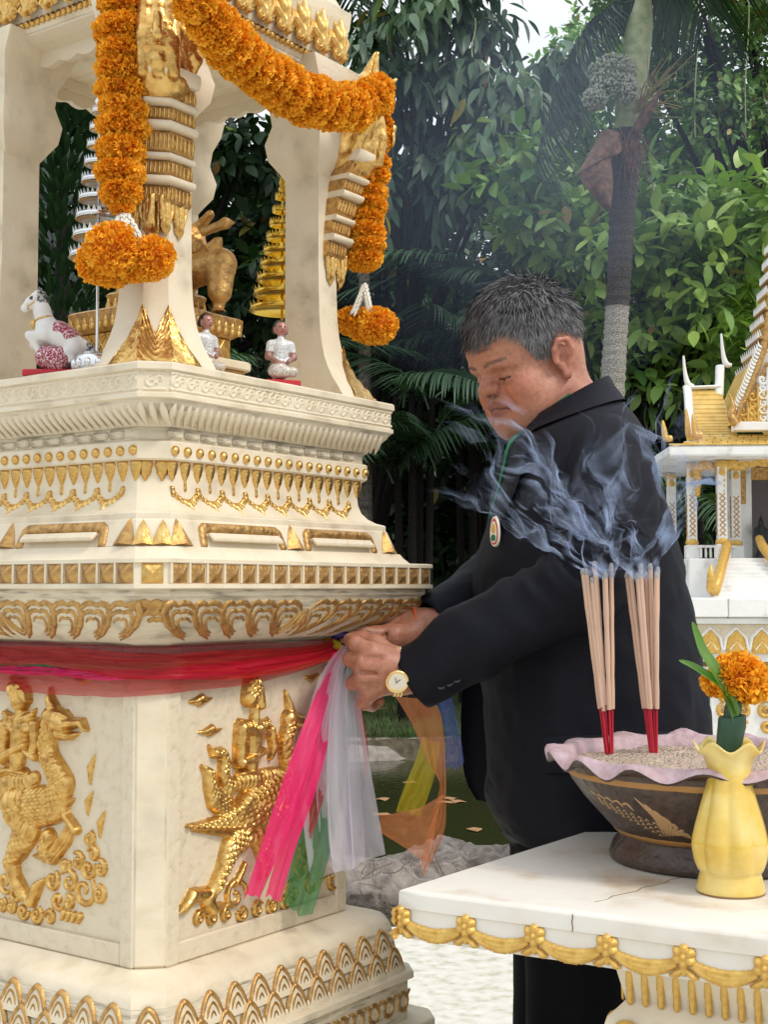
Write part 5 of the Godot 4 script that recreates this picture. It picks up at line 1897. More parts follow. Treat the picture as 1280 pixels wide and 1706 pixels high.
func shrine_goods() -> void:
	var turn := deg_to_rad(-35.5)
	# throne: stacked gilt plinths with a seated deity
	var T := thing("deity_statue", "gilded seated deity on a tall tiered gold throne inside the shrine", "statue", Vector3(-0.3428, 1.4508, -2.002), turn)
	var V := func(list: Array) -> Array:
		var o := []
		for i in range(0, list.size(), 2):
			o.append(Vector2(list[i], list[i + 1]))
		return o
	tier(T, "plinth", V.call([0.102, 0.012, 0.104, 0.010, 0.104, 0.0]), M.cream_paint, 0.008)
	tier(T, "gold_course", V.call([0.096, 0.046, 0.098, 0.044, 0.098, 0.012]), M.worn_gold, 0.008)
	tier(T, "plinth", V.call([0.101, 0.060, 0.104, 0.057, 0.104, 0.048, 0.100, 0.046]), M.cream_paint, 0.008)
	tier(T, "gold_block", V.call([0.080, 0.094, 0.082, 0.092, 0.082, 0.060]), M.gold_paint, 0.008)
	tier(T, "gold_slab", V.call([0.092, 0.126, 0.096, 0.123, 0.095, 0.108, 0.090, 0.100, 0.082, 0.094]), M.worn_gold, 0.008)
	tier(T, "gold_block", V.call([0.052, 0.160, 0.056, 0.156, 0.052, 0.140, 0.060, 0.126]), M.worn_gold, 0.006)
	tier(T, "gold_block", V.call([0.048, 0.186, 0.051, 0.182, 0.044, 0.166, 0.048, 0.160]), M.worn_gold, 0.006)
	var rl := Relief.new(Vector2(-0.008, -0.013), Vector2(0.008, 0.013), 0.0012)
	rl.stroke([Vector2(0, -0.010), Vector2(0, 0.0), Vector2(0, 0.011)], [0.0055, 0.005, 0.001], 0.005)
	var fl := rl.mesh()
	var gx := G.new()
	for i in 7:
		for s in [-1.0, 1.0]:
			gx.tube([Vector3(-0.070 + i * 0.020 - s * 0.010, -0.014, 0.0), Vector3(-0.070 + i * 0.020 + s * 0.010, 0.014, 0.0)], [0.0018], 5)
	var lattice := gx.done()
	var ft := func(k: int, u: float, y: float, a: float) -> Transform3D: return face(k, u, y, a, 0.0, 0.008)
	for k in 2:
		part(T, "lattice", lattice, M.gold_paint, ft.call(k, 0.0, 0.077, 0.0822))
		for i in 12:
			part(T, "gold_flame", fl, M.gold_paint, ft.call(k, -0.083 + i * 0.015, 0.111, 0.0925))
			part(T, "gold_flame", fl, M.gold_paint, ft.call(k, -0.088 + i * 0.016, 0.029, 0.0978))
		for i in 7:
			part(T, "gold_flame", fl, M.gold_paint, ft.call(k, -0.045 + i * 0.015, 0.138, 0.0545))
	# figure, modelled in world axes
	var f := Field.new()
	f.cell = 0.0030
	var d := 2.0
	var P := func(x: float, y: float, dz := 0.0) -> Vector3: return at(x, y, d - dz)
	f.cap(P.call(300, 452), P.call(300, 402), 0.026, 0.031, 0.012)
	f.cap(P.call(276, 392), P.call(326, 392), 0.014, 0.014, 0.012)
	f.cap(P.call(300, 388), P.call(300, 362), 0.011, 0.011, 0.008)
	f.ell(P.call(300, 345), Vector3(0.017, 0.022, 0.018), 0.006)
	f.chain([P.call(300, 330), P.call(300, 300), P.call(300, 268)], [0.015, 0.009, 0.002], 0.004)
	f.chain([P.call(312, 455, 0.01), P.call(368, 440, 0.04), P.call(366, 486, 0.05)], [0.026, 0.022, 0.018], 0.008)
	f.cap(P.call(366, 490, 0.05), P.call(364, 512, 0.045), 0.011, 0.0085, 0.002)
	f.chain([P.call(362, 522, 0.05), P.call(378, 530, 0.065), P.call(393, 535, 0.075)], [0.010, 0.0085, 0.005], 0.004)
	f.chain([P.call(288, 455, 0.01), P.call(262, 452, 0.05), P.call(300, 470, 0.06)], [0.024, 0.02, 0.014], 0.008)
	f.chain([P.call(326, 392), P.call(340, 424, 0.02), P.call(352, 412, 0.05)], [0.012, 0.0095, 0.007], 0.004)
	f.chain([P.call(322, 390, -0.01), P.call(338, 372, 0.0), P.call(350, 356, 0.02)], [0.011, 0.008, 0.006], 0.004)
	f.chain([P.call(350, 412, 0.05), P.call(362, 404, 0.05), P.call(367, 398, 0.05)], [0.007, 0.008, 0.003], 0.003)
	f.chain([P.call(340, 386, 0.03), P.call(358, 379, 0.04), P.call(376, 372, 0.05), P.call(388, 371, 0.05)], [0.007, 0.0065, 0.0085, 0.003], 0.003)
	f.chain([P.call(345, 366, 0.0), P.call(350, 358, 0.0), P.call(354, 353, 0.0)], [0.006, 0.0065, 0.002], 0.003)
	f.chain([P.call(276, 392), P.call(262, 424, 0.03), P.call(276, 436, 0.05)], [0.012, 0.0095, 0.007], 0.004)
	for i in 6:
		f.groove(P.call(346 + i * 8, 432, 0.066), P.call(350 + i * 7, 488, 0.072), 0.0012, 0.002)
	var inv := T.transform.affine_inverse()
	part(T, "deity_figure", join_fields([f.surface(at(240, 480, 2.1) - Vector3(0, 0.07, 0), at(400, 260, 1.86))]), M.worn_gold, inv)
	# umbrellas
	umbrella("gold_tiered_umbrella", "nine tiered amber gold umbrella with a spire, beside the right column", on_shelf(468, 2.1), M.clear_gold, 0.155, 0.335, 0.050, 0.0115, 9, 0.055)
	umbrella("silver_tiered_umbrella", "nine tiered silver umbrella behind the left marigold garland", on_shelf(157, 1.762), M.silver, 0.155, 0.352, 0.037, 0.010, 9, 0.050)
	var g := G.new()
	g.lathe([[0.001, 0.0], [0.030, 0.0], [0.0325, 0.003], [0.0300, 0.020], [0.0240, 0.0275], [0.0225, 0.0265], [0.0010, 0.0255]], 32)
	for i in 14:
		var a := TAU * i / 14.0
		g.ball(Vector3(cos(a) * 0.0315, 0.012, sin(a) * 0.0315), Vector3(0.0045, 0.0065, 0.0045), 7, 5)
	solo("silver_bowl", g.done(), M.silver, "upturned silver bowl with round bosses at the foot of the silver umbrella pole", "bowl", "", "", Transform3D(Basis(), on_shelf(159, 1.757) + Vector3(0, -0.0002, 0)))
	# dolls
	kneeling_doll(on_shelf(466, 1.868), deg_to_rad(20.0), "kneeling figurine in silver white blouse below the gold umbrella")
	kneeling_doll(on_shelf(340, 1.82), deg_to_rad(50.0), "kneeling figurine half hidden behind the front column, on a red base")
	# horse
	T = thing("horse_figurine", "small rearing white horse figurine with a red saddle on a red base", "horse figurine", on_shelf(90, 1.79), deg_to_rad(0.0))
	g = G.new()
	g.box(Vector3(-0.004, 0.005, 0), Vector3(0.076, 0.010, 0.040), 0.002)
	part(T, "red_base", g.done(), M.red_paint)
	f = Field.new()
	f.cell = 0.0019
	f.chain([Vector3(0.024, 0.036, 0), Vector3(0.008, 0.048, 0), Vector3(-0.012, 0.058, 0)], [0.0165, 0.0155, 0.0165], 0.010)
	f.chain([Vector3(-0.015, 0.064, 0), Vector3(-0.021, 0.086, 0), Vector3(-0.027, 0.103, 0)], [0.0140, 0.0100, 0.0078], 0.008)
	f.chain([Vector3(-0.026, 0.105, 0), Vector3(-0.036, 0.097, 0), Vector3(-0.044, 0.089, 0)], [0.0085, 0.0070, 0.0058], 0.004)
	for s in [-1.0, 1.0]:
		f.cap(Vector3(-0.024, 0.111, s * 0.005), Vector3(-0.023, 0.119, s * 0.006), 0.0030, 0.0010, 0.001)
		f.chain([Vector3(0.024, 0.034, s * 0.010), Vector3(0.016, 0.026, s * 0.012), Vector3(0.022, 0.018, s * 0.012), Vector3(0.017, 0.008, s * 0.012)], [0.0115, 0.0070, 0.0048, 0.0050], 0.004)
		f.chain([Vector3(-0.014, 0.050, s * 0.011), Vector3(-0.034, 0.046 + s * 0.004, s * 0.012), Vector3(-0.020, 0.027, s * 0.012)], [0.0082, 0.0055, 0.0042], 0.004)
		f.cut(Vector3(-0.034, 0.1015, s * 0.0078), Vector3(0.0018, 0.0012, 0.0018), 0.001)
	f.chain([Vector3(0.040, 0.040, 0), Vector3(0.050, 0.028, 0), Vector3(0.046, 0.008, 0)], [0.0050, 0.0060, 0.0030], 0.004)
	f.cap(Vector3(-0.022, 0.080, 0), Vector3(-0.020, 0.108, 0), 0.0055, 0.0040, 0.004)
	var hp := func(p: Vector3, _n: Vector3) -> Color:
		if p.y > 0.096 and p.x > -0.026 or p.x > 0.041 and p.y < 0.045:
			return Color(0.05, 0.045, 0.045) if noise.get_noise_3d(p.x * 500, p.y * 500, p.z * 500) > -0.1 else Color(0.5, 0.5, 0.5)
		if p.y < 0.014:
			return Color(0.05, 0.04, 0.04)
		if (p - Vector3(-0.034, 0.1015, p.z)).length() < 0.0026 and absf(p.z) > 0.004:
			return Color(0.02, 0.02, 0.02)
		return Color(0.72, 0.70, 0.68)
	var hm: StandardMaterial3D = M.doll_white.duplicate()
	hm.albedo_color = Color.WHITE
	hm.vertex_color_use_as_albedo = true
	part(T, "horse_body", join_fields([f.surface(Vector3(-0.06, 0, -0.035), Vector3(0.065, 0.13, 0.035))], hp), hm, Transform3D(Basis(), Vector3(0, 0.006, 0)))
	f = Field.new()
	f.cell = 0.0020
	f.chain([Vector3(0.014, 0.046, 0), Vector3(0.002, 0.054, 0)], [0.0178, 0.0172], 0.006)
	f.cut(Vector3(0.008, 0.020, 0), Vector3(0.05, 0.0165, 0.05), 0.002)
	part(T, "saddle_cloth", join_fields([f.surface(Vector3(-0.03, 0.02, -0.03), Vector3(0.045, 0.08, 0.03))]), M.red_glitter, Transform3D(Basis(), Vector3(0, 0.007, 0)))
	f = Field.new()
	f.cell = 0.0022
	f.chain([Vector3(-0.012, 0.022, 0.006), Vector3(0.004, 0.018, 0.006)], [0.016, 0.019], 0.008)
	f.cap(Vector3(0.0, 0.012, -0.008), Vector3(0.0, 0.026, -0.004), 0.012, 0.012, 0.008)
	part(T, "rocky_support", join_fields([f.surface(Vector3(-0.04, 0, -0.035), Vector3(0.04, 0.05, 0.035))]), M.red_glitter, Transform3D(Basis(), Vector3(0, 0.006, 0)))
	g = G.new()
	var hp2 := []
	for i in 13:
		var a := TAU * i / 12.0
		hp2.append(Vector3(-0.018 + cos(a) * 0.0115, 0.074 + cos(a) * 0.0035, sin(a) * 0.0128))
	g.tube(hp2, [0.0016], 5, false)
	g.ball(Vector3(-0.031, 0.066, 0.006), Vector3(0.004, 0.006, 0.004), 8, 6)
	g.tube([Vector3(-0.038, 0.091, 0.0072), Vector3(-0.030, 0.096, 0.0084), Vector3(-0.024, 0.108, 0.0080)], [0.0009], 4)
	g.tube([Vector3(-0.041, 0.099, 0), Vector3(-0.040, 0.094, 0.0066), Vector3(-0.038, 0.086, 0.0045)], [0.0009], 4)
	part(T, "bridle", g.done(), M.gold_paint, Transform3D(Basis(), Vector3(0, 0.006, 0)))


# ================= offering table and what stands on it =================
const TOP_Y := 0.838
const TC := Vector3(0.0168, 0.838, -1.508)
const TF := Vector3(0.8660, 0, 0.5)
const TG := Vector3(0.5878, 0, -0.8090)


func offering_table() -> void:
	var T := thing("offering_table", "heavy white stone offering table with gold garland carving along its edge", "table", Vector3(TC.x, 0, TC.z))
	var L := 0.92
	var D := 0.62
	var P := func(s: float, t: float, y: float) -> Vector3: return TF * s + TG * t + Vector3(0, y, 0)
	# the top: slab with softened arrises
	var g := G.new()
	var ring := func(o: float, y: float) -> PackedVector3Array:
		var out := PackedVector3Array()
		var c := [P.call(-o, -o, y), P.call(L + o, -o, y), P.call(L + o, D + o, y), P.call(-o, D + o, y)]
		for i in 4:
			for k in 24:
				var q: Vector3 = c[i].lerp(c[(i + 1) % 4], k / 24.0)
				q += Vector3(1, 0.6, 1) * noise.get_noise_3d(q.x * 18.0, y * 9.0, q.z * 18.0) * 0.0011
				out.append(q)
		return out
	var rows := [ring.call(-0.0045, TOP_Y), ring.call(-0.0010, TOP_Y - 0.0012), ring.call(0.0, TOP_Y - 0.0045), ring.call(0.0005, TOP_Y - 0.020), ring.call(-0.0022, TOP_Y - 0.0215), ring.call(-0.0022, TOP_Y - 0.052), ring.call(-0.006, TOP_Y - 0.054)]
	g.grid([rows[0], rows[1], rows[2]], true)
	for i in range(2, 6):
		g.grid([rows[i], rows[i + 1]], true)
	g.fan(rows[0])
	g.fan(rows[6], true)
	part(T, "table_top", g.done(), M.table_top)
	# crack running back from the front edge
	g = G.new()
	var cp := []
	for i in 12:
		var t := i / 11.0
		cp.append(P.call(0.205 + 0.030 * t + 0.003 * sin(i * 2.1), 0.05 + 0.20 * t, TOP_Y + 0.0001))
	g.tube(cp, [0.0009, 0.0006], 4, true, 0.2)
	cp = []
	for i in 7:
		cp.append(P.call(0.205 + 0.0005 * sin(i * 1.7), 0.002, TOP_Y - 0.003 - i * 0.003) - TG * 0.0026)
	g.tube(cp, [0.0006], 4)
	part(T, "hairline_crack", g.done(), M.dry_sheath)
	# carved swags, flowers and drops on front and left edges
	var rl := Relief.new(Vector2(-0.040, -0.024), Vector2(0.040, 0.018), 0.0011)
	for k in 3:
		var p := []
		var rr := []
		for i in 11:
			var t := (i - 5) / 5.0
			p.append(Vector2(t * 0.031, -0.004 - k * 0.0042 * (1.0 - 0.55 * t * t) - 0.006 * (1.0 - t * t) + 0.004))
			rr.append(0.0024 + 0.0012 * (1.0 - t * t))
		rl.stroke(p, rr, 0.0050 + 0.001 * k)
	var swag := rl.mesh()
	rl = Relief.new(Vector2(-0.022, -0.026), Vector2(0.022, 0.024), 0.0010)
	for i in 6:
		var a := TAU * i / 6.0 + 0.5
		rl.stroke([Vector2(cos(a), sin(a)) * 0.0065 + Vector2(0, 0.006), Vector2(cos(a), sin(a)) * 0.0078 + Vector2(0, 0.006)], [0.0046], 0.0085)
	rl.stroke([Vector2(0, 0.006), Vector2(0.0003, 0.006)], [0.004], 0.012)
	for s in [-1.0, 1.0]:
		rl.stroke([Vector2(s * 0.003, -0.008), Vector2(s * 0.009, -0.013), Vector2(s * 0.014, -0.014)], [0.002, 0.0036, 0.001], 0.0065)
	rl.stroke([Vector2(0, -0.006), Vector2(0, -0.012)], [0.004, 0.002], 0.006)
	var flower := rl.mesh()
	var nf := Vector3(-TF.z, 0, TF.x)
	for i in 11:
		var u := i * 0.080 + 0.002
		part(T, "gold_flower", flower, M.yellow_gold, Transform3D(Basis(TF, UP, nf), P.call(u, 0, TOP_Y - 0.036) + nf * -0.0005))
		part(T, "gold_swag", swag, M.yellow_gold, Transform3D(Basis(TF, UP, nf), P.call(u + 0.040, 0, TOP_Y - 0.036) + nf * -0.0012))
	var ng := Vector3(TG.z, 0, -TG.x)
	for i in 7:
		var u := i * 0.080 + 0.002
		part(T, "gold_flower", flower, M.yellow_gold, Transform3D(Basis(-TG, UP, ng), P.call(0, u, TOP_Y - 0.036) + ng * -0.0005))
		part(T, "gold_swag", swag, M.yellow_gold, Transform3D(Basis(-TG, UP, ng), P.call(0, u + 0.040, TOP_Y - 0.036) + ng * -0.0012))
	# pedestal: fluted block over a ring of petals
	g = G.new()
	var s0 := 0.235
	var s1 := 0.72
	var t0 := 0.045
	var t1 := 0.52
	var sq := func(o: float, y: float) -> PackedVector3Array:
		return PackedVector3Array([P.call(s0 - o, t0 - o, y), P.call(s1 + o, t0 - o, y), P.call(s1 + o, t1 + o, y), P.call(s0 - o, t1 + o, y)])
	var prof := [[0.010, 0.784], [0.004, 0.778], [0.000, 0.760], [-0.004, 0.742], [0.002, 0.735], [0.010, 0.726], [0.014, 0.712], [0.010, 0.698], [-0.004, 0.686], [-0.018, 0.676], [-0.022, 0.60], [-0.022, 0.30], [0.0, 0.26], [0.0, 0.16], [0.03, 0.14], [0.03, -0.01]]
	for s in 4:
		var gr := []
		for q in prof:
			var r: PackedVector3Array = sq.call(q[0], q[1])
			gr.append(PackedVector3Array([r[s], r[s].lerp(r[(s + 1) % 4], 0.5), r[(s + 1) % 4]]))
		g.grid(gr)
	part(T, "pedestal", g.done(), M.cream_paint)
	rl = Relief.new(Vector2(-0.008, -0.024), Vector2(0.008, 0.022), 0.0011)
	rl.stroke([Vector2(0, 0.018), Vector2(0, 0.006), Vector2(0.0004, -0.018)], [0.0043, 0.0042, 0.0030], 0.0055)
	var flute := rl.mesh()
	rl = Relief.new(Vector2(-0.020, -0.022), Vector2(0.020, 0.020), 0.0012)
	var arch := []
	for i in 13:
		var a := PI * i / 12.0 + 0.0
		arch.append(Vector2(cos(a) * 0.0125, sin(a) * 0.0135 - 0.004))
	rl.stroke(arch, [0.0046], 0.007)
	rl.stroke([Vector2(-0.0125, -0.004), Vector2(-0.010, -0.015)], [0.0046, 0.002], 0.006)
	rl.stroke([Vector2(0.0125, -0.004), Vector2(0.010, -0.015)], [0.0046, 0.002], 0.006)
	rl.stroke([Vector2(0, -0.004), Vector2(0, -0.014)], [0.0040, 0.002], 0.006)
	var petal := rl.mesh()
	for i in 29:
		part(T, "gold_flute", flute, M.yellow_gold, Transform3D(Basis(TF, UP, nf), P.call(s0 + 0.010 + i * 0.0166, t0, 0.760) + nf * 0.0002))
	for i in 15:
		part(T, "gold_petal", petal, M.yellow_gold, Transform3D(Basis(TF, UP, nf), P.call(s0 + 0.012 + i * 0.0340, t0, 0.712) + nf * 0.0135))
	for i in 28:
		part(T, "gold_flute", flute, M.yellow_gold, Transform3D(Basis(-TG, UP, ng), P.call(s0, t0 + 0.010 + i * 0.0166, 0.760) + ng * 0.0002))
	for i in 11:
		part(T, "gold_petal", petal, M.yellow_gold, Transform3D(Basis(-TG, UP, ng), P.call(s0, t0 + 0.012 + i * 0.0385, 0.712) + ng * 0.0135))
	incense_pot()
	flower_vase()


func incense_pot() -> void:
	var c := Vector3(0.4026, TOP_Y + 0.0005, -1.67)
	var T := thing("incense_pot", "wide brown glazed incense pot with a wavy pink rim, filled with sand and ash", "pot", c)
	var prof := [[0.114, 0.0], [0.1235, 0.002], [0.1245, 0.008], [0.120, 0.020], [0.113, 0.029], [0.1135, 0.033], [0.119, 0.038], [0.138, 0.058], [0.156, 0.078], [0.170, 0.097], [0.178, 0.111], [0.181, 0.119], [0.184, 0.124]]
	var g := G.new()
	g.lathe(prof, 96)
	part(T, "pot_body", g.done(), M.brown_glaze)
	for q in [[0.0325, 0.0405], [0.1035, 0.1135]]:
		g = G.new()
		var rows := []
		var pl := []
		for e in prof:
			pl.append([e[1], e[0]])
		pl.sort_custom(func(a, b): return a[0] < b[0])
		for i in 4:
			var y := lerpf(q[0], q[1], i / 3.0)
			var ring := PackedVector3Array()
			for s in 96:
				var a := TAU * s / 96.0
				var y2 := y + 0.0010 * noise.get_noise_2d(cos(a) * 6.0, sin(a) * 6.0 + i)
				var r := lookup(pl, y2) + (0.0009 if i == 1 or i == 2 else -0.0006)
				ring.append(Vector3(cos(a) * r, y2, sin(a) * r))
			rows.append(ring)
		g.grid(rows, true)
		part(T, "ochre_band", g.done(), M.ochre_band)
	# wavy rim, turned outwards
	var rim := func(list: Array) -> ArrayMesh:
		var rr := []
		for q in list:
			var ring := PackedVector3Array()
			for s in 160:
				var a := TAU * s / 160.0
				var w = (sin(a * 15.0 + 0.9 * sin(a * 2.0 + 1.0)) + 0.25 * sin(a * 4.0 + 2.0)) * q[2] * (0.85 + 0.25 * sin(a * 3.0))
				var r: float = q[0] + w * 0.35
				ring.append(Vector3(cos(a) * r, q[1] + w, sin(a) * r))
			rr.append(ring)
		var gg := G.new()
		gg.grid(rr, true)
		return gg.done()
	part(T, "rim_underside", rim.call([[0.180, 0.118, 0.0], [0.188, 0.122, 0.0030], [0.2005, 0.1215, 0.0080], [0.2025, 0.1240, 0.0082]]), M.brown_glaze)
	part(T, "rim", rim.call([[0.2024, 0.1242, 0.0082], [0.2000, 0.1285, 0.0080], [0.1925, 0.1315, 0.0052], [0.184, 0.1325, 0.001], [0.178, 0.130, 0.0], [0.174, 0.120, 0.0], [0.168, 0.105, 0.0]]), M.pink_clay)
	g = G.new()
	var rows2 := []
	for i in 24:
		var r := 0.170 * i / 23.0 + 0.0005
		var ring := PackedVector3Array()
		for s in 72:
			var a := TAU * s / 72.0
			var p := Vector2(cos(a), sin(a)) * r
			ring.append(Vector3(p.x, 0.1175 + 0.007 * (1.0 - r / 0.17) + 0.0060 * noise.get_noise_2d(p.x * 22.0, p.y * 22.0) + 0.0030 * noise.get_noise_2d(p.x * 90.0, p.y * 90.0), p.y))
		rows2.append(ring)
	g.grid(rows2, true)
	part(T, "sand", g.done(), M.ash_sand)
	# pale incised bird on the wall
	var rl := Relief.new(Vector2(-0.075, -0.040), Vector2(0.075, 0.045), 0.0010)
	# raised wing of curved feathers
	for i in 7:
		var b := Vector2(0.020 + i * 0.0030, -0.026 + i * 0.0006)
		var e := Vector2(0.004 + i * 0.0088, 0.034 - i * 0.0074 - 0.0009 * i * i * 0.5)
		var m := b.lerp(e, 0.5) + Vector2(0.006, 0.0045)
		rl.stroke(curve([b, b.lerp(m, 0.5) + Vector2(0.001, 0.001), m, e], 9), [0.0008, 0.0014, 0.0020, 0.0024, 0.0027, 0.0028, 0.0025, 0.0018, 0.0006], 0.0015)
		for k in 3:
			var cc := b.lerp(e, 0.3 + 0.2 * k) + Vector2(0.004, 0.003)
			rl.stroke([cc, cc + Vector2(0.0022, -0.0040)], [0.0006], 0.0020)
	# body and tail of small scales
	for i in 9:
		for k in 4:
			var cc := Vector2(0.014 - i * 0.0088, -0.026 + i * 0.0048 + k * 0.0066 - 0.0004 * i * k)
			rl.stroke([cc + Vector2(-0.0030, -0.0014), cc + Vector2(0.0, 0.0020), cc + Vector2(0.0032, -0.0010)], [0.0005, 0.0011, 0.0005], 0.0013)
	for i in 5:
		rl.stroke(curve([Vector2(-0.006 - i * 0.013, 0.012 + i * 0.0035), Vector2(-0.011 - i * 0.013, 0.022 + i * 0.002), Vector2(-0.019 - i * 0.012, 0.019 + i * 0.003)], 7), [0.0006, 0.0014, 0.0018, 0.0018, 0.0016, 0.0012, 0.0005], 0.0014)
	var pl2 := []
	for e in prof:
		pl2.append([e[1], e[0]])
	pl2.sort_custom(func(a, b): return a[0] < b[0])
	for ang in [-0.80, 0.85]:
		var sgn := 1.0 if ang < 0 else -1.0
		var map := func(p: Vector3) -> Vector3:
			var y := 0.066 + p.y * 0.78
			var r := lookup(pl2, y) + p.z
			var a: float = ang + sgn * p.x / 0.15
			return Vector3(sin(a) * r, y, cos(a) * r)
		part(T, "incised_bird", rl.mesh(map), M.etched_tan)
	# sticks of incense, two bunches
	var gi := G.new()
	gi.tube([Vector3.ZERO, Vector3(0, 0.065, 0)], [0.0013], 6)
	var red := gi.done()
	gi = G.new()
	var pp := []
	var rr2 := []
	for i in 9:
		pp.append(Vector3(0, 0.058 + 0.172 * i / 8.0, 0))
		rr2.append(0.0031 + 0.0003 * sin(i * 2.3))
	gi.tube(pp, rr2, 8)
	var coat := gi.done()
	gi = G.new()
	gi.tube([Vector3(0, 0.2298, 0), Vector3(0.0004, 0.2335, 0), Vector3(-0.0004, 0.238, 0.0003)], [0.0032, 0.0034, 0.0020], 7)
	var ash := gi.done()
	var nth := ["leftmost", "second", "third", "fourth", "fifth", "sixth", "seventh", "eighth", "rightmost"]
	for b in 2:
		var base := at([1016, 1090][b], 1247, 1.735) - Vector3(0, 0.004, 0)
		for i in 9:
			var t := (i - 4) / 4.0
			var lean := Vector3([-0.0115 + t * 0.0155, -0.0095 + t * 0.0150][b] + rng.randf_range(-0.0015, 0.0015), 0.230, rng.randf_range(-0.016, 0.006)).normalized()
			var x := lean.cross(Vector3.BACK).normalized()
			var bs := Basis(-x, lean, -x.cross(lean))
			var N := thing("incense_stick", "%s burning incense stick of the %s bunch in the pot" % [nth[i], ["left", "right"][b]], "incense stick", base + Vector3(t * 0.0042 + 0.001 * sin(i * 3.0), -rng.randf_range(0.0, 0.006), rng.randf_range(-0.004, 0.004)), 0.0, "incense sticks of the %s bunch" % ["left", "right"][b])
			N.basis = bs * Basis(UP, i * 1.3) * Basis().scaled(Vector3(1, rng.randf_range(0.955, 1.03), 1))
			part(N, "red_stem", red, M.incense_red)
			part(N, "incense_coating", coat, M.incense)
			part(N, "ash_tip", ash, M.incense_ash)


func marigold(r: Vector3, petals: int, size: float, sd: int) -> ArrayMesh:
	# a dense head of crimped petals on a squashed ball
	var q := RandomNumberGenerator.new()
	q.seed = sd
	var g := G.new()
	g.st.set_color(Color(0.70, 0.20, 0.003))
	g.ball(Vector3.ZERO, r * 0.74, 14, 9)
	for i in petals:
		var z := 1.0 - 2.0 * (i + 0.5) / petals
		var a := i * 2.39996 + q.randf_range(-0.3, 0.3)
		var s := sqrt(1.0 - z * z)
		var n := Vector3(cos(a) * s, z, sin(a) * s)
		var p := n * r * q.randf_range(0.70, 0.84)
		var d := (n + Vector3(q.randfn(), q.randfn(), q.randfn()) * 0.32).normalized()
		var x := d.cross(Vector3(q.randfn(), q.randfn(), q.randfn())).normalized()
		var y := x.cross(d)
		var w := size * q.randf_range(0.75, 1.2)
		var deep := Color(0.90, 0.28, 0.003).lerp(Color(0.98, 0.37, 0.006), q.randf())
		var tip := Color(1.0, 0.46, 0.012).lerp(Color(1.0, 0.60, 0.035), q.randf())
		var rows := []
		var cols := []
		for k in 3:
			var u := k / 2.0
			var row := PackedVector3Array()
			var cr := PackedColorArray()
			for m in 4:
				var v := m / 3.0 - 0.5
				var hw := w * (0.45 + 0.75 * u)
				row.append(p + d * w * 1.15 * u + x * v * hw + y * (0.30 * w * u * (1.0 if m % 2 == 0 else -1.0) + 0.25 * w * u * u))
				cr.append(deep.lerp(tip, u))
			rows.append(row)
			cols.append(cr)
		g.grid(rows, false, cols)
	return g.done()


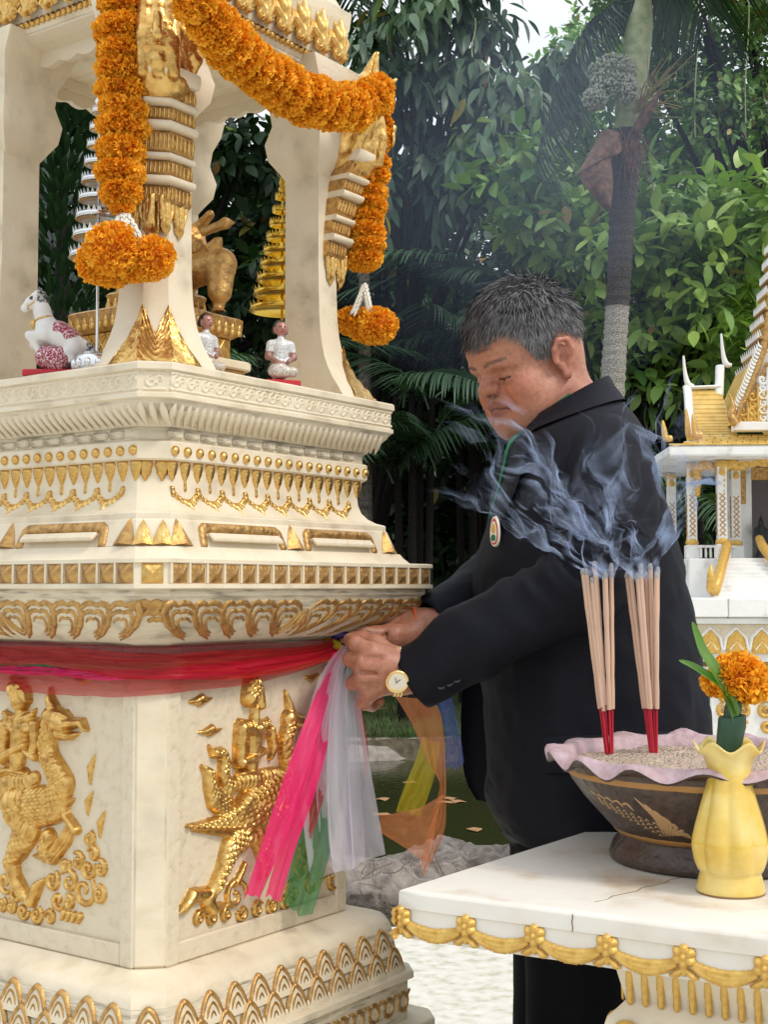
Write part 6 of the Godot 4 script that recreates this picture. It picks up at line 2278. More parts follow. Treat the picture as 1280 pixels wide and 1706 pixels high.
func flower_vase() -> void:
	var c := Vector3(0.380, TOP_Y + 0.0005, -1.493)
	var T := thing("flower_vase", "yellow glazed lobed vase with a frilled mouth at the table's right", "vase", c)
	var prof := [[0.030, 0.0, 0], [0.0365, 0.001, 0], [0.0370, 0.006, 0], [0.0345, 0.016, 0], [0.0335, 0.0215, 0.1], [0.0360, 0.026, 0.6], [0.0392, 0.036, 1], [0.0415, 0.052, 1], [0.0388, 0.068, 1], [0.0340, 0.086, 1], [0.0288, 0.104, 0.8], [0.0252, 0.118, 0.5], [0.0240, 0.129, 0.2], [0.0252, 0.139, 0.0], [0.0300, 0.149, 0], [0.0355, 0.1555, 0]]
	var sect := func(r: float, y: float, lob: float, wave: float) -> PackedVector3Array:
		var ring := PackedVector3Array()
		for s in 112:
			var a := TAU * s / 112.0
			var k := 1.0 + lob * 0.055 * (absf(cos(a * 4.0 + 0.5)) * 2.0 - 1.3)
			var w := sin(a * 6.0 + 0.4) * wave
			ring.append(Vector3(cos(a) * r * (k + w * 3.0), y + w, sin(a) * r * (k + w * 3.0)))
		return ring
	var rows := []
	for q in curve(prof.map(func(e): return Vector3(e[0], e[1], e[2])), 60):
		var u := smoothstep(0.146, 0.156, q.y)
		rows.append(sect.call(q.x, q.y, q.z, 0.0046 * u))
	rows.append(sect.call(0.0380, 0.1580, 0, 0.0050))
	rows.append(sect.call(0.0385, 0.1598, 0, 0.0052))
	rows.append(sect.call(0.0368, 0.1602, 0, 0.0050))
	rows.append(sect.call(0.0310, 0.1530, 0, 0.0036))
	rows.append(sect.call(0.0245, 0.1420, 0, 0.0))
	rows.append(sect.call(0.0200, 0.1200, 0, 0.0))
	rows.append(sect.call(0.0005, 0.1180, 0, 0.0))
	part(T, "vase_body", rings_mesh(rows), M.yellow_glaze)
	var g := G.new()
	g.lathe([[0.001, -0.0002], [0.0368, -0.0002], [0.0374, 0.0016], [0.0362, 0.0026]], 60)
	part(T, "foot_ring", g.done(), M.vase_foot)
	# flower standing in it
	var F0 := at(1213, 1240, 1.493)
	var N := thing("marigold_flower", "single orange marigold with two long blades, wrapped in dark green leaf, in the yellow vase", "flower", F0)
	var T2 := func(x: float, y: float, dz := 0.0) -> Vector3: return at(x, y, 1.493 - dz) - F0
	g = G.new()
	var rr := []
	for q in [[1213, 1275, 0.0125], [1214, 1252, 0.0140], [1216, 1232, 0.0146], [1219, 1212, 0.0150], [1220, 1195, 0.0152], [1220, 1192, 0.0140], [1220, 1193, 0.0090]]:
		var ring := PackedVector3Array()
		for s in 22:
			var a := TAU * s / 22.0
			var k := 1.0 + 0.05 * sin(a * 3.0) + 0.03 * sin(a * 7.0 + q[1])
			ring.append(T2.call(q[0], q[1]) + Vector3(cos(a), 0.12 * cos(a), sin(a)) * q[2] * k)
		rr.append(ring)
	g.grid(rr, true)
	g.tube([T2.call(1221, 1196), T2.call(1222, 1182), T2.call(1226, 1165), T2.call(1234, 1150)], [0.0100, 0.0098, 0.0085, 0.0050], 12)
	for q in [[1208, 1152, 1222, 1188], [1246, 1150, 1228, 1186], [1240, 1158, 1226, 1186]]:
		var a: Vector3 = T2.call(q[2], q[3], 0.008)
		var b: Vector3 = T2.call(q[0], q[1], 0.012)
		g.tube([a, a.lerp(b, 0.5), b], [0.004, 0.0052, 0.0008], 6, true, 0.4)
	part(N, "leaf_wrap", g.done(), M.leaf_wrap)
	for q in [[[1226, 1200, 0.012], [1212, 1155, 0.016], [1190, 1115, 0.015], [1170, 1085, 0.012], [1161, 1058, 0.010], [1154, 1036, 0.012], 0.0086], [[1232, 1190, 0.014], [1216, 1155, 0.020], [1196, 1136, 0.018], [1172, 1120, 0.016], [1150, 1107, 0.012], [1132, 1100, 0.010], 0.0052]]:
		var pts := []
		for i in 6:
			pts.append(T2.call(q[i][0], q[i][1], q[i][2]))
		pts = curve(pts, 18)
		var sheet := []
		for i in 18:
			var t := i / 17.0
			var dirv: Vector3 = (pts[mini(i + 1, 17)] - pts[maxi(i - 1, 0)]).normalized()
			var sdv := dirv.cross(Vector3(0.35 + 0.5 * sin(t * 3.0), 0.1, 1.0)).normalized()
			var hw: float = q[6] * pow(sin(PI * (0.12 + 0.87 * t)), 0.7)
			var n := sdv.cross(dirv)
			sheet.append(PackedVector3Array([pts[i] - sdv * hw + n * hw * 0.35, pts[i] - sdv * hw * 0.5 + n * hw * 0.1, pts[i], pts[i] + sdv * hw * 0.5 + n * hw * 0.1, pts[i] + sdv * hw + n * hw * 0.35]))
		g = G.new()
		g.grid(sheet)
		part(N, "blade_leaf", g.done(), M.blade_leaf)
	part(N, "marigold_head", marigold(Vector3(0.0300, 0.0230, 0.0300), 560, 0.0085, 77), M.marigold_petal, Transform3D(Basis(Vector3.BACK, -0.35) * Basis(Vector3.RIGHT, 0.35), T2.call(1236, 1130)))
	var small := marigold(Vector3(0.014, 0.012, 0.014), 160, 0.007, 78)
	part(N, "marigold_head", small, M.marigold_petal, Transform3D(Basis(), T2.call(1196, 1136, -0.018)))


# ================= the far white and gold shrine =================
func far_shrine() -> void:
	var D := 5.25
	var cx := (1336.0 - 640.0) / F * D
	var S := thing("roofed_shrine", "white and gold roofed shrine with yellow tiled gables behind the yellow vase", "shrine", Vector3(cx, 0, -D), deg_to_rad(-3.0))
	# X from the middle, Y above ground, both read at this distance
	var X := func(px: float) -> float: return (px - 640.0) / F * D - cx
	var Y := func(py: float) -> float: return CAM_H + (980.0 - py) / F * D
	var W = M.white_paint
	var block := func(nm: String, w: float, dpt: float, y0: float, y1: float, m: Material, bv := 0.004, zc := 0.0) -> void:
		var g := G.new()
		g.box(Vector3(0, (y0 + y1) / 2, zc), Vector3(w * 2, y1 - y0, dpt * 2), bv)
		part(S, nm, g.done(), m)
	# pedestal courses
	block.call("footing", 0.60, 0.60, -0.03, 0.30, W)
	block.call("pedestal", 0.44, 0.44, 0.30, 0.86, W)
	block.call("moulding", 0.47, 0.47, 0.86, 0.89, W)
	block.call("moulding", 0.455, 0.455, 0.89, 0.91, M.worn_gold)
	block.call("moulding", 0.485, 0.485, 0.91, 0.94, W)
	block.call("lotus_course", 0.50, 0.50, 0.94, 1.045, M.panel_paint)
	block.call("moulding", 0.53, 0.53, 1.045, 1.066, W)
	# slab of separate cracked coping stones
	var gs := G.new()
	for i in 7:
		gs = G.new()
		gs.box(Vector3(-0.474 + i * 0.158, 1.102, 0.47), Vector3(0.1555, 0.068, 0.16), 0.004)
		part(S, "coping_stone", gs.done(), W)
		if i > 0 and i < 6:
			gs = G.new()
			gs.box(Vector3(-0.474 + i * 0.158, 1.101, -0.06), Vector3(0.1555, 0.066, 0.90), 0.004)
			part(S, "coping_stone", gs.done(), W)
	for s in [-1.0, 1.0]:
		gs = G.new()
		gs.box(Vector3(s * 0.474, 1.101, -0.06), Vector3(0.155, 0.066, 0.90), 0.004)
		part(S, "coping_stone", gs.done(), W)
	# lotus petals and carved gold below
	var rl := Relief.new(Vector2(-0.046, -0.05), Vector2(0.046, 0.05), 0.0024)
	rl.stroke([Vector2(0, -0.030), Vector2(0, 0.002), Vector2(0, 0.034)], [0.036, 0.028, 0.003], 0.010)
	var petal := rl.mesh()
	rl = Relief.new(Vector2(-0.05, -0.05), Vector2(0.05, 0.05), 0.0024)
	rl.stroke([Vector2(-0.042, -0.036), Vector2(-0.034, 0.006), Vector2(0, 0.040), Vector2(0.034, 0.006), Vector2(0.042, -0.036)], [0.0042], 0.013)
	rl.stroke([Vector2(-0.022, -0.036), Vector2(0, -0.008), Vector2(0.022, -0.036)], [0.0040], 0.015)
	var outline := rl.mesh()
	for i in 11:
		var x := -0.45 + i * 0.09
		var p := part(S, "lotus_petal", petal, M.yellow_gold, Transform3D(Basis(), Vector3(x, 0.990, 0.501)))
		part(p, "petal_outline", outline, W)
	rl = Relief.new(Vector2(-0.07, -0.10), Vector2(0.07, 0.10), 0.0026)
	for s in [-1.0, 1.0]:
		rl.spiral(Vector2(s * 0.030, 0.050), 0.030, 0.009, 0.014, 1.3, 0.4, s)
		rl.spiral(Vector2(s * 0.032, -0.010), 0.026, 0.008, 0.014, 1.3, 2.0, -s)
		rl.spiral(Vector2(s * 0.028, -0.065), 0.024, 0.008, 0.014, 1.2, 0.6, s)
	rl.stroke([Vector2(0, -0.09), Vector2(0, 0), Vector2(0, 0.09)], [0.006, 0.012, 0.003], 0.016)
	var arab := rl.mesh()
	for i in 6:
		part(S, "gold_arabesque", arab, M.yellow_gold, Transform3D(Basis(), Vector3(-0.36 + i * 0.145, 0.745, 0.441)))
		part(S, "gold_arabesque", arab, M.yellow_gold, Transform3D(Basis(), Vector3(-0.36 + i * 0.145, 0.545, 0.441)))
	rl = Relief.new(Vector2(-0.012, -0.02), Vector2(0.012, 0.02), 0.002)
	rl.stroke([Vector2(0, -0.014), Vector2(0, 0.014)], [0.0075, 0.004], 0.010)
	var tooth := rl.mesh()
	for i in 34:
		part(S, "gold_tooth", tooth, M.yellow_gold, Transform3D(Basis(), Vector3(-0.445 + i * 0.027, 0.900, 0.457)))
	# steps up to the floor
	var fl: float = Y.call(932.0)
	block.call("floor", 0.47, 0.30, 1.13, fl, W, 0.004, -0.10)
	for i in 9:
		var y := 1.137 + (fl - 1.137) * (i + 1) / 9.0
		gs = G.new()
		gs.box(Vector3(X.call(1224.0), (1.132 + y) / 2, 0.400 - i * 0.022), Vector3(0.315 - i * 0.013, y - 1.132, 0.024), 0.0015)
		part(S, "step", gs.done(), W)
	var rail := func(x0: float, s: float) -> void:
		var g := G.new()
		g.tube([Vector3(x0, fl + 0.075, 0.18), Vector3(x0, fl + 0.045, 0.23), Vector3(x0 - s * 0.060, 1.20, 0.36), Vector3(x0 - s * 0.085, 1.158, 0.41), Vector3(x0 - s * 0.097, 1.17, 0.43), Vector3(x0 - s * 0.100, 1.225, 0.435), Vector3(x0 - s * 0.098, 1.255, 0.43)], [0.016, 0.018, 0.019, 0.021, 0.020, 0.013, 0.003], 10)
		part(S, "naga_rail", g.done(), M.yellow_gold)
	rail.call(X.call(1194.0), 1.0)
	rail.call(X.call(1250.0), -1.0)
	# columns
	var eave: float = Y.call(774.0)
	var col := func(x: float, z: float) -> void:
		var C := Node3D.new()
		C.name = "column"
		S.add_child(C, true)
		C.position = Vector3(x, fl, z)
		var h := eave - fl
		var g := G.new()
		g.box(Vector3(0, 0.026, 0), Vector3(0.052, 0.052, 0.052), 0.003)
		part(C, "base", g.done(), W)
		g = G.new()
		g.box(Vector3(0, h * 0.5 + 0.02, 0), Vector3(0.036, h - 0.06, 0.036), 0.003)
		part(C, "shaft", g.done(), W)
		for q in [[0.062, 0.026], [h - 0.016, 0.026], [h - 0.045, 0.023]]:
			g = G.new()
			g.lathe([[0.019, -0.013], [q[1], -0.004], [q[1] * 0.92, 0.006], [0.021, 0.014]], 16)
			part(C, "gold_collar", g.done(), M.yellow_gold, Transform3D(Basis(), Vector3(0, q[0], 0)))
		g = G.new()
		for k in 8:
			for s in [-1.0, 1.0]:
				g.tube([Vector3(-0.011 * s, 0.085 + k * 0.020, 0.0185), Vector3(0.011 * s, 0.105 + k * 0.020, 0.0185)], [0.0022], 5)
				g.tube([Vector3(-0.0185, 0.085 + k * 0.020, -0.011 * s), Vector3(-0.0185, 0.105 + k * 0.020, 0.011 * s)], [0.0022], 5)
		part(C, "lattice", g.done(), M.worn_gold)
	for s in [1.0, -1.0]:
		col.call(X.call(1147.0) * s, 0.12)
		col.call(X.call(1189.0) * s, 0.20)
		col.call(X.call(1227.0) * s, 0.02)
		col.call(X.call(1147.0) * s, -0.36)
	# carved brackets hanging between the columns
	rl = Relief.new(Vector2(-0.06, -0.14), Vector2(0.06, 0.02), 0.003)
	rl.stroke([Vector2(-0.036, -0.12), Vector2(-0.034, -0.07), Vector2(-0.038, -0.02), Vector2(0.0, -0.006), Vector2(0.038, -0.02)], [0.008, 0.013, 0.016, 0.018, 0.012], 0.012, 1, 0.01)
	var brk := rl.mesh()
	for q in [[1169.0, 0.165, 1.0], [1207.0, 0.205, 1.0]]:
		for s in [1.0, -1.0]:
			part(S, "gold_bracket", brk, M.yellow_gold, Transform3D(Basis(Vector3(s, 0, 0), UP, Vector3(0, 0, s)), Vector3(X.call(q[0]) * s, eave - 0.006, q[1])))
	var pc: float = X.call(1258.0)
	var gv := G.new()
	var rowt := PackedVector3Array()
	var rowb := PackedVector3Array()
	for i in 41:
		var u := -1.0 + i / 20.0
		rowt.append(Vector3(pc + u * 0.165, eave - 0.004 + 0.04 * maxf(0.0, 0.3 - absf(u)), 0.215))
		rowb.append(Vector3(pc + u * 0.165, eave - 0.022 - 0.05 * pow(absf(u), 7.0) - 0.008 * absf(cos(u * 10.0)) + 0.012 * maxf(0.0, 0.3 - absf(u)), 0.215))
	gv.grid([rowt, rowb])
	var back := []
	for r in [rowt, rowb]:
		var rr := PackedVector3Array()
		for p in r:
			rr.append(p - Vector3(0, 0, 0.012))
		back.append(rr)
	gv.grid([back[1], back[0]])
	gv.grid([rowb, back[1]])
	part(S, "gold_valance", gv.done(), M.yellow_gold)
	# inner chamber with a doorway
	var x1: float = -X.call(1240.0)
	var x2: float = -X.call(1260.0)
	for s in [1.0, -1.0]:
		gs = G.new()
		gs.box(Vector3(s * (x1 + x2) / 2, (fl + eave) / 2, -0.06), Vector3(x1 - x2, eave - fl, 0.03), 0.002)
		part(S, "chamber_wall", gs.done(), W)
		gs = G.new()
		gs.box(Vector3(s * (x1 - 0.012), (fl + eave) / 2, -0.24), Vector3(0.02, eave - fl, 0.33), 0.002)
		part(S, "chamber_wall", gs.done(), W)
		gs = G.new()
		gs.box(Vector3(s * (x1 - 0.012), eave - 0.075, -0.040), Vector3(0.022, 0.15, 0.010), 0.003)
		part(S, "gold_door_trim", gs.done(), M.worn_gold)
	gs = G.new()
	gs.box(Vector3(0, eave - 0.030, -0.06), Vector3(x2 * 2, 0.05, 0.03), 0.002)
	part(S, "chamber_wall", gs.done(), M.worn_gold)
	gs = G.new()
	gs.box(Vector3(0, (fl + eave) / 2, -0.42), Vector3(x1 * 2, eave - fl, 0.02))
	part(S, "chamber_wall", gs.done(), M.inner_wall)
	# low balusters
	for s in [1.0, -1.0]:
		for q in [[1166.0, 0.16], [1208.0, 0.10]]:
			gs = G.new()
			gs.box(Vector3(X.call(q[0]) * s, fl + 0.046, q[1]), Vector3(0.058, 0.010, 0.03), 0.002)
			for k in 3:
				gs.box(Vector3(X.call(q[0]) * s - 0.018 + k * 0.018, fl + 0.022, q[1]), Vector3(0.008, 0.038, 0.010), 0.002)
			part(S, "balustrade", gs.done(), W)
	# eaves: slab, tile skirt, upper roofs
	var ew: float = -X.call(1095.0)
	block.call("eave_slab", ew, 0.46, eave + 0.002, Y.call(757.0), W, 0.006, -0.10)
	var tiles := func(x0: float, x1b: float, z0: float, y0: float, z1: float, y1: float, xa: float, xb: float, nm: String) -> void:
		# tile rows between a lower edge (x0..x1b, y0, z0) and an upper edge (xa..xb, y1, z1)
		var R := Node3D.new()
		R.name = nm
		S.add_child(R, true)
		var n := 12
		var m := 18
		for i in n:
			for j in m:
				var v0 := float(i) / n
				var v1 := float(i + 1) / n
				var sag0 := -0.022 * sin(PI * v0)
				var sag1 := -0.022 * sin(PI * v1)
				var l := [lerpf(x0, xa, v0), lerpf(x1b, xb, v0), lerpf(x0, xa, v1), lerpf(x1b, xb, v1)]
				var g := G.new()
				var u0 := float(j) / m
				var u1 := (j + 0.93) / m
				var off := 0.5 / m if i % 2 == 1 else 0.0
				u0 = minf(u0 + off, 1.0)
				u1 = minf(u1 + off, 1.0)
				if u1 - u0 < 0.01:
					continue
				var a := Vector3(lerpf(l[0], l[1], u0), lerpf(y0, y1, v0) + sag0 + 0.0055, lerpf(z0, z1, v0) + 0.003)
				var b := Vector3(lerpf(l[0], l[1], u1), a.y, a.z)
				var c := Vector3(lerpf(l[2], l[3], u1), lerpf(y0, y1, v1) + sag1 + 0.003, lerpf(z0, z1, v1))
				var e := Vector3(lerpf(l[2], l[3], u0), c.y, c.z)
				g.flat(a, b, c, e)
				g.flat(a - Vector3(0, 0.005, 0), b - Vector3(0, 0.005, 0), b, a)
				part(R, "tile", g.done(), M.roof_tile)
		var under := G.new()
		var rws := []
		for i in 8:
			var v := i / 7.0
			rws.append(PackedVector3Array([Vector3(lerpf(x0, xa, v), lerpf(y0, y1, v) - 0.022 * sin(PI * v) - 0.002, lerpf(z0, z1, v)), Vector3(lerpf(x1b, xb, v), lerpf(y0, y1, v) - 0.022 * sin(PI * v) - 0.002, lerpf(z0, z1, v))]))
		under.grid(rws)
		part(R, "roof_deck", under.done(), W)
	tiles.call(-ew, ew, 0.36, Y.call(756.0), 0.23, Y.call(735.0), -ew + 0.10, ew - 0.10, "roof_skirt")
	for s in [1.0, -1.0]:
		var xo: float = X.call(1142.0) * s
		var xi: float = X.call(1216.0) * s
		var xr: float = X.call(1157.0) * s
		if s > 0:
			tiles.call(xo + 0.01, xi, 0.20, Y.call(733.0), -0.10, Y.call(642.0), xr + 0.01, xi, "wing_roof")
		else:
			tiles.call(xi, xo - 0.01, 0.20, Y.call(733.0), -0.10, Y.call(642.0), xi, xr - 0.01, "wing_roof")
		# white hip board, ridge and tall finials
		var board := func(p: Array, w: float, nm: String, m: Material) -> void:
			var g := G.new()
			g.tube(p, [w], 6, true, 0.5)
			part(S, nm, g.done(), m)
		board.call([Vector3(xo, Y.call(736.0), 0.21), Vector3(xo + s * 0.010, Y.call(700.0), 0.11), Vector3(xr, Y.call(650.0), -0.06), Vector3(xr + s * 0.002, Y.call(634.0), -0.10)], 0.017, "hip_board", W)
		board.call([Vector3(xr, Y.call(637.0), -0.10), Vector3(xi, Y.call(635.0), -0.10)], 0.016, "ridge", W)
		var fin := func(x: float, y0: float, y1: float, z: float) -> void:
			var g := G.new()
			g.tube(curve([Vector3(x + s * 0.040, y0 + 0.002, z), Vector3(x + s * 0.020, y0 + 0.005, z), Vector3(x + s * 0.010, y0 + 0.03, z), Vector3(x + s * 0.004, lerpf(y0, y1, 0.55), z), Vector3(x, y1, z)], 16), [0.007, 0.008, 0.0105, 0.012, 0.0125, 0.0122, 0.0115, 0.0105, 0.0095, 0.0088, 0.008, 0.0072, 0.0064, 0.0056, 0.0048, 0.0036], 8)
			part(S, "roof_finial", g.done(), W)
		fin.call(X.call(1153.0) * s, Y.call(634.0), Y.call(581.0), -0.10)
		board.call([Vector3(X.call(1211.0) * s, Y.call(652.0), -0.08), Vector3(X.call(1218.0) * s, Y.call(596.0), -0.14)], 0.018, "hip_board", W)
		fin.call(X.call(1221.0) * s, Y.call(596.0), Y.call(540.0), -0.14)
		# small upturned corner pieces
		for q in [[1089.0, 744.0, 716.0, 0.34], [1133.0, 737.0, 692.0, 0.24], [1141.0, 735.0, 702.0, 0.27]]:
			var g := G.new()
			var x: float = X.call(q[0]) * s
			g.tube(curve([Vector3(x + s * 0.03, Y.call(q[1]), q[3]), Vector3(x + s * 0.006, Y.call(q[1]), q[3]), Vector3(x, Y.call((q[1] + q[2]) / 2), q[3]), Vector3(x - s * 0.004, Y.call(q[2]), q[3])], 10), [0.010, 0.012, 0.013, 0.013, 0.012, 0.011, 0.010, 0.008, 0.006, 0.003], 7)
			part(S, "corner_finial", g.done(), M.yellow_gold)
	# front gable
	var gy0: float = Y.call(716.0)
	var gy1: float = Y.call(604.0)
	var gx := 0.122
	var apex := 0.014
	gs = G.new()
	var zf := 0.26
	for q in [[0.0, 1.0, W, "gable"], [0.012, 0.86, M.worn_gold, "pediment"]]:
		gs = G.new()
		var k: float = q[1]
		var b := zf + q[0] as float
		gs.flat(Vector3(pc - gx * k, gy0 + 0.8 * q[0], b), Vector3(pc + gx * k, gy0 + 0.8 * q[0], b), Vector3(pc + gx * k * 0.05, lerpf(gy0, gy1, k), b), Vector3(pc - gx * k * 0.05, lerpf(gy0, gy1, k), b))
		part(S, q[3], gs.done(), q[2])
	rl = Relief.new(Vector2(-0.05, -0.05), Vector2(0.05, 0.05), 0.0024)
	for s in [-1.0, 1.0]:
		rl.spiral(Vector2(s * 0.020, 0.0), 0.020, 0.006, 0.010, 1.3, 0.4, s)
		rl.spiral(Vector2(s * 0.018, -0.032), 0.014, 0.005, 0.010, 1.3, 2.0, -s)
	rl.stroke([Vector2(0, -0.04), Vector2(0, 0.045)], [0.008, 0.002], 0.012)
	var tymp := rl.mesh()
	for q in [[-0.18, 0.03], [-0.09, 0.03], [0.0, 0.04], [0.09, 0.03], [0.18, 0.03], [-0.09, 0.12], [0.0, 0.13], [0.09, 0.12], [0.0, 0.22]]:
		part(S, "pediment_scroll", tymp, M.white_paint if absf(q[0]) < 0.01 else M.yellow_gold, Transform3D(Basis(), Vector3(pc + q[0] * 0.42, gy0 + 0.022 + q[1] * 0.62, zf + 0.015)))
	for s in [1.0, -1.0]:
		var g := G.new()
		g.tube(curve([Vector3(pc - gx * s * 1.04, gy0 - 0.005, zf + 0.03), Vector3(pc - gx * s * 0.78, lerpf(gy0, gy1, 0.30), zf + 0.03), Vector3(pc - gx * s * 0.64, lerpf(gy0, gy1, 0.40), zf + 0.03), Vector3(pc - apex * s, gy1 + 0.01, zf + 0.03), Vector3(pc, gy1 + 0.125, zf + 0.03)], 22), [0.011], 8)
		part(S, "barge_board", g.done(), M.worn_gold)
		for i in 22:
			var t := i / 21.0
			var p := Vector3(pc - gx * s * lerpf(1.02, 0.12, t), lerpf(gy0, gy1 + 0.01, t), zf + 0.03)
			g = G.new()
			g.tube([p + Vector3(-0.006 * s, 0.004, 0), p + Vector3(-0.020 * s, 0.014, 0), p + Vector3(-0.022 * s, 0.030, 0)], [0.006, 0.005, 0.001], 5)
			part(S, "gable_tooth", g.done(), W)
		g = G.new()
		g.tube(curve([Vector3(pc - gx * s * 1.0, gy0 - 0.012, zf + 0.04), Vector3(pc - gx * s * 1.16, gy0 + 0.02, zf + 0.04), Vector3(pc - gx * s * 1.10, gy0 + 0.06, zf + 0.04), Vector3(pc - gx * s * 1.22, gy0 + 0.105, zf + 0.04)], 12), [0.016, 0.018, 0.018, 0.017, 0.016, 0.014, 0.012, 0.010, 0.008, 0.006, 0.004, 0.002], 7)
		part(S, "gable_naga", g.done(), M.worn_gold)
	gs = G.new()
	gs.box(Vector3(pc, (Y.call(730.0) + gy0) / 2, zf), Vector3(gx * 2.1, gy0 - Y.call(730.0), 0.06), 0.003)
	part(S, "gable_beam", gs.done(), W)
	# front gable roof going back
	for s in [1.0, -1.0]:
		var g := G.new()
		g.flat(Vector3(pc - gx * s, gy0, zf), Vector3(pc, gy1, zf), Vector3(pc, gy1, -0.3), Vector3(pc - gx * s, gy0, -0.3))
		part(S, "gable_roof", g.done(), M.roof_tile)
	# stepped spire with spiked cornices
	for i in 9:
		var h0: float = Y.call(625.0) + i * 0.062
		var w := 0.150 * pow(0.88, i)
		var g := G.new()
		g.box(Vector3(0, h0 + 0.02, -0.22), Vector3(w * 2, 0.045, w * 2), 0.004)
		g.box(Vector3(0, h0 + 0.05, -0.22), Vector3(w * 2.14, 0.014, w * 2.14), 0.004)
		part(S, "spire_course", g.done(), M.worn_gold if i % 2 == 0 else M.yellow_gold)
		g = G.new()
		for k in 9:
			var u := -1.0 + k / 4.0
			g.tube([Vector3(u * w * 1.05, h0 + 0.055, -0.22 + w * 1.05), Vector3(u * w * 1.10, h0 + 0.085, -0.22 + w * 1.08)], [0.007, 0.001], 5)
			g.tube([Vector3(-w * 1.05, h0 + 0.055, -0.22 + u * w * 1.05), Vector3(-w * 1.10, h0 + 0.085, -0.22 + u * w * 1.08)], [0.007, 0.001], 5)
		part(S, "spire_spikes", g.done(), W)
	var gq := G.new()
	gq.tube([Vector3(0, Y.call(640.0) + 0.55, -0.22), Vector3(0, Y.call(640.0) + 0.8, -0.22), Vector3(0, Y.call(640.0) + 1.1, -0.22)], [0.05, 0.025, 0.002], 12)
	part(S, "spire_tip", gq.done(), M.yellow_gold)
	# dark image standing in the doorway
	var inv := S.transform.affine_inverse()
	var b := S.transform * Vector3(X.call(1270.0), fl, 0.0)
	var T := thing("standing_statue", "small dark bronze standing figure in the far shrine's doorway", "statue", b)
	var f := Field.new()
	f.cell = 0.005
	f.cap(Vector3(0, 0.006, 0), Vector3(0, 0.014, 0), 0.032, 0.028, 0.006)
	f.cap(Vector3(0, 0.02, 0), Vector3(0, 0.085, 0), 0.020, 0.017, 0.01)
	f.cap(Vector3(0, 0.085, 0), Vector3(0, 0.118, 0), 0.015, 0.019, 0.01)
	f.cap(Vector3(-0.016, 0.118, 0), Vector3(0.016, 0.118, 0), 0.008, 0.008, 0.006)
	f.ell(Vector3(0, 0.143, 0.001), Vector3(0.0115, 0.0145, 0.0125), 0.004)
	f.cap(Vector3(0, 0.155, 0), Vector3(0, 0.176, 0), 0.007, 0.002, 0.004)
	for s in [-1.0, 1.0]:
		f.chain([Vector3(s * 0.022, 0.116, 0), Vector3(s * 0.027, 0.086, 0.004), Vector3(s * 0.020, 0.066, 0.014)], [0.0075, 0.0062, 0.0045], 0.004)
	part(T, "figure", join_fields([f.surface(Vector3(-0.05, -0.005, -0.05), Vector3(0.05, 0.19, 0.05))]), M.dark_statue)


# ================= the man tying the cloths =================
const TORSO := [[852, 1396, 1165, 1396, 0.190], [815, 1350, 1168, 1350, 0.198], [806, 1280, 1170, 1280, 0.200], [803, 1180, 1172, 1180, 0.200], [800, 1060, 1156, 1060, 0.200], [790, 960, 1137, 945, 0.202], [812, 878, 1114, 866, 0.200], [830, 822, 1092, 796, 0.196], [843, 778, 1073, 736, 0.188], [851, 748, 1048, 692, 0.158], [866, 732, 1024, 666, 0.112], [884, 722, 1005, 646, 0.080]]
var torso_rows := []


func torso(v: float, a: float, puff := 0.0) -> Vector3:
	if torso_rows.is_empty():
		for k in 5:
			torso_rows.append(curve(TORSO.map(func(q): return float(q[k])), 121))
	var i := clampi(int(v * 120.0), 0, 119)
	var f := v * 120.0 - i
	var q := []
	for k in 5:
		q.append(lerpf(torso_rows[k][i], torso_rows[k][i + 1], f))
	var pf := at(q[0], q[1], 2.05)
	var pb := at(q[2], q[3], 2.05)
	var c := cos(a)
	var s := sin(a)
	var cx := signf(c) * pow(absf(c), 0.86)
	var sz := signf(s) * pow(absf(s), 0.86)
	var mid := (pf + pb) * 0.5
	var out := Vector3(c, 0, s)
	return mid + (pb - pf) * 0.5 * cx + Vector3(0, 0, q[4]) * sz + out * puff


func cloth_fold(p: Vector3, k: float) -> float:
	return k * (noise.get_noise_3d(p.x * 5.0, p.y * 3.0, p.z * 5.0) + 0.45 * noise.get_noise_3d(p.x * 13.0, p.y * 8.0, p.z * 13.0 + 4.0))


func sleeve(pts: Array, rr: Array, creases: Array, n := 64) -> ArrayMesh:
	var path := curve(pts, n)
	var rad := curve(rr, n)
	var rows := []
	var ax := Vector3(0, 0.2, 1).normalized()
	for i in n:
		var t: Vector3 = (path[mini(i + 1, n - 1)] - path[maxi(i - 1, 0)]).normalized()
		ax = (ax - t * ax.dot(t)).normalized()
		var ay := t.cross(ax)
		var ring := PackedVector3Array()
		var u := i / (n - 1.0)
		for s in 40:
			var a := TAU * s / 40.0
			var d := ax * cos(a) + ay * sin(a)
			var r: float = rad[i]
			var p: Vector3 = path[i] + d * r
			r += cloth_fold(p + Vector3(7, 1, 2), 0.011)
			for c in creases:
				var e: float = (u - c[0] - 0.02 * sin(a * 2.0 + c[3])) / c[1]
				r += c[2] * exp(-e * e) * (0.35 + 0.65 * maxf(0.0, cos(a - c[3])))
			ring.append(path[i] + d * r)
		rows.append(ring)
	# turn the cuff inwards
	for k in 2:
		var ring := PackedVector3Array()
		var last: PackedVector3Array = rows[n - 1]
		var c: Vector3 = path[n - 1]
		var back: Vector3 = (path[n - 2] - path[n - 1]).normalized()
		for p in last:
			ring.append(c + (p - c) * (0.93 - 0.05 * k) + back * (0.001 + 0.03 * k))
		rows.append(ring)
	return rings_mesh(rows, true)


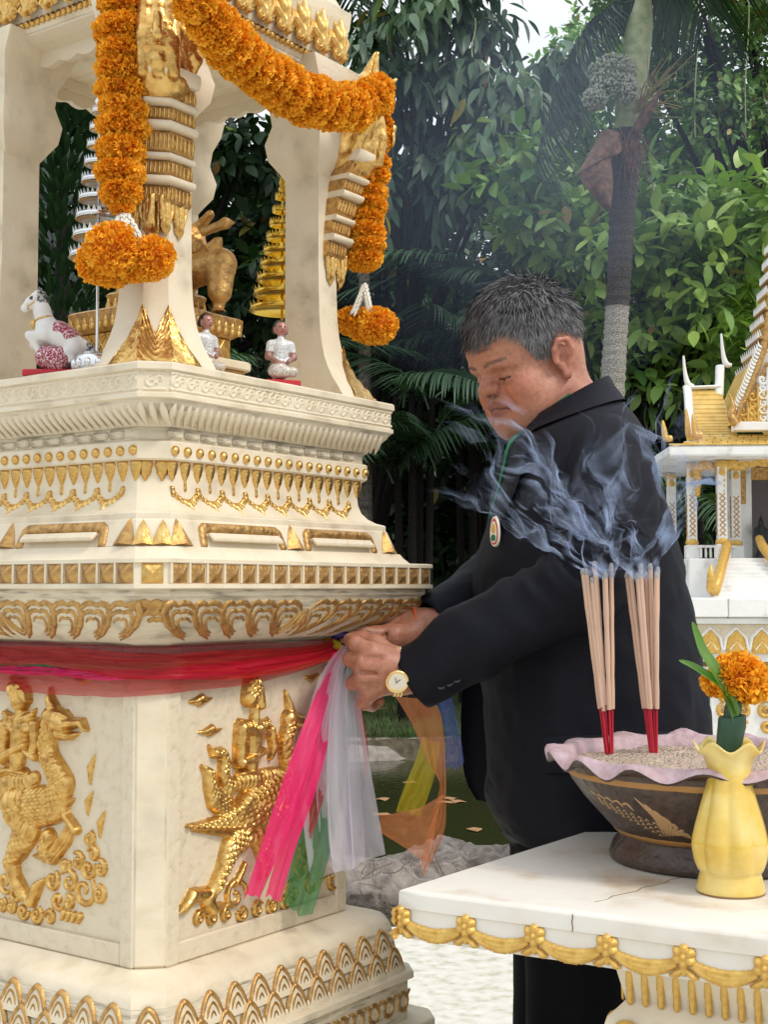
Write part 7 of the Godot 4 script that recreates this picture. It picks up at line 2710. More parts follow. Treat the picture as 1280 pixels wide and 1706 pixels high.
func man() -> void:
	var base := Vector3(0.29, 0, -2.05)
	var T := thing("person", "man in a black suit with short greying hair bending to tie ribbons at the shrine", "person", base)
	var w := Transform3D(Basis(), -base)
	# ---- head frame: forward z, up y, left x ----
	var yaw := deg_to_rad(28.0)
	var pit := deg_to_rad(22.0)
	var f0 := Vector3(-cos(yaw), 0, sin(yaw))
	var fwd := f0 * cos(pit) - UP * sin(pit)
	var upv := UP * cos(pit) + f0 * sin(pit)
	var lef := upv.cross(fwd)
	var B := Basis(lef, upv, fwd)
	var ear := at(932, 600, 1.99)
	var HO := ear - B * Vector3(0.078, 0, 0)
	var HX := Transform3D(B, HO)
	var neck_l := HX.affine_inverse() * at(968, 715, 2.055)
	var f := Field.new()
	f.cell = 0.0027
	f.ell(Vector3(0, 0.056, -0.008), Vector3(0.077, 0.080, 0.087), 0.02)
	f.ell(Vector3(0, 0.0, -0.030), Vector3(0.068, 0.060, 0.058), 0.03)
	f.ell(Vector3(0, 0.044, 0.034), Vector3(0.064, 0.048, 0.055), 0.02)
	f.ell(Vector3(0, -0.022, 0.026), Vector3(0.067, 0.068, 0.049), 0.02)
	f.cap(Vector3(0, -0.055, -0.020), neck_l, 0.058, 0.068, 0.03)
	f.ell(Vector3(0, -0.070, 0.022), Vector3(0.046, 0.028, 0.044), 0.025)
	for s in [-1.0, 1.0]:
		f.ell(Vector3(s * 0.041, -0.022, 0.051), Vector3(0.025, 0.024, 0.023), 0.018)
		f.chain([Vector3(s * 0.056, -0.044, 0.0), Vector3(s * 0.038, -0.068, 0.040), Vector3(0, -0.070, 0.062)], [0.022, 0.020, 0.018], 0.022)
		f.ell(Vector3(s * 0.045, -0.050, 0.036), Vector3(0.024, 0.026, 0.028), 0.02)
		f.chain([Vector3(s * 0.010, 0.021, 0.0735), Vector3(s * 0.030, 0.0255, 0.0700), Vector3(s * 0.047, 0.021, 0.0585)], [0.0085, 0.0095, 0.0080], 0.012)
	f.ell(Vector3(0, -0.036, 0.0665), Vector3(0.031, 0.024, 0.0155), 0.015)
	f.ell(Vector3(0, -0.072, 0.0700), Vector3(0.021, 0.017, 0.017), 0.015)
	for s in [-1.0, 1.0]:
		f.cut(Vector3(s * 0.0310, 0.0085, 0.0840), Vector3(0.0185, 0.0090, 0.0125), 0.009)
		f.ell(Vector3(s * 0.0310, 0.0060, 0.0625), Vector3(0.0150, 0.0105, 0.0122), 0.003)
		f.groove(Vector3(s * 0.0185, 0.0130, 0.0755), Vector3(s * 0.0430, 0.0135, 0.0690), 0.0012, 0.003)
	f.cap(Vector3(0, 0.0190, 0.0700), Vector3(0, -0.0010, 0.0850), 0.0075, 0.0100, 0.006)
	f.ell(Vector3(0, -0.0080, 0.0885), Vector3(0.0140, 0.0115, 0.0125), 0.004)
	for s in [-1.0, 1.0]:
		f.ell(Vector3(s * 0.0160, -0.0105, 0.0785), Vector3(0.0090, 0.0092, 0.0115), 0.003)
		f.groove(Vector3(s * 0.0250, -0.0020, 0.0775), Vector3(s * 0.0250, -0.0170, 0.0765), 0.0022, 0.004)
		f.cut(Vector3(s * 0.0072, -0.0200, 0.0850), Vector3(0.0044, 0.0036, 0.0056), 0.002)
		f.groove(Vector3(s * 0.0240, -0.0140, 0.0800), Vector3(s * 0.0370, -0.0400, 0.0730), 0.0030, 0.007)
		f.groove(Vector3(s * 0.0175, 0.0025, 0.0735), Vector3(s * 0.0310, -0.0012, 0.0755), 0.0013, 0.002)
		f.groove(Vector3(s * 0.0310, -0.0012, 0.0755), Vector3(s * 0.0450, 0.0030, 0.0690), 0.0013, 0.002)
		f.groove(Vector3(s * 0.0190, -0.0050, 0.0745), Vector3(s * 0.0400, -0.0090, 0.0740), 0.0018, 0.005)
		f.cap(Vector3(s * 0.0235, -0.0395, 0.0735), Vector3(0, -0.0335, 0.0815), 0.0042, 0.0058, 0.004)
		f.cap(Vector3(s * 0.0225, -0.0440, 0.0730), Vector3(0, -0.0455, 0.0800), 0.0046, 0.0068, 0.004)
		f.groove(Vector3(s * 0.0290, -0.0440, 0.0755), Vector3(0, -0.0390, 0.0875), 0.0013, 0.002)
		f.groove(Vector3(s * 0.0200, -0.0560, 0.0820), Vector3(0, -0.0575, 0.0850), 0.0022, 0.006)
		f.ell(Vector3(s * 0.0790, 0.0040, -0.0060), Vector3(0.0060, 0.0235, 0.0150), 0.006)
		f.chain([Vector3(s * 0.0780, 0.0030, 0.0070), Vector3(s * 0.0835, 0.0180, 0.0070), Vector3(s * 0.0895, 0.0290, -0.0010), Vector3(s * 0.0925, 0.0260, -0.0140), Vector3(s * 0.0910, 0.0090, -0.0195), Vector3(s * 0.0875, -0.0075, -0.0150), Vector3(s * 0.0840, -0.0190, -0.0070)], [0.0036, 0.0042, 0.0044, 0.0044, 0.0044, 0.0042, 0.0048], 0.003)
		f.chain([Vector3(s * 0.0860, 0.0180, -0.0100), Vector3(s * 0.0875, 0.0060, -0.0135), Vector3(s * 0.0860, -0.0070, -0.0080)], [0.0026, 0.0030, 0.0030], 0.002)
		f.ell(Vector3(s * 0.0835, -0.0230, -0.0030), Vector3(0.0056, 0.0090, 0.0076), 0.004)
		f.cut(Vector3(s * 0.0950, 0.0010, -0.0035), Vector3(0.0165, 0.0110, 0.0076), 0.002)
		f.cut(Vector3(s * 0.0950, 0.0190, -0.0050), Vector3(0.0105, 0.0066, 0.0072), 0.002)
		f.ell(Vector3(s * 0.0810, -0.0020, 0.0070), Vector3(0.0044, 0.0054, 0.0040), 0.003)
	for i in 3:
		f.groove(Vector3(-0.040, 0.040 + i * 0.010, 0.0800 - i * 0.003), Vector3(0.0, 0.042 + i * 0.010, 0.0925 - i * 0.002), 0.0006, 0.006)
		f.groove(Vector3(0.040, 0.040 + i * 0.010, 0.0800 - i * 0.003), Vector3(0.0, 0.042 + i * 0.010, 0.0925 - i * 0.002), 0.0006, 0.006)
	var head := f.surface(Vector3(-0.12, minf(-0.17, neck_l.y - 0.02), -0.20), Vector3(0.12, 0.15, 0.13))
	for i in head[0].size():
		head[0][i] = HX * head[0][i]
		head[1][i] = B * head[1][i]
	# ---- near hand: back of the left hand, fingers closing on the knot ----
	var P := func(x: float, y: float, d: float) -> Vector3: return at(x, y, d)
	f = Field.new()
	f.cell = 0.0026
	f.cap(P.call(715, 1118, 1.895), P.call(668, 1120, 1.895), 0.027, 0.0275, 0.012)
	f.cap(P.call(668, 1120, 1.895), P.call(640, 1114, 1.888), 0.030, 0.031, 0.015)
	for q in [[618, 1086, 1.878, 0.0140], [607, 1108, 1.872, 0.0142], [606, 1132, 1.875, 0.0136], [616, 1154, 1.882, 0.0126]]:
		f.cap(P.call(660, 1116, 1.892), P.call(q[0], q[1], q[2]), 0.021, q[3], 0.014)
	f.chain([P.call(618, 1086, 1.878), P.call(592, 1072, 1.885), P.call(583, 1066, 1.912), P.call(584, 1070, 1.932)], [0.0130, 0.0105, 0.0088, 0.0072], 0.004)
	f.chain([P.call(607, 1108, 1.872), P.call(584, 1098, 1.892), P.call(588, 1092, 1.926), P.call(603, 1096, 1.934)], [0.0132, 0.0110, 0.0092, 0.0078], 0.004)
	f.chain([P.call(606, 1132, 1.875), P.call(588, 1138, 1.900), P.call(598, 1138, 1.930), P.call(614, 1136, 1.932)], [0.0126, 0.0104, 0.0088, 0.0075], 0.004)
	f.chain([P.call(616, 1154, 1.882), P.call(607, 1172, 1.898), P.call(620, 1176, 1.922), P.call(634, 1168, 1.926)], [0.0118, 0.0094, 0.0080, 0.0068], 0.004)
	f.chain([P.call(655, 1096, 1.905), P.call(626, 1074, 1.918), P.call(604, 1066, 1.930), P.call(588, 1062, 1.938)], [0.0165, 0.0130, 0.0108, 0.0082], 0.010)
	for q in [[612, 1096, 0.0], [606, 1120, 0.0], [610, 1143, 0.0]]:
		f.groove(P.call(q[0] - 4, q[1], 1.862), P.call(q[0] + 22, q[1] + 1, 1.862), 0.0016, 0.008)
	var hand1 := f.surface(P.call(565, 1215, 1.94) - Vector3(0, 0, 0.03), P.call(735, 1040, 1.83))
	# ---- far hand: palm side of the right hand ----
	f = Field.new()
	f.cell = 0.0026
	f.cap(P.call(735, 1040, 2.055), P.call(700, 1046, 2.05), 0.0265, 0.0270, 0.012)
	f.cap(P.call(700, 1046, 2.05), P.call(655, 1046, 2.045), 0.0275, 0.0250, 0.014)
	f.chain([P.call(690, 1058, 2.030), P.call(655, 1060, 2.010), P.call(622, 1058, 2.000), P.call(600, 1052, 1.992), P.call(586, 1050, 1.990)], [0.0210, 0.0185, 0.0125, 0.0110, 0.0080], 0.010)
	f.chain([P.call(650, 1042, 2.062), P.call(620, 1034, 2.050), P.call(600, 1038, 2.025), P.call(590, 1052, 2.008)], [0.0150, 0.0120, 0.0100, 0.0080], 0.005)
	f.chain([P.call(648, 1050, 2.072), P.call(616, 1048, 2.070), P.call(602, 1058, 2.050), P.call(612, 1068, 2.032)], [0.0148, 0.0115, 0.0100, 0.0080], 0.005)
	f.chain([P.call(650, 1062, 2.074), P.call(622, 1066, 2.074), P.call(612, 1076, 2.055), P.call(624, 1080, 2.038)], [0.0140, 0.0110, 0.0094, 0.0078], 0.005)
	f.chain([P.call(656, 1072, 2.072), P.call(634, 1080, 2.070), P.call(630, 1088, 2.052), P.call(642, 1086, 2.040)], [0.0125, 0.0098, 0.0084, 0.0070], 0.005)
	f.groove(P.call(664, 1030, 2.018), P.call(640, 1062, 1.990), 0.0016, 0.008)
	var hand2 := f.surface(P.call(560, 1120, 2.11), P.call(760, 990, 1.95))
	# ---- the body inside the clothes ----
	f = Field.new()
	f.cell = 0.014
	f.cap(P.call(985, 1250, 2.05), P.call(975, 1000, 2.05), 0.125, 0.125, 0.05)
	f.cap(P.call(975, 1000, 2.05), P.call(975, 800, 2.05), 0.120, 0.105, 0.05)
	f.cap(P.call(968, 740, 2.055), P.call(966, 715, 2.055), 0.070, 0.064, 0.02)
	f.chain([P.call(1000, 800, 1.96), P.call(988, 952, 1.855), P.call(905, 1008, 1.855), P.call(800, 1062, 1.868), P.call(712, 1118, 1.892)], [0.05, 0.036, 0.034, 0.030, 0.025], 0.03)
	f.chain([P.call(930, 800, 2.17), P.call(860, 950, 2.20), P.call(735, 1040, 2.058)], [0.055, 0.042, 0.025], 0.03)
	for s in [-1.0, 1.0]:
		f.chain([P.call(975, 1290, 2.06 - s * 0.075), Vector3(0.275, 0.50, -2.06 + s * 0.075), Vector3(0.285, 0.08, -2.06 + s * 0.085)], [0.085, 0.055, 0.036], 0.04)
		f.cap(Vector3(0.285, 0.045, -2.06 + s * 0.085), Vector3(0.150, 0.035, -2.06 + s * 0.095), 0.034, 0.028, 0.02)
	var body := f.surface(Vector3(-0.02, 0.0, -2.36), Vector3(0.55, 1.45, -1.72))
	var HI := HX.affine_inverse()
	var tone := func(p: Vector3, n: Vector3) -> Color:
		var c := Color(0.50, 0.225, 0.145)
		var l: Vector3 = HI * p
		var v := noise.get_noise_3d(p.x * 40.0, p.y * 40.0, p.z * 40.0)
		if l.y > -0.2 and l.length() < 0.24:
			var ck := exp(-Vector2(absf(l.x) - 0.042, (l.y + 0.024) * 1.1).length_squared() / 0.0009) * smoothstep(0.02, 0.06, l.z)
			c = c.lerp(Color(0.53, 0.180, 0.115), 0.85 * ck)
			c = c.lerp(Color(0.48, 0.19, 0.14), smoothstep(0.072, 0.088, absf(l.x)) * 0.7)
			c = c.lerp(Color(0.44, 0.165, 0.115), exp(-Vector3(l.x, l.y + 0.008, l.z - 0.090).length_squared() / 0.0004) * 0.7)
			if l.z > 0.07 and absf(absf(l.x) - 0.0072) < 0.004 and l.y < -0.0165 and l.y > -0.0235:
				c = c.lerp(Color(0.12, 0.05, 0.04), 0.75)
			# dark shave on chin and lip, thin brows, closed lids
			var beard := smoothstep(-0.052, -0.066, l.y) * smoothstep(0.03, 0.06, l.z) * 0.30 + (0.35 if absf(l.y + 0.026) < 0.006 and l.z > 0.068 and absf(l.x) < 0.022 else 0.0)
			c = c.lerp(Color(0.20, 0.135, 0.115), clampf(beard * (0.8 + v), 0.0, 0.6))
			if l.z > 0.06 and absf(l.x) < 0.027 and l.y < -0.0285 and l.y > -0.0535:
				var e := absf(l.x) / 0.027
				if l.y < -0.0285 - 0.008 * e * e and l.y > -0.0530 + 0.006 * e * e:
					c = c.lerp(Color(0.30, 0.105, 0.090), 0.8)
				if absf(l.y + 0.0390 + 0.0050 * e) < 0.0014:
					c = Color(0.10, 0.035, 0.03)
			var by := 0.0265 + 0.004 * sin((absf(l.x) - 0.012) * 60.0)
			if l.z > 0.05 and absf(l.x) > 0.010 and absf(l.x) < 0.050 and absf(l.y - by) < 0.0030:
				c = c.lerp(Color(0.09, 0.06, 0.05), 0.70 + 0.4 * v)
			var ey := 0.0005 + 0.00018 * pow((absf(l.x) - 0.031) * 100.0, 2.0)
			if l.z > 0.06 and absf(absf(l.x) - 0.031) < 0.0135 and absf(l.y - ey) < 0.0017:
				c = Color(0.035, 0.022, 0.02)
			if l.z > 0.05 and absf(absf(l.x) - 0.031) < 0.017 and l.y < -0.003 and l.y > -0.010:
				c = c.lerp(Color(0.34, 0.15, 0.11), 0.5)
		else:
			c = c.lerp(Color(0.42, 0.175, 0.11), 0.45 + 0.3 * v)
		return c * (1.0 + 0.10 * v)
	part(T, "body", join_fields([head, hand1, hand2, body], tone), M.skin, w)
	hair(T, w, HX)
	# ---- jacket ----
	var rows := []
	for i in 100:
		var v := i / 99.0
		var ring := PackedVector3Array()
		for s in 72:
			var a := TAU * s / 72.0
			var p := torso(v, a)
			var k := cloth_fold(p, 0.0075 * (1.0 - v * 0.5)) - 0.0035 + 0.004 * sin(a * 3.0 + v * 9.0) * (1.0 - v)
			k += 0.005 * pow(absf(sin(a * 4.0 + v * 14.0 + 3.0 * noise.get_noise_2d(a * 2.0, v * 6.0))), 3.0) * smoothstep(0.75, 0.3, v)
			# drag lines from the armpit towards the front button
			k += 0.004 * sin((p.x - p.y * 0.8) * 42.0) * exp(-pow((v - 0.42) / 0.13, 2.0)) * maxf(0.0, sin(a))
			ring.append(torso(v, a, k))
		rows.append(ring)
	var inner := []
	for k in 2:
		var ring := PackedVector3Array()
		for s in 72:
			ring.append(torso(0.0, TAU * s / 72.0, -0.006) + Vector3(0, 0.002 + 0.06 * k, 0))
		inner.push_front(ring)
	var top := []
	for k in 2:
		var ring := PackedVector3Array()
		for s in 72:
			ring.append(torso(1.0, TAU * s / 72.0, -0.004 - 0.002 * k) - Vector3(0, 0.03 * k, 0))
		top.append(ring)
	var J := part(T, "jacket", rings_mesh(inner + rows + top), M.black_suit, w)
	# near sleeve and far sleeve
	part(T, "sleeve", sleeve([at(985, 742, 2.02), at(1010, 778, 1.93), at(1016, 860, 1.870), at(985, 955, 1.845), at(905, 1008, 1.850), at(800, 1062, 1.865), at(690, 1129, 1.893)], [0.064, 0.073, 0.069, 0.062, 0.0555, 0.0510, 0.0455], [[0.47, 0.013, 0.012, 0.6], [0.515, 0.012, 0.014, 0.2], [0.56, 0.012, 0.013, 0.9], [0.60, 0.014, 0.010, 0.4], [0.42, 0.016, 0.010, -0.4], [0.66, 0.014, 0.007, 0.4], [0.36, 0.016, 0.007, 0.9], [0.24, 0.02, 0.008, 2.2], [0.18, 0.02, 0.008, 1.4], [0.73, 0.02, 0.005, 1.2], [0.84, 0.02, 0.005, -0.8]]), M.black_suit, w)
	part(T, "sleeve", sleeve([at(930, 745, 2.16), at(905, 800, 2.22), at(880, 880, 2.25), at(848, 958, 2.21), at(790, 1000, 2.14), at(708, 1043, 2.062)], [0.070, 0.080, 0.070, 0.060, 0.053, 0.0445], [[0.6, 0.03, 0.006, 0.0], [0.7, 0.02, 0.005, 1.0]], 48), M.black_suit, w)
	# the far front panel hanging open
	var g := G.new()
	for side in 2:
		var sheet := []
		for i in 14:
			var t := i / 13.0
			var row := PackedVector3Array()
			for j in 9:
				var u := j / 8.0
				var xl := lerpf(780, 768, minf(t * 2.0, 1.0)) + 26.0 * pow(t, 9.0)
				var x := lerpf(xl, 835, u)
				var y := lerpf(1040, 1336, t) - 9.0 * pow(t, 6.0) * absf(u - 0.4)
				row.append(at(x, y, 2.145 + 0.02 * sin(u * 3.0 + t) + side * 0.004))
			sheet.append(row)
		g.grid(sheet)
	part(J, "front_panel", g.done(), M.black_suit)
	# collar and lapel
	g = G.new()
	var col := []
	for k in 5:
		var ring := PackedVector3Array()
		for s in 61:
			var a := -PI * 0.86 + PI * 1.72 * s / 60.0
			var v: float = [1.0, 0.995, 0.965, 0.925, 0.885][k]
			ring.append(torso(v, a, [0.001, 0.007, 0.011, 0.011, 0.0075][k]) + Vector3(0, [0.014, 0.016, 0.004, 0.0, 0.0][k], 0))
		col.append(ring)
	g.grid(col)
	part(J, "collar", g.done(), M.black_suit)
	g = G.new()
	var lap := []
	for i in 16:
		var t := i / 15.0
		var v := lerpf(0.90, 0.52, t)
		var row := PackedVector3Array()
		var w0 := 0.30 * sin(PI * (0.18 + 0.72 * t)) + 0.04
		for j in 5:
			row.append(torso(v, 2.80 - w0 * (1.0 - j / 4.0), 0.008 - 0.003 * absf(j / 2.0 - 1.0)))
		lap.append(row)
	g.grid(lap)
	part(J, "lapel", g.done(), M.black_suit)
	# green collar and piping of the shirt below
	g = G.new()
	var pipe := []
	for i in 18:
		pipe.append(torso(lerpf(0.985, 0.56, i / 17.0), 2.88 - 0.02 * sin(i * 0.5), 0.010))
	g.tube(pipe, [0.0036, 0.0036, 0.0034, 0.0032, 0.003, 0.003, 0.0028, 0.0028, 0.0026, 0.0026, 0.0024, 0.0024, 0.0022, 0.0020, 0.0018, 0.0016, 0.0014, 0.001], 6)
	part(J, "green_piping", g.done(), M.green_cloth)
	g = G.new()
	col = []
	for k in 3:
		var ring := PackedVector3Array()
		for s in 31:
			var a := PI * 0.52 + PI * 0.96 * s / 30.0
			ring.append(torso([0.985, 1.0, 1.0][k], a, [-0.004, -0.003, -0.004][k]) + Vector3(0, [0.0, 0.012, 0.020][k], 0))
		col.append(ring)
	g.grid(col)
	part(T, "shirt_collar", g.done(), M.green_cloth, w)
	# badge on the chest
	var bc := torso(0.525, 2.62, 0.012)
	var bn := (torso(0.525, 2.62, 0.03) - torso(0.525, 2.62, 0.0)).normalized()
	var bu := (UP - bn * UP.dot(bn)).normalized()
	var bx := Transform3D(Basis(bu.cross(bn), bu, bn), bc)
	var disc := func(rx: float, ry: float, z: float) -> ArrayMesh:
		var gg := G.new()
		var r0 := PackedVector3Array()
		var r1 := PackedVector3Array()
		for s in 28:
			var a := TAU * s / 28.0
			r0.append(Vector3(cos(a) * rx, sin(a) * ry * (1.0 + 0.12 * sin(a)), z - 0.003))
			r1.append(Vector3(cos(a) * rx * 0.94, sin(a) * ry * 0.96 * (1.0 + 0.12 * sin(a)), z))
		gg.grid([r0, r1], true)
		gg.fan(r1)
		return gg.done()
	part(J, "badge", disc.call(0.0115, 0.0225, 0.0), M.watch_face, bx)
	part(J, "badge", disc.call(0.0098, 0.0195, 0.0008), M.red_paint, bx)
	part(J, "badge", disc.call(0.0082, 0.0165, 0.0014), M.watch_face, bx)
	part(J, "badge", disc.call(0.0050, 0.0068, 0.0020), M.yellow_gold, bx * Transform3D(Basis(), Vector3(0, 0.006, 0)))
	part(J, "badge", disc.call(0.0058, 0.0050, 0.0020), M.green_cloth, bx * Transform3D(Basis(), Vector3(0, -0.007, 0)))
	# pocket flap
	g = G.new()
	var fl := []
	for k in 4:
		var row := PackedVector3Array()
		for s in 25:
			var a := 0.95 + 1.15 * s / 24.0
			row.append(torso(0.262 - k * 0.0165 - 0.010 * (s / 24.0), a, [0.001, 0.009, 0.010, 0.008][k]))
		fl.append(row)
	g.grid(fl)
	part(J, "pocket_flap", g.done(), M.black_suit)
	# cuff buttons
	g = G.new()
	g.lathe([[0.0005, 0.0018], [0.004, 0.0018], [0.0062, 0.0028], [0.0072, 0.0018], [0.0072, 0.0], [0.0005, 0.0]], 16)
	var btn := g.done()
	for q in [[735, 1141], [748, 1136], [761, 1130]]:
		part(J, "cuff_button", btn, M.button, Transform3D(Basis(Vector3.RIGHT, PI / 2 - 0.5), at(q[0], q[1], 1.845)))
	# ---- trousers and shoes ----
	for s in [-1.0, 1.0]:
		var zz: float = s * 0.082
		rows = []
		var lp := curve([at(985, 1262, 2.05) + Vector3(0, 0, zz * 0.75), at(965, 1420, 2.05) + Vector3(0, 0, zz), Vector3(0.283, 0.52, -2.05 + zz), Vector3(0.285, 0.30, -2.05 + zz), Vector3(0.290, 0.05, -2.05 + zz)], 40)
		for i in 40:
			var t := i / 39.0
			var r := lerpf(0.118, 0.080, smoothstep(0.0, 0.5, t)) - 0.012 * smoothstep(0.5, 1.0, t)
			var ring := PackedVector3Array()
			for k in 32:
				var a := TAU * k / 32.0
				var d := Vector3(cos(a), 0, sin(a))
				ring.append(lp[i] + d * (r + cloth_fold(lp[i] + d * r, 0.007)))
			rows.append(ring)
		part(T, "trouser_leg", rings_mesh(rows, true, false), M.trousers, w)
		f = Field.new()
		f.cell = 0.008
		f.cap(Vector3(0.300, 0.045, -2.05 + zz), Vector3(0.150, 0.035, -2.05 + zz * 1.1), 0.044, 0.036, 0.02)
		f.cut(Vector3(0.22, -0.10, -2.05 + zz), Vector3(0.3, 0.10, 0.3), 0.004)
		part(T, "shoe", join_fields([f.surface(Vector3(0.05, -0.01, -2.15 + zz), Vector3(0.40, 0.14, -1.95 + zz))]), M.button, w)
	# ---- wristwatch and thread bracelet ----
	var ring_on := func(c: Vector3, axis: Vector3, rx: float, ry: float, n: int) -> Array:
		var out := []
		var u := axis.cross(UP).normalized()
		var v2 := u.cross(axis).normalized()
		for i in n + 1:
			var a := TAU * i / n
			out.append(c + u * cos(a) * rx + v2 * sin(a) * ry)
		return out
	var wa := (at(640, 1114, 1.888) - at(715, 1118, 1.895)).normalized()
	var band: Array = ring_on.call(at(664, 1119, 1.893), wa, 0.0315, 0.0335, 40)
	g = G.new()
	for i in 40:
		var d: Vector3 = (band[i + 1] - band[i])
		var bx2 := Basis(d.normalized(), wa, d.normalized().cross(wa).normalized())
		for k in 3:
			g.box(Vector3.ZERO, Vector3(d.length() * 0.86, 0.0042, 0.0030), 0.0009, Transform3D(bx2, (band[i] + band[i + 1]) * 0.5 + wa * (k - 1) * 0.0045))
	var wt := part(T, "wristwatch", g.done(), M.watch_gold, w)
	var wc := at(662, 1134, 1.853)
	var wn := (Vector3(0.05, -0.30, 1.0)).normalized()
	var wu := (UP - wn * UP.dot(wn)).normalized()
	var wx := Transform3D(Basis(wu.cross(wn), wu, wn), wc)
	g = G.new()
	g.lathe([[0.0005, 0.0], [0.0155, 0.0], [0.0165, 0.002], [0.0165, 0.006], [0.0150, 0.0075], [0.0138, 0.0068], [0.0005, 0.0068]], 36)
	part(wt, "watch_case", g.done(), M.watch_gold, wx * Transform3D(Basis(Vector3.RIGHT, PI / 2), Vector3.ZERO))
	part(wt, "watch_face", disc.call(0.0132, 0.0118, 0.0082), M.watch_face, wx)
	g = G.new()
	g.box(Vector3(0.0022, 0.0016, 0.0088), Vector3(0.0075, 0.0008, 0.0005), 0.0, Transform3D(Basis(Vector3.BACK, 0.6), Vector3.ZERO))
	g.box(Vector3(-0.001, 0.004, 0.0090), Vector3(0.0007, 0.0085, 0.0005), 0.0, Transform3D(Basis(Vector3.BACK, 0.3), Vector3.ZERO))
	part(wt, "watch_hands", g.done(), M.button, wx)
	var ba := (at(655, 1046, 2.045) - at(700, 1046, 2.05)).normalized()
	for q in [[686, 0.0], [690, 0.3]]:
		g = G.new()
		g.tube(ring_on.call(at(q[0], 1046 + q[1] * 4, 2.05), (ba + Vector3(0, q[1], 0.1)).normalized(), 0.0312, 0.0312, 32), [0.0020], 6, false)
		part(T, "thread_bracelet", g.done(), M.bracelet, w)


func hair(T: Node3D, w: Transform3D, HX: Transform3D) -> void:
	var C := Vector3(0, 0.052, -0.008)
	var R := Vector3(0.0815, 0.0920, 0.0925)
	var line := [[0.0, 0.068], [25.0, 0.070], [40.0, 0.060], [52.0, 0.046], [60.0, 0.030], [66.0, 0.004], [78.0, -0.002], [84.0, 0.028], [95.0, 0.041], [112.0, 0.032], [122.0, 0.004], [140.0, -0.028], [160.0, -0.040], [180.0, -0.042]]
	var on := func(az: float, y: float, k := 1.0) -> Vector3:
		# azimuth 0 is the face, y in head height
		var h: float = clampf((y - C.y) / R.y, -1.0, 1.0)
		var rr := sqrt(1.0 - h * h)
		var low := 1.0 - 0.10 * smoothstep(0.03, -0.05, y)
		return C + Vector3(sin(az) * rr * R.x * low, h * R.y, cos(az) * rr * R.z * (low if cos(az) < 0 else 1.0)) * k
	var g := G.new()
	var rows := []
	for i in 20:
		var t := i / 19.0
		var row := PackedVector3Array()
		for s in 73:
			var az := TAU * s / 72.0
			var lo := lookup(line, absf(rad_to_deg(wrapf(az, -PI, PI))))
			var y := lerpf(C.y + R.y * 0.9999, lo, pow(t, 1.6) if t < 0.6 else lerpf(pow(0.6, 1.6), 1.0, (t - 0.6) / 0.4))
			row.append(on.call(az, y, 1.0 - 0.10 * smoothstep(0.72, 1.0, t)))
		rows.append(row)
	g.grid(rows)
	var cap: StandardMaterial3D = mat("hair_cap", Color(0.14, 0.135, 0.14), 0.85)
	var H := part(T, "hair", g.done(), cap, w * HX)
	var gs := SurfaceTool.new()
	gs.begin(Mesh.PRIMITIVE_TRIANGLES)
	var q := RandomNumberGenerator.new()
	q.seed = 99
	for i in 15000:
		var az := q.randf_range(-PI, PI)
		var deg := absf(rad_to_deg(az))
		var lo := lookup(line, deg)
		var y := lerpf(lo + 0.001, C.y + R.y * 0.985, 1.0 - pow(q.randf(), 0.62))
		var p: Vector3 = on.call(az, y, 0.985)
		var n := ((p - C) / (R * R)).normalized()
		var down := (Vector3(0, -1, 0) - n * -n.y).normalized()
		var flow := (Vector3(0.15, -0.10, 1.0) - n * n.dot(Vector3(0.15, -0.10, 1.0))).normalized()
		var front := smoothstep(75.0, 20.0, deg) * smoothstep(0.05, 0.12, y)
		var top := smoothstep(0.09, 0.135, y)
		var dirv: Vector3 = (n * lerpf(0.30, 0.16, top) + down * (0.75 - 0.4 * front) * (1.0 - top) + flow * (0.35 + 0.9 * front) + Vector3(q.randfn(), q.randfn(), q.randfn()) * 0.20).normalized()
		var ln := lerpf(0.012, 0.021, smoothstep(0.0, 0.09, y)) * q.randf_range(0.7, 1.25) + 0.022 * front * q.randf_range(0.5, 1.2) * smoothstep(0.11, 0.07, y)
		if y < lo + 0.016 and deg > 30.0:
			ln *= 0.6
			if q.randf() < 0.45 * smoothstep(lo + 0.016, lo, y):
				continue
		var sd := dirv.cross(n + Vector3(q.randfn(), q.randfn(), q.randfn()) * 0.5).normalized() * 0.00075
		var grey := clampf(0.32 + 0.38 * smoothstep(0.10, 0.03, y) * smoothstep(30.0, 60.0, deg) + 0.3 * q.randfn(), 0.0, 1.0)
		var c := Color(0.014, 0.014, 0.020).lerp(Color(0.36, 0.355, 0.38), grey)
		var e := p + dirv * ln + Vector3(0, -1, 0) * ln * 0.12
		gs.set_color(c)
		gs.set_normal((n + dirv * 0.3).normalized())
		for v in [p - sd, e, p + sd]:
			gs.add_vertex(v)
	var hm: StandardMaterial3D = mat("hair_strand", Color.WHITE, 0.45)
	hm.vertex_color_use_as_albedo = true
	part(H, "hair_strands", gs.commit(), hm)


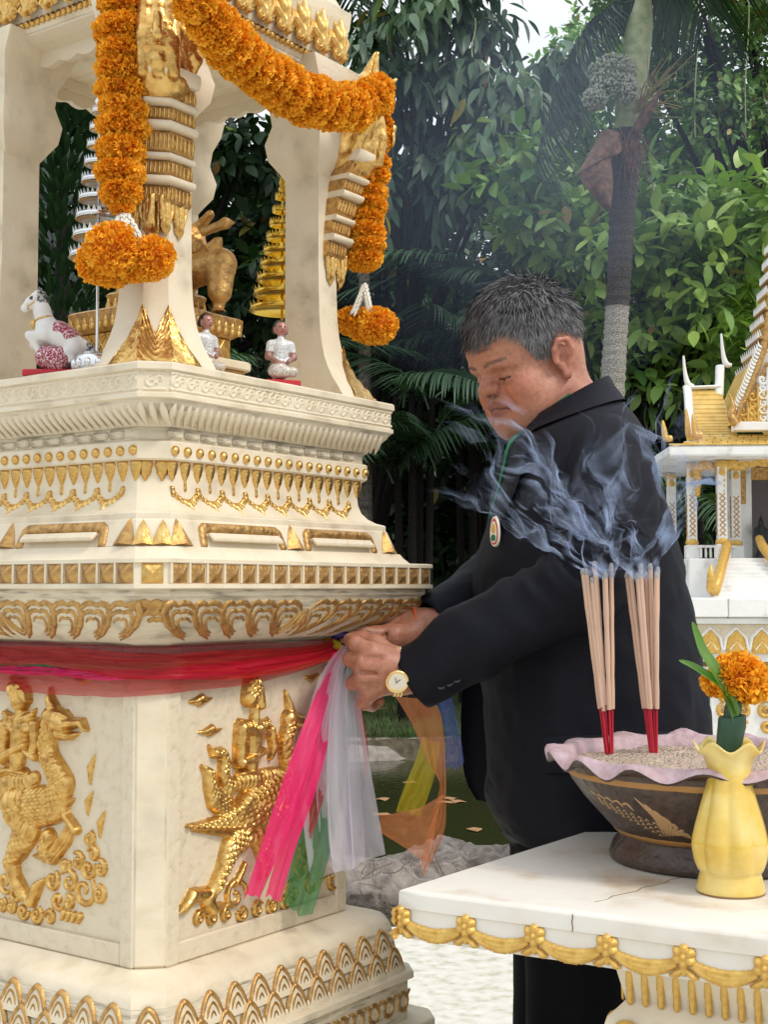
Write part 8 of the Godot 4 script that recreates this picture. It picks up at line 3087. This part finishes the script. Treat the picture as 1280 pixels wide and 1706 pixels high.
# ================= garlands, cloths, smoke =================
func garland(nm: String, label: String, path: Array, rad: Array, heads: Array, step: float) -> Node3D:
	var T := thing(nm, label, "garland", path[0], 0.0, "marigold garlands on the shrine")
	var n := 200
	var p := curve(path, n)
	var r := curve(rad, n)
	var g := G.new()
	var sp := []
	for i in range(0, n, 8):
		sp.append(p[i] - path[0])
	g.tube(sp, [0.010], 6)
	part(T, "core", g.done(), M.dry_leaf)
	var run := 0.0
	var nxt := 0.0
	var k := 0
	for i in n - 1:
		if run >= nxt:
			var t: Vector3 = (p[mini(i + 1, n - 1)] - p[maxi(i - 1, 0)]).normalized()
			t = (t + Vector3(rng.randfn(), rng.randfn(), rng.randfn()) * 0.10).normalized()
			var x := t.cross(Vector3(0.3, 0.2, 1)).normalized()
			var s: float = r[i] / 0.031 * rng.randf_range(0.92, 1.08)
			part(T, "marigold_head", heads[k % heads.size()], M.marigold_petal, Transform3D(Basis(x, t, x.cross(t)) * Basis(UP, k * 1.9) * Basis().scaled(Vector3(s, s, s)), p[i] - path[0] + Vector3(rng.randfn(), rng.randfn(), rng.randfn()) * 0.0016))
			nxt += step * rng.randf_range(0.85, 1.15)
			k += 1
		run += (p[i + 1] - p[i]).length()
	return T


func buds(T: Node3D, pts: Array) -> void:
	var g := G.new()
	var p := curve(pts, 15)
	for i in 15:
		var q: Vector3 = p[i]
		var d: Vector3 = (p[mini(i + 1, 14)] - p[maxi(i - 1, 0)]).normalized()
		for k in 3:
			var a := k * TAU / 3 + i
			var o := d.cross(Vector3(cos(a), 0.2, sin(a))).normalized() * 0.0034
			g.tube([q + o * 0.3 - d * 0.004, q + o, q + o * 1.2 + d * 0.006], [0.0016, 0.0024, 0.0010], 5)
	part(T, "bud_string", g.done(), M.bud_white)


func garlands() -> void:
	var heads := []
	for i in 4:
		heads.append(marigold(Vector3(0.0315, 0.0165, 0.0315), 520, 0.0074, 200 + i))
	var ball := marigold(Vector3(0.0300, 0.0270, 0.0300), 520, 0.0066, 300)
	var d := 1.69
	var T := garland("marigold_garland", "thick orange marigold garland hanging straight down left of the shrine's front column", [at(206, -60, d), at(204, 40, d), at(202, 150, d), at(203, 260, d), at(204, 330, d)], [0.0315, 0.0315, 0.0310, 0.0300, 0.0260], heads, 0.0262)
	var o := T.position
	part(T, "marigold_head", heads[1], M.marigold_petal, Transform3D(Basis(Vector3.RIGHT, 0.6).scaled(Vector3(0.5, 0.5, 0.5)), at(203, 345, d) - o))
	buds(T, [at(205, 352, d) - o, at(196, 372, d - 0.01) - o, at(190, 392, d - 0.01) - o])
	buds(T, [at(206, 352, d) - o, at(222, 378, d - 0.015) - o, at(238, 412, d - 0.015) - o])
	buds(T, [at(205, 352, d) - o, at(208, 375, d - 0.02) - o, at(215, 395, d - 0.02) - o])
	for q in [[188, 415, -0.020, 1.18], [164, 438, 0.004, 0.95], [190, 442, 0.02, 1.0], [252, 430, -0.006, 1.0], [226, 440, 0.008, 0.85]]:
		part(T, "marigold_head", ball, M.marigold_petal, Transform3D(Basis(Vector3(0.3, 1, 0.5).normalized(), q[0]).scaled(Vector3.ONE * q[3]), at(q[0], q[1], d + q[2]) - o))
	T = garland("marigold_garland", "long orange marigold garland sweeping across the roof edge and over the right naga", [at(292, -70, 1.60), at(318, -12, 1.61), at(352, 40, 1.64), at(402, 92, 1.70), at(470, 142, 1.78), at(540, 176, 1.86), at(598, 174, 1.92), at(632, 152, 1.945)], [0.0310, 0.0310, 0.0310, 0.0315, 0.0325, 0.0330, 0.0320, 0.0290], heads, 0.0250)
	d = 2.07
	T = garland("marigold_garland", "thinner orange marigold garland dangling behind the right column's naga", [at(628, 150, 1.97), at(634, 180, d), at(626, 250, d), at(616, 330, d), at(610, 400, d), at(609, 452, d)], [0.024, 0.023, 0.024, 0.026, 0.0275, 0.0270], heads, 0.0225)
	o = T.position
	buds(T, [at(608, 476, d) - o, at(600, 496, d - 0.01) - o, at(590, 520, d - 0.01) - o])
	buds(T, [at(608, 476, d) - o, at(612, 496, d - 0.015) - o, at(616, 518, d - 0.015) - o])
	for q in [[630, 543, -0.01, 1.0], [604, 541, 0.01, 0.90], [584, 535, 0.02, 0.80], [616, 548, 0.015, 0.85]]:
		part(T, "marigold_head", ball, M.marigold_petal, Transform3D(Basis(Vector3(0.3, 1, 0.5).normalized(), q[0]).scaled(Vector3.ONE * q[3]), at(q[0], q[1], d + q[2]) - o))


func ribbon(nm: String, label: String, m: Material, left: Array, right: Array, amp: float, waves: float, ph: float) -> void:
	var n := 60
	var w := 22
	var L := []
	var R := []
	for q in left:
		L.append(at(q[0], q[1], q[2]))
	for q in right:
		R.append(at(q[0], q[1], q[2]))
	L = curve(L, n)
	R = curve(R, n)
	var rows := []
	for i in n:
		var t := i / (n - 1.0)
		var row := PackedVector3Array()
		for j in w:
			var u := j / (w - 1.0)
			var p: Vector3 = L[i].lerp(R[i], u)
			var k := amp * (0.35 + 0.65 * t)
			p.z += 0.45 * k * sin(u * waves * 2.9 * PI + ph * 3.0 + t * 4.0 + 3.0 * noise.get_noise_2d(t * 2.0, ph)) + k * sin(u * waves * PI + ph + t * 2.0) + 0.5 * k * noise.get_noise_3d(u * 3.0 + ph, t * 3.0, ph)
			p.x += 0.3 * k * sin(u * waves * PI * 1.7 + t * 3.0 + ph)
			p.y += (0.005 * noise.get_noise_2d(u * 2.5 + ph, 3.0) + 0.003 * sin(u * 5.0 + ph)) * t
			row.append(p)
		rows.append(row)
	var g := G.new()
	g.grid(rows)
	solo(nm, g.done(), m, label, "ribbon", "sheer ribbons tied to the shrine")


func cloths() -> void:
	# sashes round the pedestal; y of their upper and lower edges along the way
	var SX: Transform3D = shrine.transform
	var knot := at(566, 1072, 1.985)
	var wrap := func(nm: String, label: String, m: Material, off: float, top: Array, bot: Array, ph: float, kt: float, kb: float) -> void:
		var rows := []
		var n := 110
		var a := 0.2175 + off
		for i in n:
			var t := i / (n - 1.0)
			var s := lerpf(-0.36, 0.245, t)
			# s runs along the left face, round the corner strip, then along the right face
			var base: Vector3
			var nn: Vector3
			if s < -0.03:
				base = Vector3(s * 1.0 + 0.03 + 0.1875, 0, a)
				nn = Vector3(0, 0, 1)
			elif s < 0.015:
				var u := (s + 0.03) / 0.045
				base = Vector3(0.1875, 0, a).lerp(Vector3(a, 0, 0.1875), u)
				nn = Vector3(u, 0, 1.0 - u).normalized()
			else:
				base = Vector3(a, 0, 0.1875 - (s - 0.015) * 1.63)
				nn = Vector3(1, 0, 0)
			var row := PackedVector3Array()
			for j in 19:
				var v := j / 18.0
				var y := lerpf(lookup(top, t), lookup(bot, t), v)
				var rip := 0.0035 * sin(v * 13.0 + ph + 5.0 * noise.get_noise_2d(t * 3.0, ph)) + 0.0025 * sin(v * 29.0 + t * 9.0 + ph)
				y += 0.004 * noise.get_noise_3d(t * 5.0, v * 2.0, ph)
				var p: Vector3 = SX * (base + nn * (0.004 + absf(rip)) + Vector3(0, y, 0))
				var e := smoothstep(0.80, 1.0, t)
				var kp := knot + Vector3(0, lerpf(kt, kb, v), 0.006 * sin(v * 9.0))
				row.append(p.lerp(kp, e * e))
			rows.append(row)
		var g := G.new()
		g.grid(rows)
		solo(nm, g.done(), m, label, "sash", "sheer sashes round the pedestal")
	wrap.call("cloth_wrap", "sheer red sash wrapped low round the pedestal", M.sheer_red, 0.000, [[0.0, 1.070], [0.5, 1.066], [0.75, 1.070], [1.0, 1.075]], [[0.0, 1.028], [0.3, 1.030], [0.55, 1.032], [0.8, 1.042], [1.0, 1.065]], 0.4, 0.006, -0.012)
	wrap.call("cloth_wrap", "dull green sheer sash showing between the red layers", M.sheer_green, 0.005, [[0.0, 1.088], [0.5, 1.086], [1.0, 1.085]], [[0.0, 1.060], [0.5, 1.058], [1.0, 1.075]], 1.9, 0.010, -0.004)
	wrap.call("cloth_wrap", "crimson sheer sash along the top of the wrapped bundle", M.sheer_crimson, 0.010, [[0.0, 1.099], [0.5, 1.097], [0.8, 1.096], [1.0, 1.090]], [[0.0, 1.068], [0.5, 1.074], [0.75, 1.079], [1.0, 1.078]], 3.1, 0.013, 0.002)
	wrap.call("cloth_wrap", "bright pink sheer sash crossing the right face under the crimson one", M.sheer_pink, 0.008, [[0.0, 1.062], [0.5, 1.066], [0.7, 1.072], [1.0, 1.080]], [[0.0, 1.056], [0.5, 1.054], [0.72, 1.053], [1.0, 1.070]], 4.4, 0.006, -0.006)
	wrap.call("cloth_wrap", "second red sheer sash over the outside of the bundle", M.sheer_red, 0.014, [[0.0, 1.094], [0.35, 1.092], [0.55, 1.090], [1.0, 1.086]], [[0.0, 1.066], [0.3, 1.070], [0.5, 1.060], [0.75, 1.048], [1.0, 1.070]], 5.7, 0.012, -0.010)
	# knot
	var K := thing("cloth_knot", "small tight knot of blue and yellow cloth at the man's fingertips", "knot", knot)
	for q in [[M.sheer_violet, 0.002, 0.004, 0.0], [M.sheer_yellow, -0.008, -0.006, 0.8], [M.sheer_red, 0.006, -0.012, 1.9]]:
		var g := G.new()
		var p := []
		for i in 15:
			var a := TAU * i / 14.0
			p.append(Vector3(q[1] + 0.011 * cos(a + q[3]), q[2] + 0.010 * sin(a), 0.010 * sin(a + q[3])))
		g.tube(p, [0.0062, 0.007, 0.0062, 0.0055], 9, false)
		part(K, "knot_loop", g.done(), q[0])
	# hanging ends
	ribbon("sheer_ribbon", "wide translucent white organza end hanging from the knot", M.sheer_white, [[572, 1074, 1.945], [545, 1104, 1.935], [522, 1150, 1.92], [500, 1230, 1.90], [497, 1310, 1.895], [508, 1400, 1.90], [520, 1478, 1.905]], [[594, 1076, 1.945], [595, 1112, 1.935], [598, 1170, 1.925], [612, 1270, 1.93], [626, 1350, 1.94], [640, 1420, 1.95]], 0.014, 3.4, 0.3)
	ribbon("sheer_ribbon", "second white organza fold over the first, shorter at its right", M.sheer_white, [[576, 1076, 1.935], [556, 1110, 1.92], [540, 1180, 1.905], [530, 1280, 1.895], [536, 1380, 1.90], [545, 1452, 1.905]], [[592, 1078, 1.935], [588, 1120, 1.92], [590, 1190, 1.91], [600, 1290, 1.92], [606, 1370, 1.93], [610, 1432, 1.935]], 0.018, 4.6, 2.1)
	ribbon("sheer_ribbon", "hot pink cloth strip slanting down across the gilded rider", M.sheer_pink, [[556, 1086, 1.955], [528, 1150, 1.915], [492, 1240, 1.87], [450, 1360, 1.84], [406, 1496, 1.825]], [[572, 1092, 1.955], [548, 1160, 1.915], [522, 1250, 1.87], [484, 1370, 1.84], [432, 1494, 1.825]], 0.004, 1.2, 0.0)
	ribbon("sheer_ribbon", "second narrower pink strip right of the first", M.sheer_pink, [[560, 1090, 1.965], [538, 1180, 1.925], [508, 1290, 1.88], [470, 1400, 1.85], [443, 1497, 1.838]], [[574, 1096, 1.965], [556, 1190, 1.925], [530, 1300, 1.88], [492, 1410, 1.85], [466, 1498, 1.838]], 0.004, 1.0, 1.1)
	ribbon("sheer_ribbon", "red sheer cloth glowing behind the pink strips", M.sheer_red, [[566, 1092, 1.975], [546, 1180, 1.945], [520, 1290, 1.905], [500, 1380, 1.89]], [[588, 1100, 1.975], [570, 1190, 1.945], [548, 1300, 1.915], [520, 1392, 1.90]], 0.006, 1.6, 0.7)
	ribbon("sheer_ribbon", "green sheer end hanging lowest, behind the white organza", M.sheer_green, [[572, 1094, 1.965], [552, 1180, 1.94], [524, 1290, 1.915], [496, 1410, 1.895], [474, 1516, 1.885]], [[598, 1100, 1.955], [588, 1190, 1.94], [572, 1300, 1.93], [548, 1420, 1.915], [521, 1520, 1.905]], 0.008, 2.0, 1.7)
	ribbon("sheer_ribbon", "green fold of cloth under the man's near fingers", M.sheer_green, [[582, 1082, 1.935], [572, 1110, 1.925], [570, 1140, 1.925]], [[599, 1094, 1.930], [596, 1118, 1.925], [584, 1148, 1.925]], 0.003, 1.0, 0.2)
	ribbon("sheer_ribbon", "narrow red end falling along the pedestal's right edge", M.sheer_red, [[578, 1130, 1.98], [592, 1190, 1.985], [604, 1250, 1.99], [606, 1300, 1.99]], [[590, 1136, 1.98], [604, 1190, 1.985], [613, 1250, 1.99], [613, 1290, 1.99]], 0.004, 1.0, 0.4)
	ribbon("sheer_ribbon", "orange sheer cloth falling from behind the watch hand", M.sheer_orange, [[658, 1160, 2.02], [682, 1200, 2.02], [700, 1240, 2.02], [714, 1275, 2.02], [732, 1300, 2.02], [724, 1350, 2.02], [710, 1400, 2.02], [702, 1450, 2.02]], [[722, 1166, 2.02], [736, 1190, 2.02], [742, 1240, 2.02], [744, 1290, 2.02], [744, 1340, 2.02], [742, 1376, 2.02], [730, 1410, 2.02], [708, 1452, 2.02]], 0.007, 1.8, 0.9)
	ribbon("sheer_ribbon", "lower twist of orange sheer cloth swinging to the left", M.sheer_orange, [[738, 1322, 2.015], [700, 1345, 2.01], [660, 1356, 2.005], [629, 1362, 2.0]], [[712, 1440, 2.015], [690, 1424, 2.01], [662, 1404, 2.005], [634, 1386, 2.0]], 0.010, 2.2, 1.4)
	ribbon("sheer_ribbon", "yellow sheer end hanging inside the orange cloth", M.sheer_yellow, [[704, 1228, 2.04], [690, 1270, 2.04], [672, 1315, 2.04], [660, 1356, 2.04]], [[734, 1240, 2.04], [728, 1280, 2.04], [716, 1320, 2.04], [699, 1357, 2.04]], 0.006, 1.7, 0.5)
	ribbon("sheer_ribbon", "blue sheer cloth behind the orange one, nearest the man's jacket", M.sheer_blue, [[720, 1160, 2.07], [736, 1200, 2.07], [744, 1240, 2.07], [744, 1282, 2.07]], [[752, 1156, 2.07], [760, 1190, 2.07], [768, 1240, 2.07], [772, 1272, 2.07]], 0.006, 1.8, 2.0)


func curl(p: Vector3) -> Vector3:
	var e := 0.006
	var v := Vector3.ZERO
	for o in [[9.0, 1.0], [21.0, 0.55]]:
		var f: float = o[0]
		var q := p * f
		var h := e * f
		var dx := Vector3(h, 0, 0)
		var dy := Vector3(0, h, 0)
		var dz := Vector3(0, 0, h)
		var A := func(r: Vector3) -> float: return noise.get_noise_3d(r.x, r.y, r.z)
		var Bn := func(r: Vector3) -> float: return noise.get_noise_3d(r.x + 31.4, r.y, r.z - 9.0)
		var Cn := func(r: Vector3) -> float: return noise.get_noise_3d(r.x, r.y - 47.0, r.z + 13.0)
		v += Vector3((Cn.call(q + dy) - Cn.call(q - dy)) - (Bn.call(q + dz) - Bn.call(q - dz)), (A.call(q + dz) - A.call(q - dz)) - (Cn.call(q + dx) - Cn.call(q - dx)), (Bn.call(q + dx) - Bn.call(q - dx)) - (A.call(q + dy) - A.call(q - dy))) / h * o[1]
	return v


func smoke() -> void:
	# sheets of smoke: lines of seeds over the glowing tips, carried along by a swirling draught
	var st := SurfaceTool.new()
	st.begin(Mesh.PRIMITIVE_TRIANGLES)
	st.set_smooth_group(0)
	var srcs := [[988, 966, 1.73, 0], [1000, 966, 1.725, 1], [1014, 966, 1.72, 0], [1020, 968, 1.72, 3], [1064, 972, 1.725, 0], [1074, 970, 1.72, 1], [1086, 970, 1.72, 2], [1098, 970, 1.725, 3], [1080, 971, 1.715, 0], [994, 966, 1.715, 2], [1008, 966, 1.71, 2], [1092, 971, 1.71, 1], [1070, 972, 1.73, 2]]
	var k := 0
	for s in srcs:
		k += 1
		var seeds := 34
		var steps := 84
		var ps := []
		var o := at(s[0], s[1], s[2])
		var a := k * 1.1
		for j in seeds:
			var u := j / (seeds - 1.0) - 0.5
			ps.append(o + Vector3(cos(a) * u * 0.018, 0.0, sin(a) * u * 0.018 - 0.008))
		var row0 := []
		var col0 := []
		for i in steps:
			var t := i / (steps - 1.0)
			var row := ps.duplicate()
			var cr := []
			for j in seeds:
				var gap: float = (ps[mini(j + 1, seeds - 1)] - ps[maxi(j - 1, 0)]).length() * 0.5
				var p: Vector3 = ps[j]
				var al := clampf(0.0016 / maxf(gap, 0.0004), 0.10, 1.0) * DENSE
				al *= sin(PI * j / (seeds - 1.0)) * smoothstep(0.0, 0.05, t) * pow(1.0 - t, 0.7) * clampf(0.45 + 1.5 * noise.get_noise_3d(p.x * 24.0 + k, p.y * 24.0, p.z * 24.0) + 0.5 * noise.get_noise_3d(p.x * 70.0 + k, p.y * 70.0, p.z * 70.0), 0.0, 1.3)
				al *= smoothstep(0.26, 0.13, o.x - p.x)
				cr.append(Color(1, 1, 1, clampf(al, 0.0, 0.6)))
			if i > 0:
				for j in seeds - 1:
					if maxf(maxf(col0[j].a, col0[j + 1].a), maxf(cr[j].a, cr[j + 1].a)) < 0.022:
						continue
					for q in [[row0, col0, j], [row0, col0, j + 1], [row, cr, j + 1], [row0, col0, j], [row, cr, j + 1], [row, cr, j]]:
						st.set_color(q[1][q[2]])
						st.add_vertex(q[0][q[2]])
			row0 = row
			col0 = cr
			for j in seeds:
				var p: Vector3 = ps[j]
				var drift: Vector3 = [Vector3(-0.20 - 0.75 * t, 0.62, 0.03), Vector3(0.10 - 0.30 * t, 0.70, 0.03), Vector3(-0.45 - 0.55 * t, 0.42 + 0.2 * t, 0.03), Vector3(0.22 - 0.9 * t, 0.55, 0.02)][s[3]]
				var sw := curl(p + Vector3(0, -t * 0.03, k * 0.010)) * SWIRL * minf(t * 4.0, 1.0)
				ps[j] = p + (drift + sw.limit_length(1.5)) * 0.0038
	# the thinned-out smoke that hangs before the trees
	var fm := FogMaterial.new()
	fm.albedo = Color(0.80, 0.87, 1.0)
	fm.density = 0.055
	var V := thing("smoke_haze", "faint bluish veil of drifting smoke above the man in front of the trees", "smoke")
	V.set_meta("kind", "stuff")
	for q in [[930, 330, 5.2, 1.9, 1.5, 1.0, 0.5], [850, 250, 5.6, 1.4, 1.3, 1.0, -0.4], [1010, 180, 5.4, 1.2, 1.4, 0.9, 0.2]]:
		var v := FogVolume.new()
		v.name = "haze_puff"
		v.shape = RenderingServer.FOG_VOLUME_SHAPE_ELLIPSOID
		v.size = Vector3(q[3], q[4], q[5])
		v.material = fm
		V.add_child(v, true)
		v.position = at(q[0], q[1], q[2])
		v.rotation.z = q[6]
	st.generate_normals()
	st.index()
	solo("smoke", st.commit(), M.smoke_wisp, "curling blue grey smoke rising from the burning incense tips", "smoke", "", "stuff")
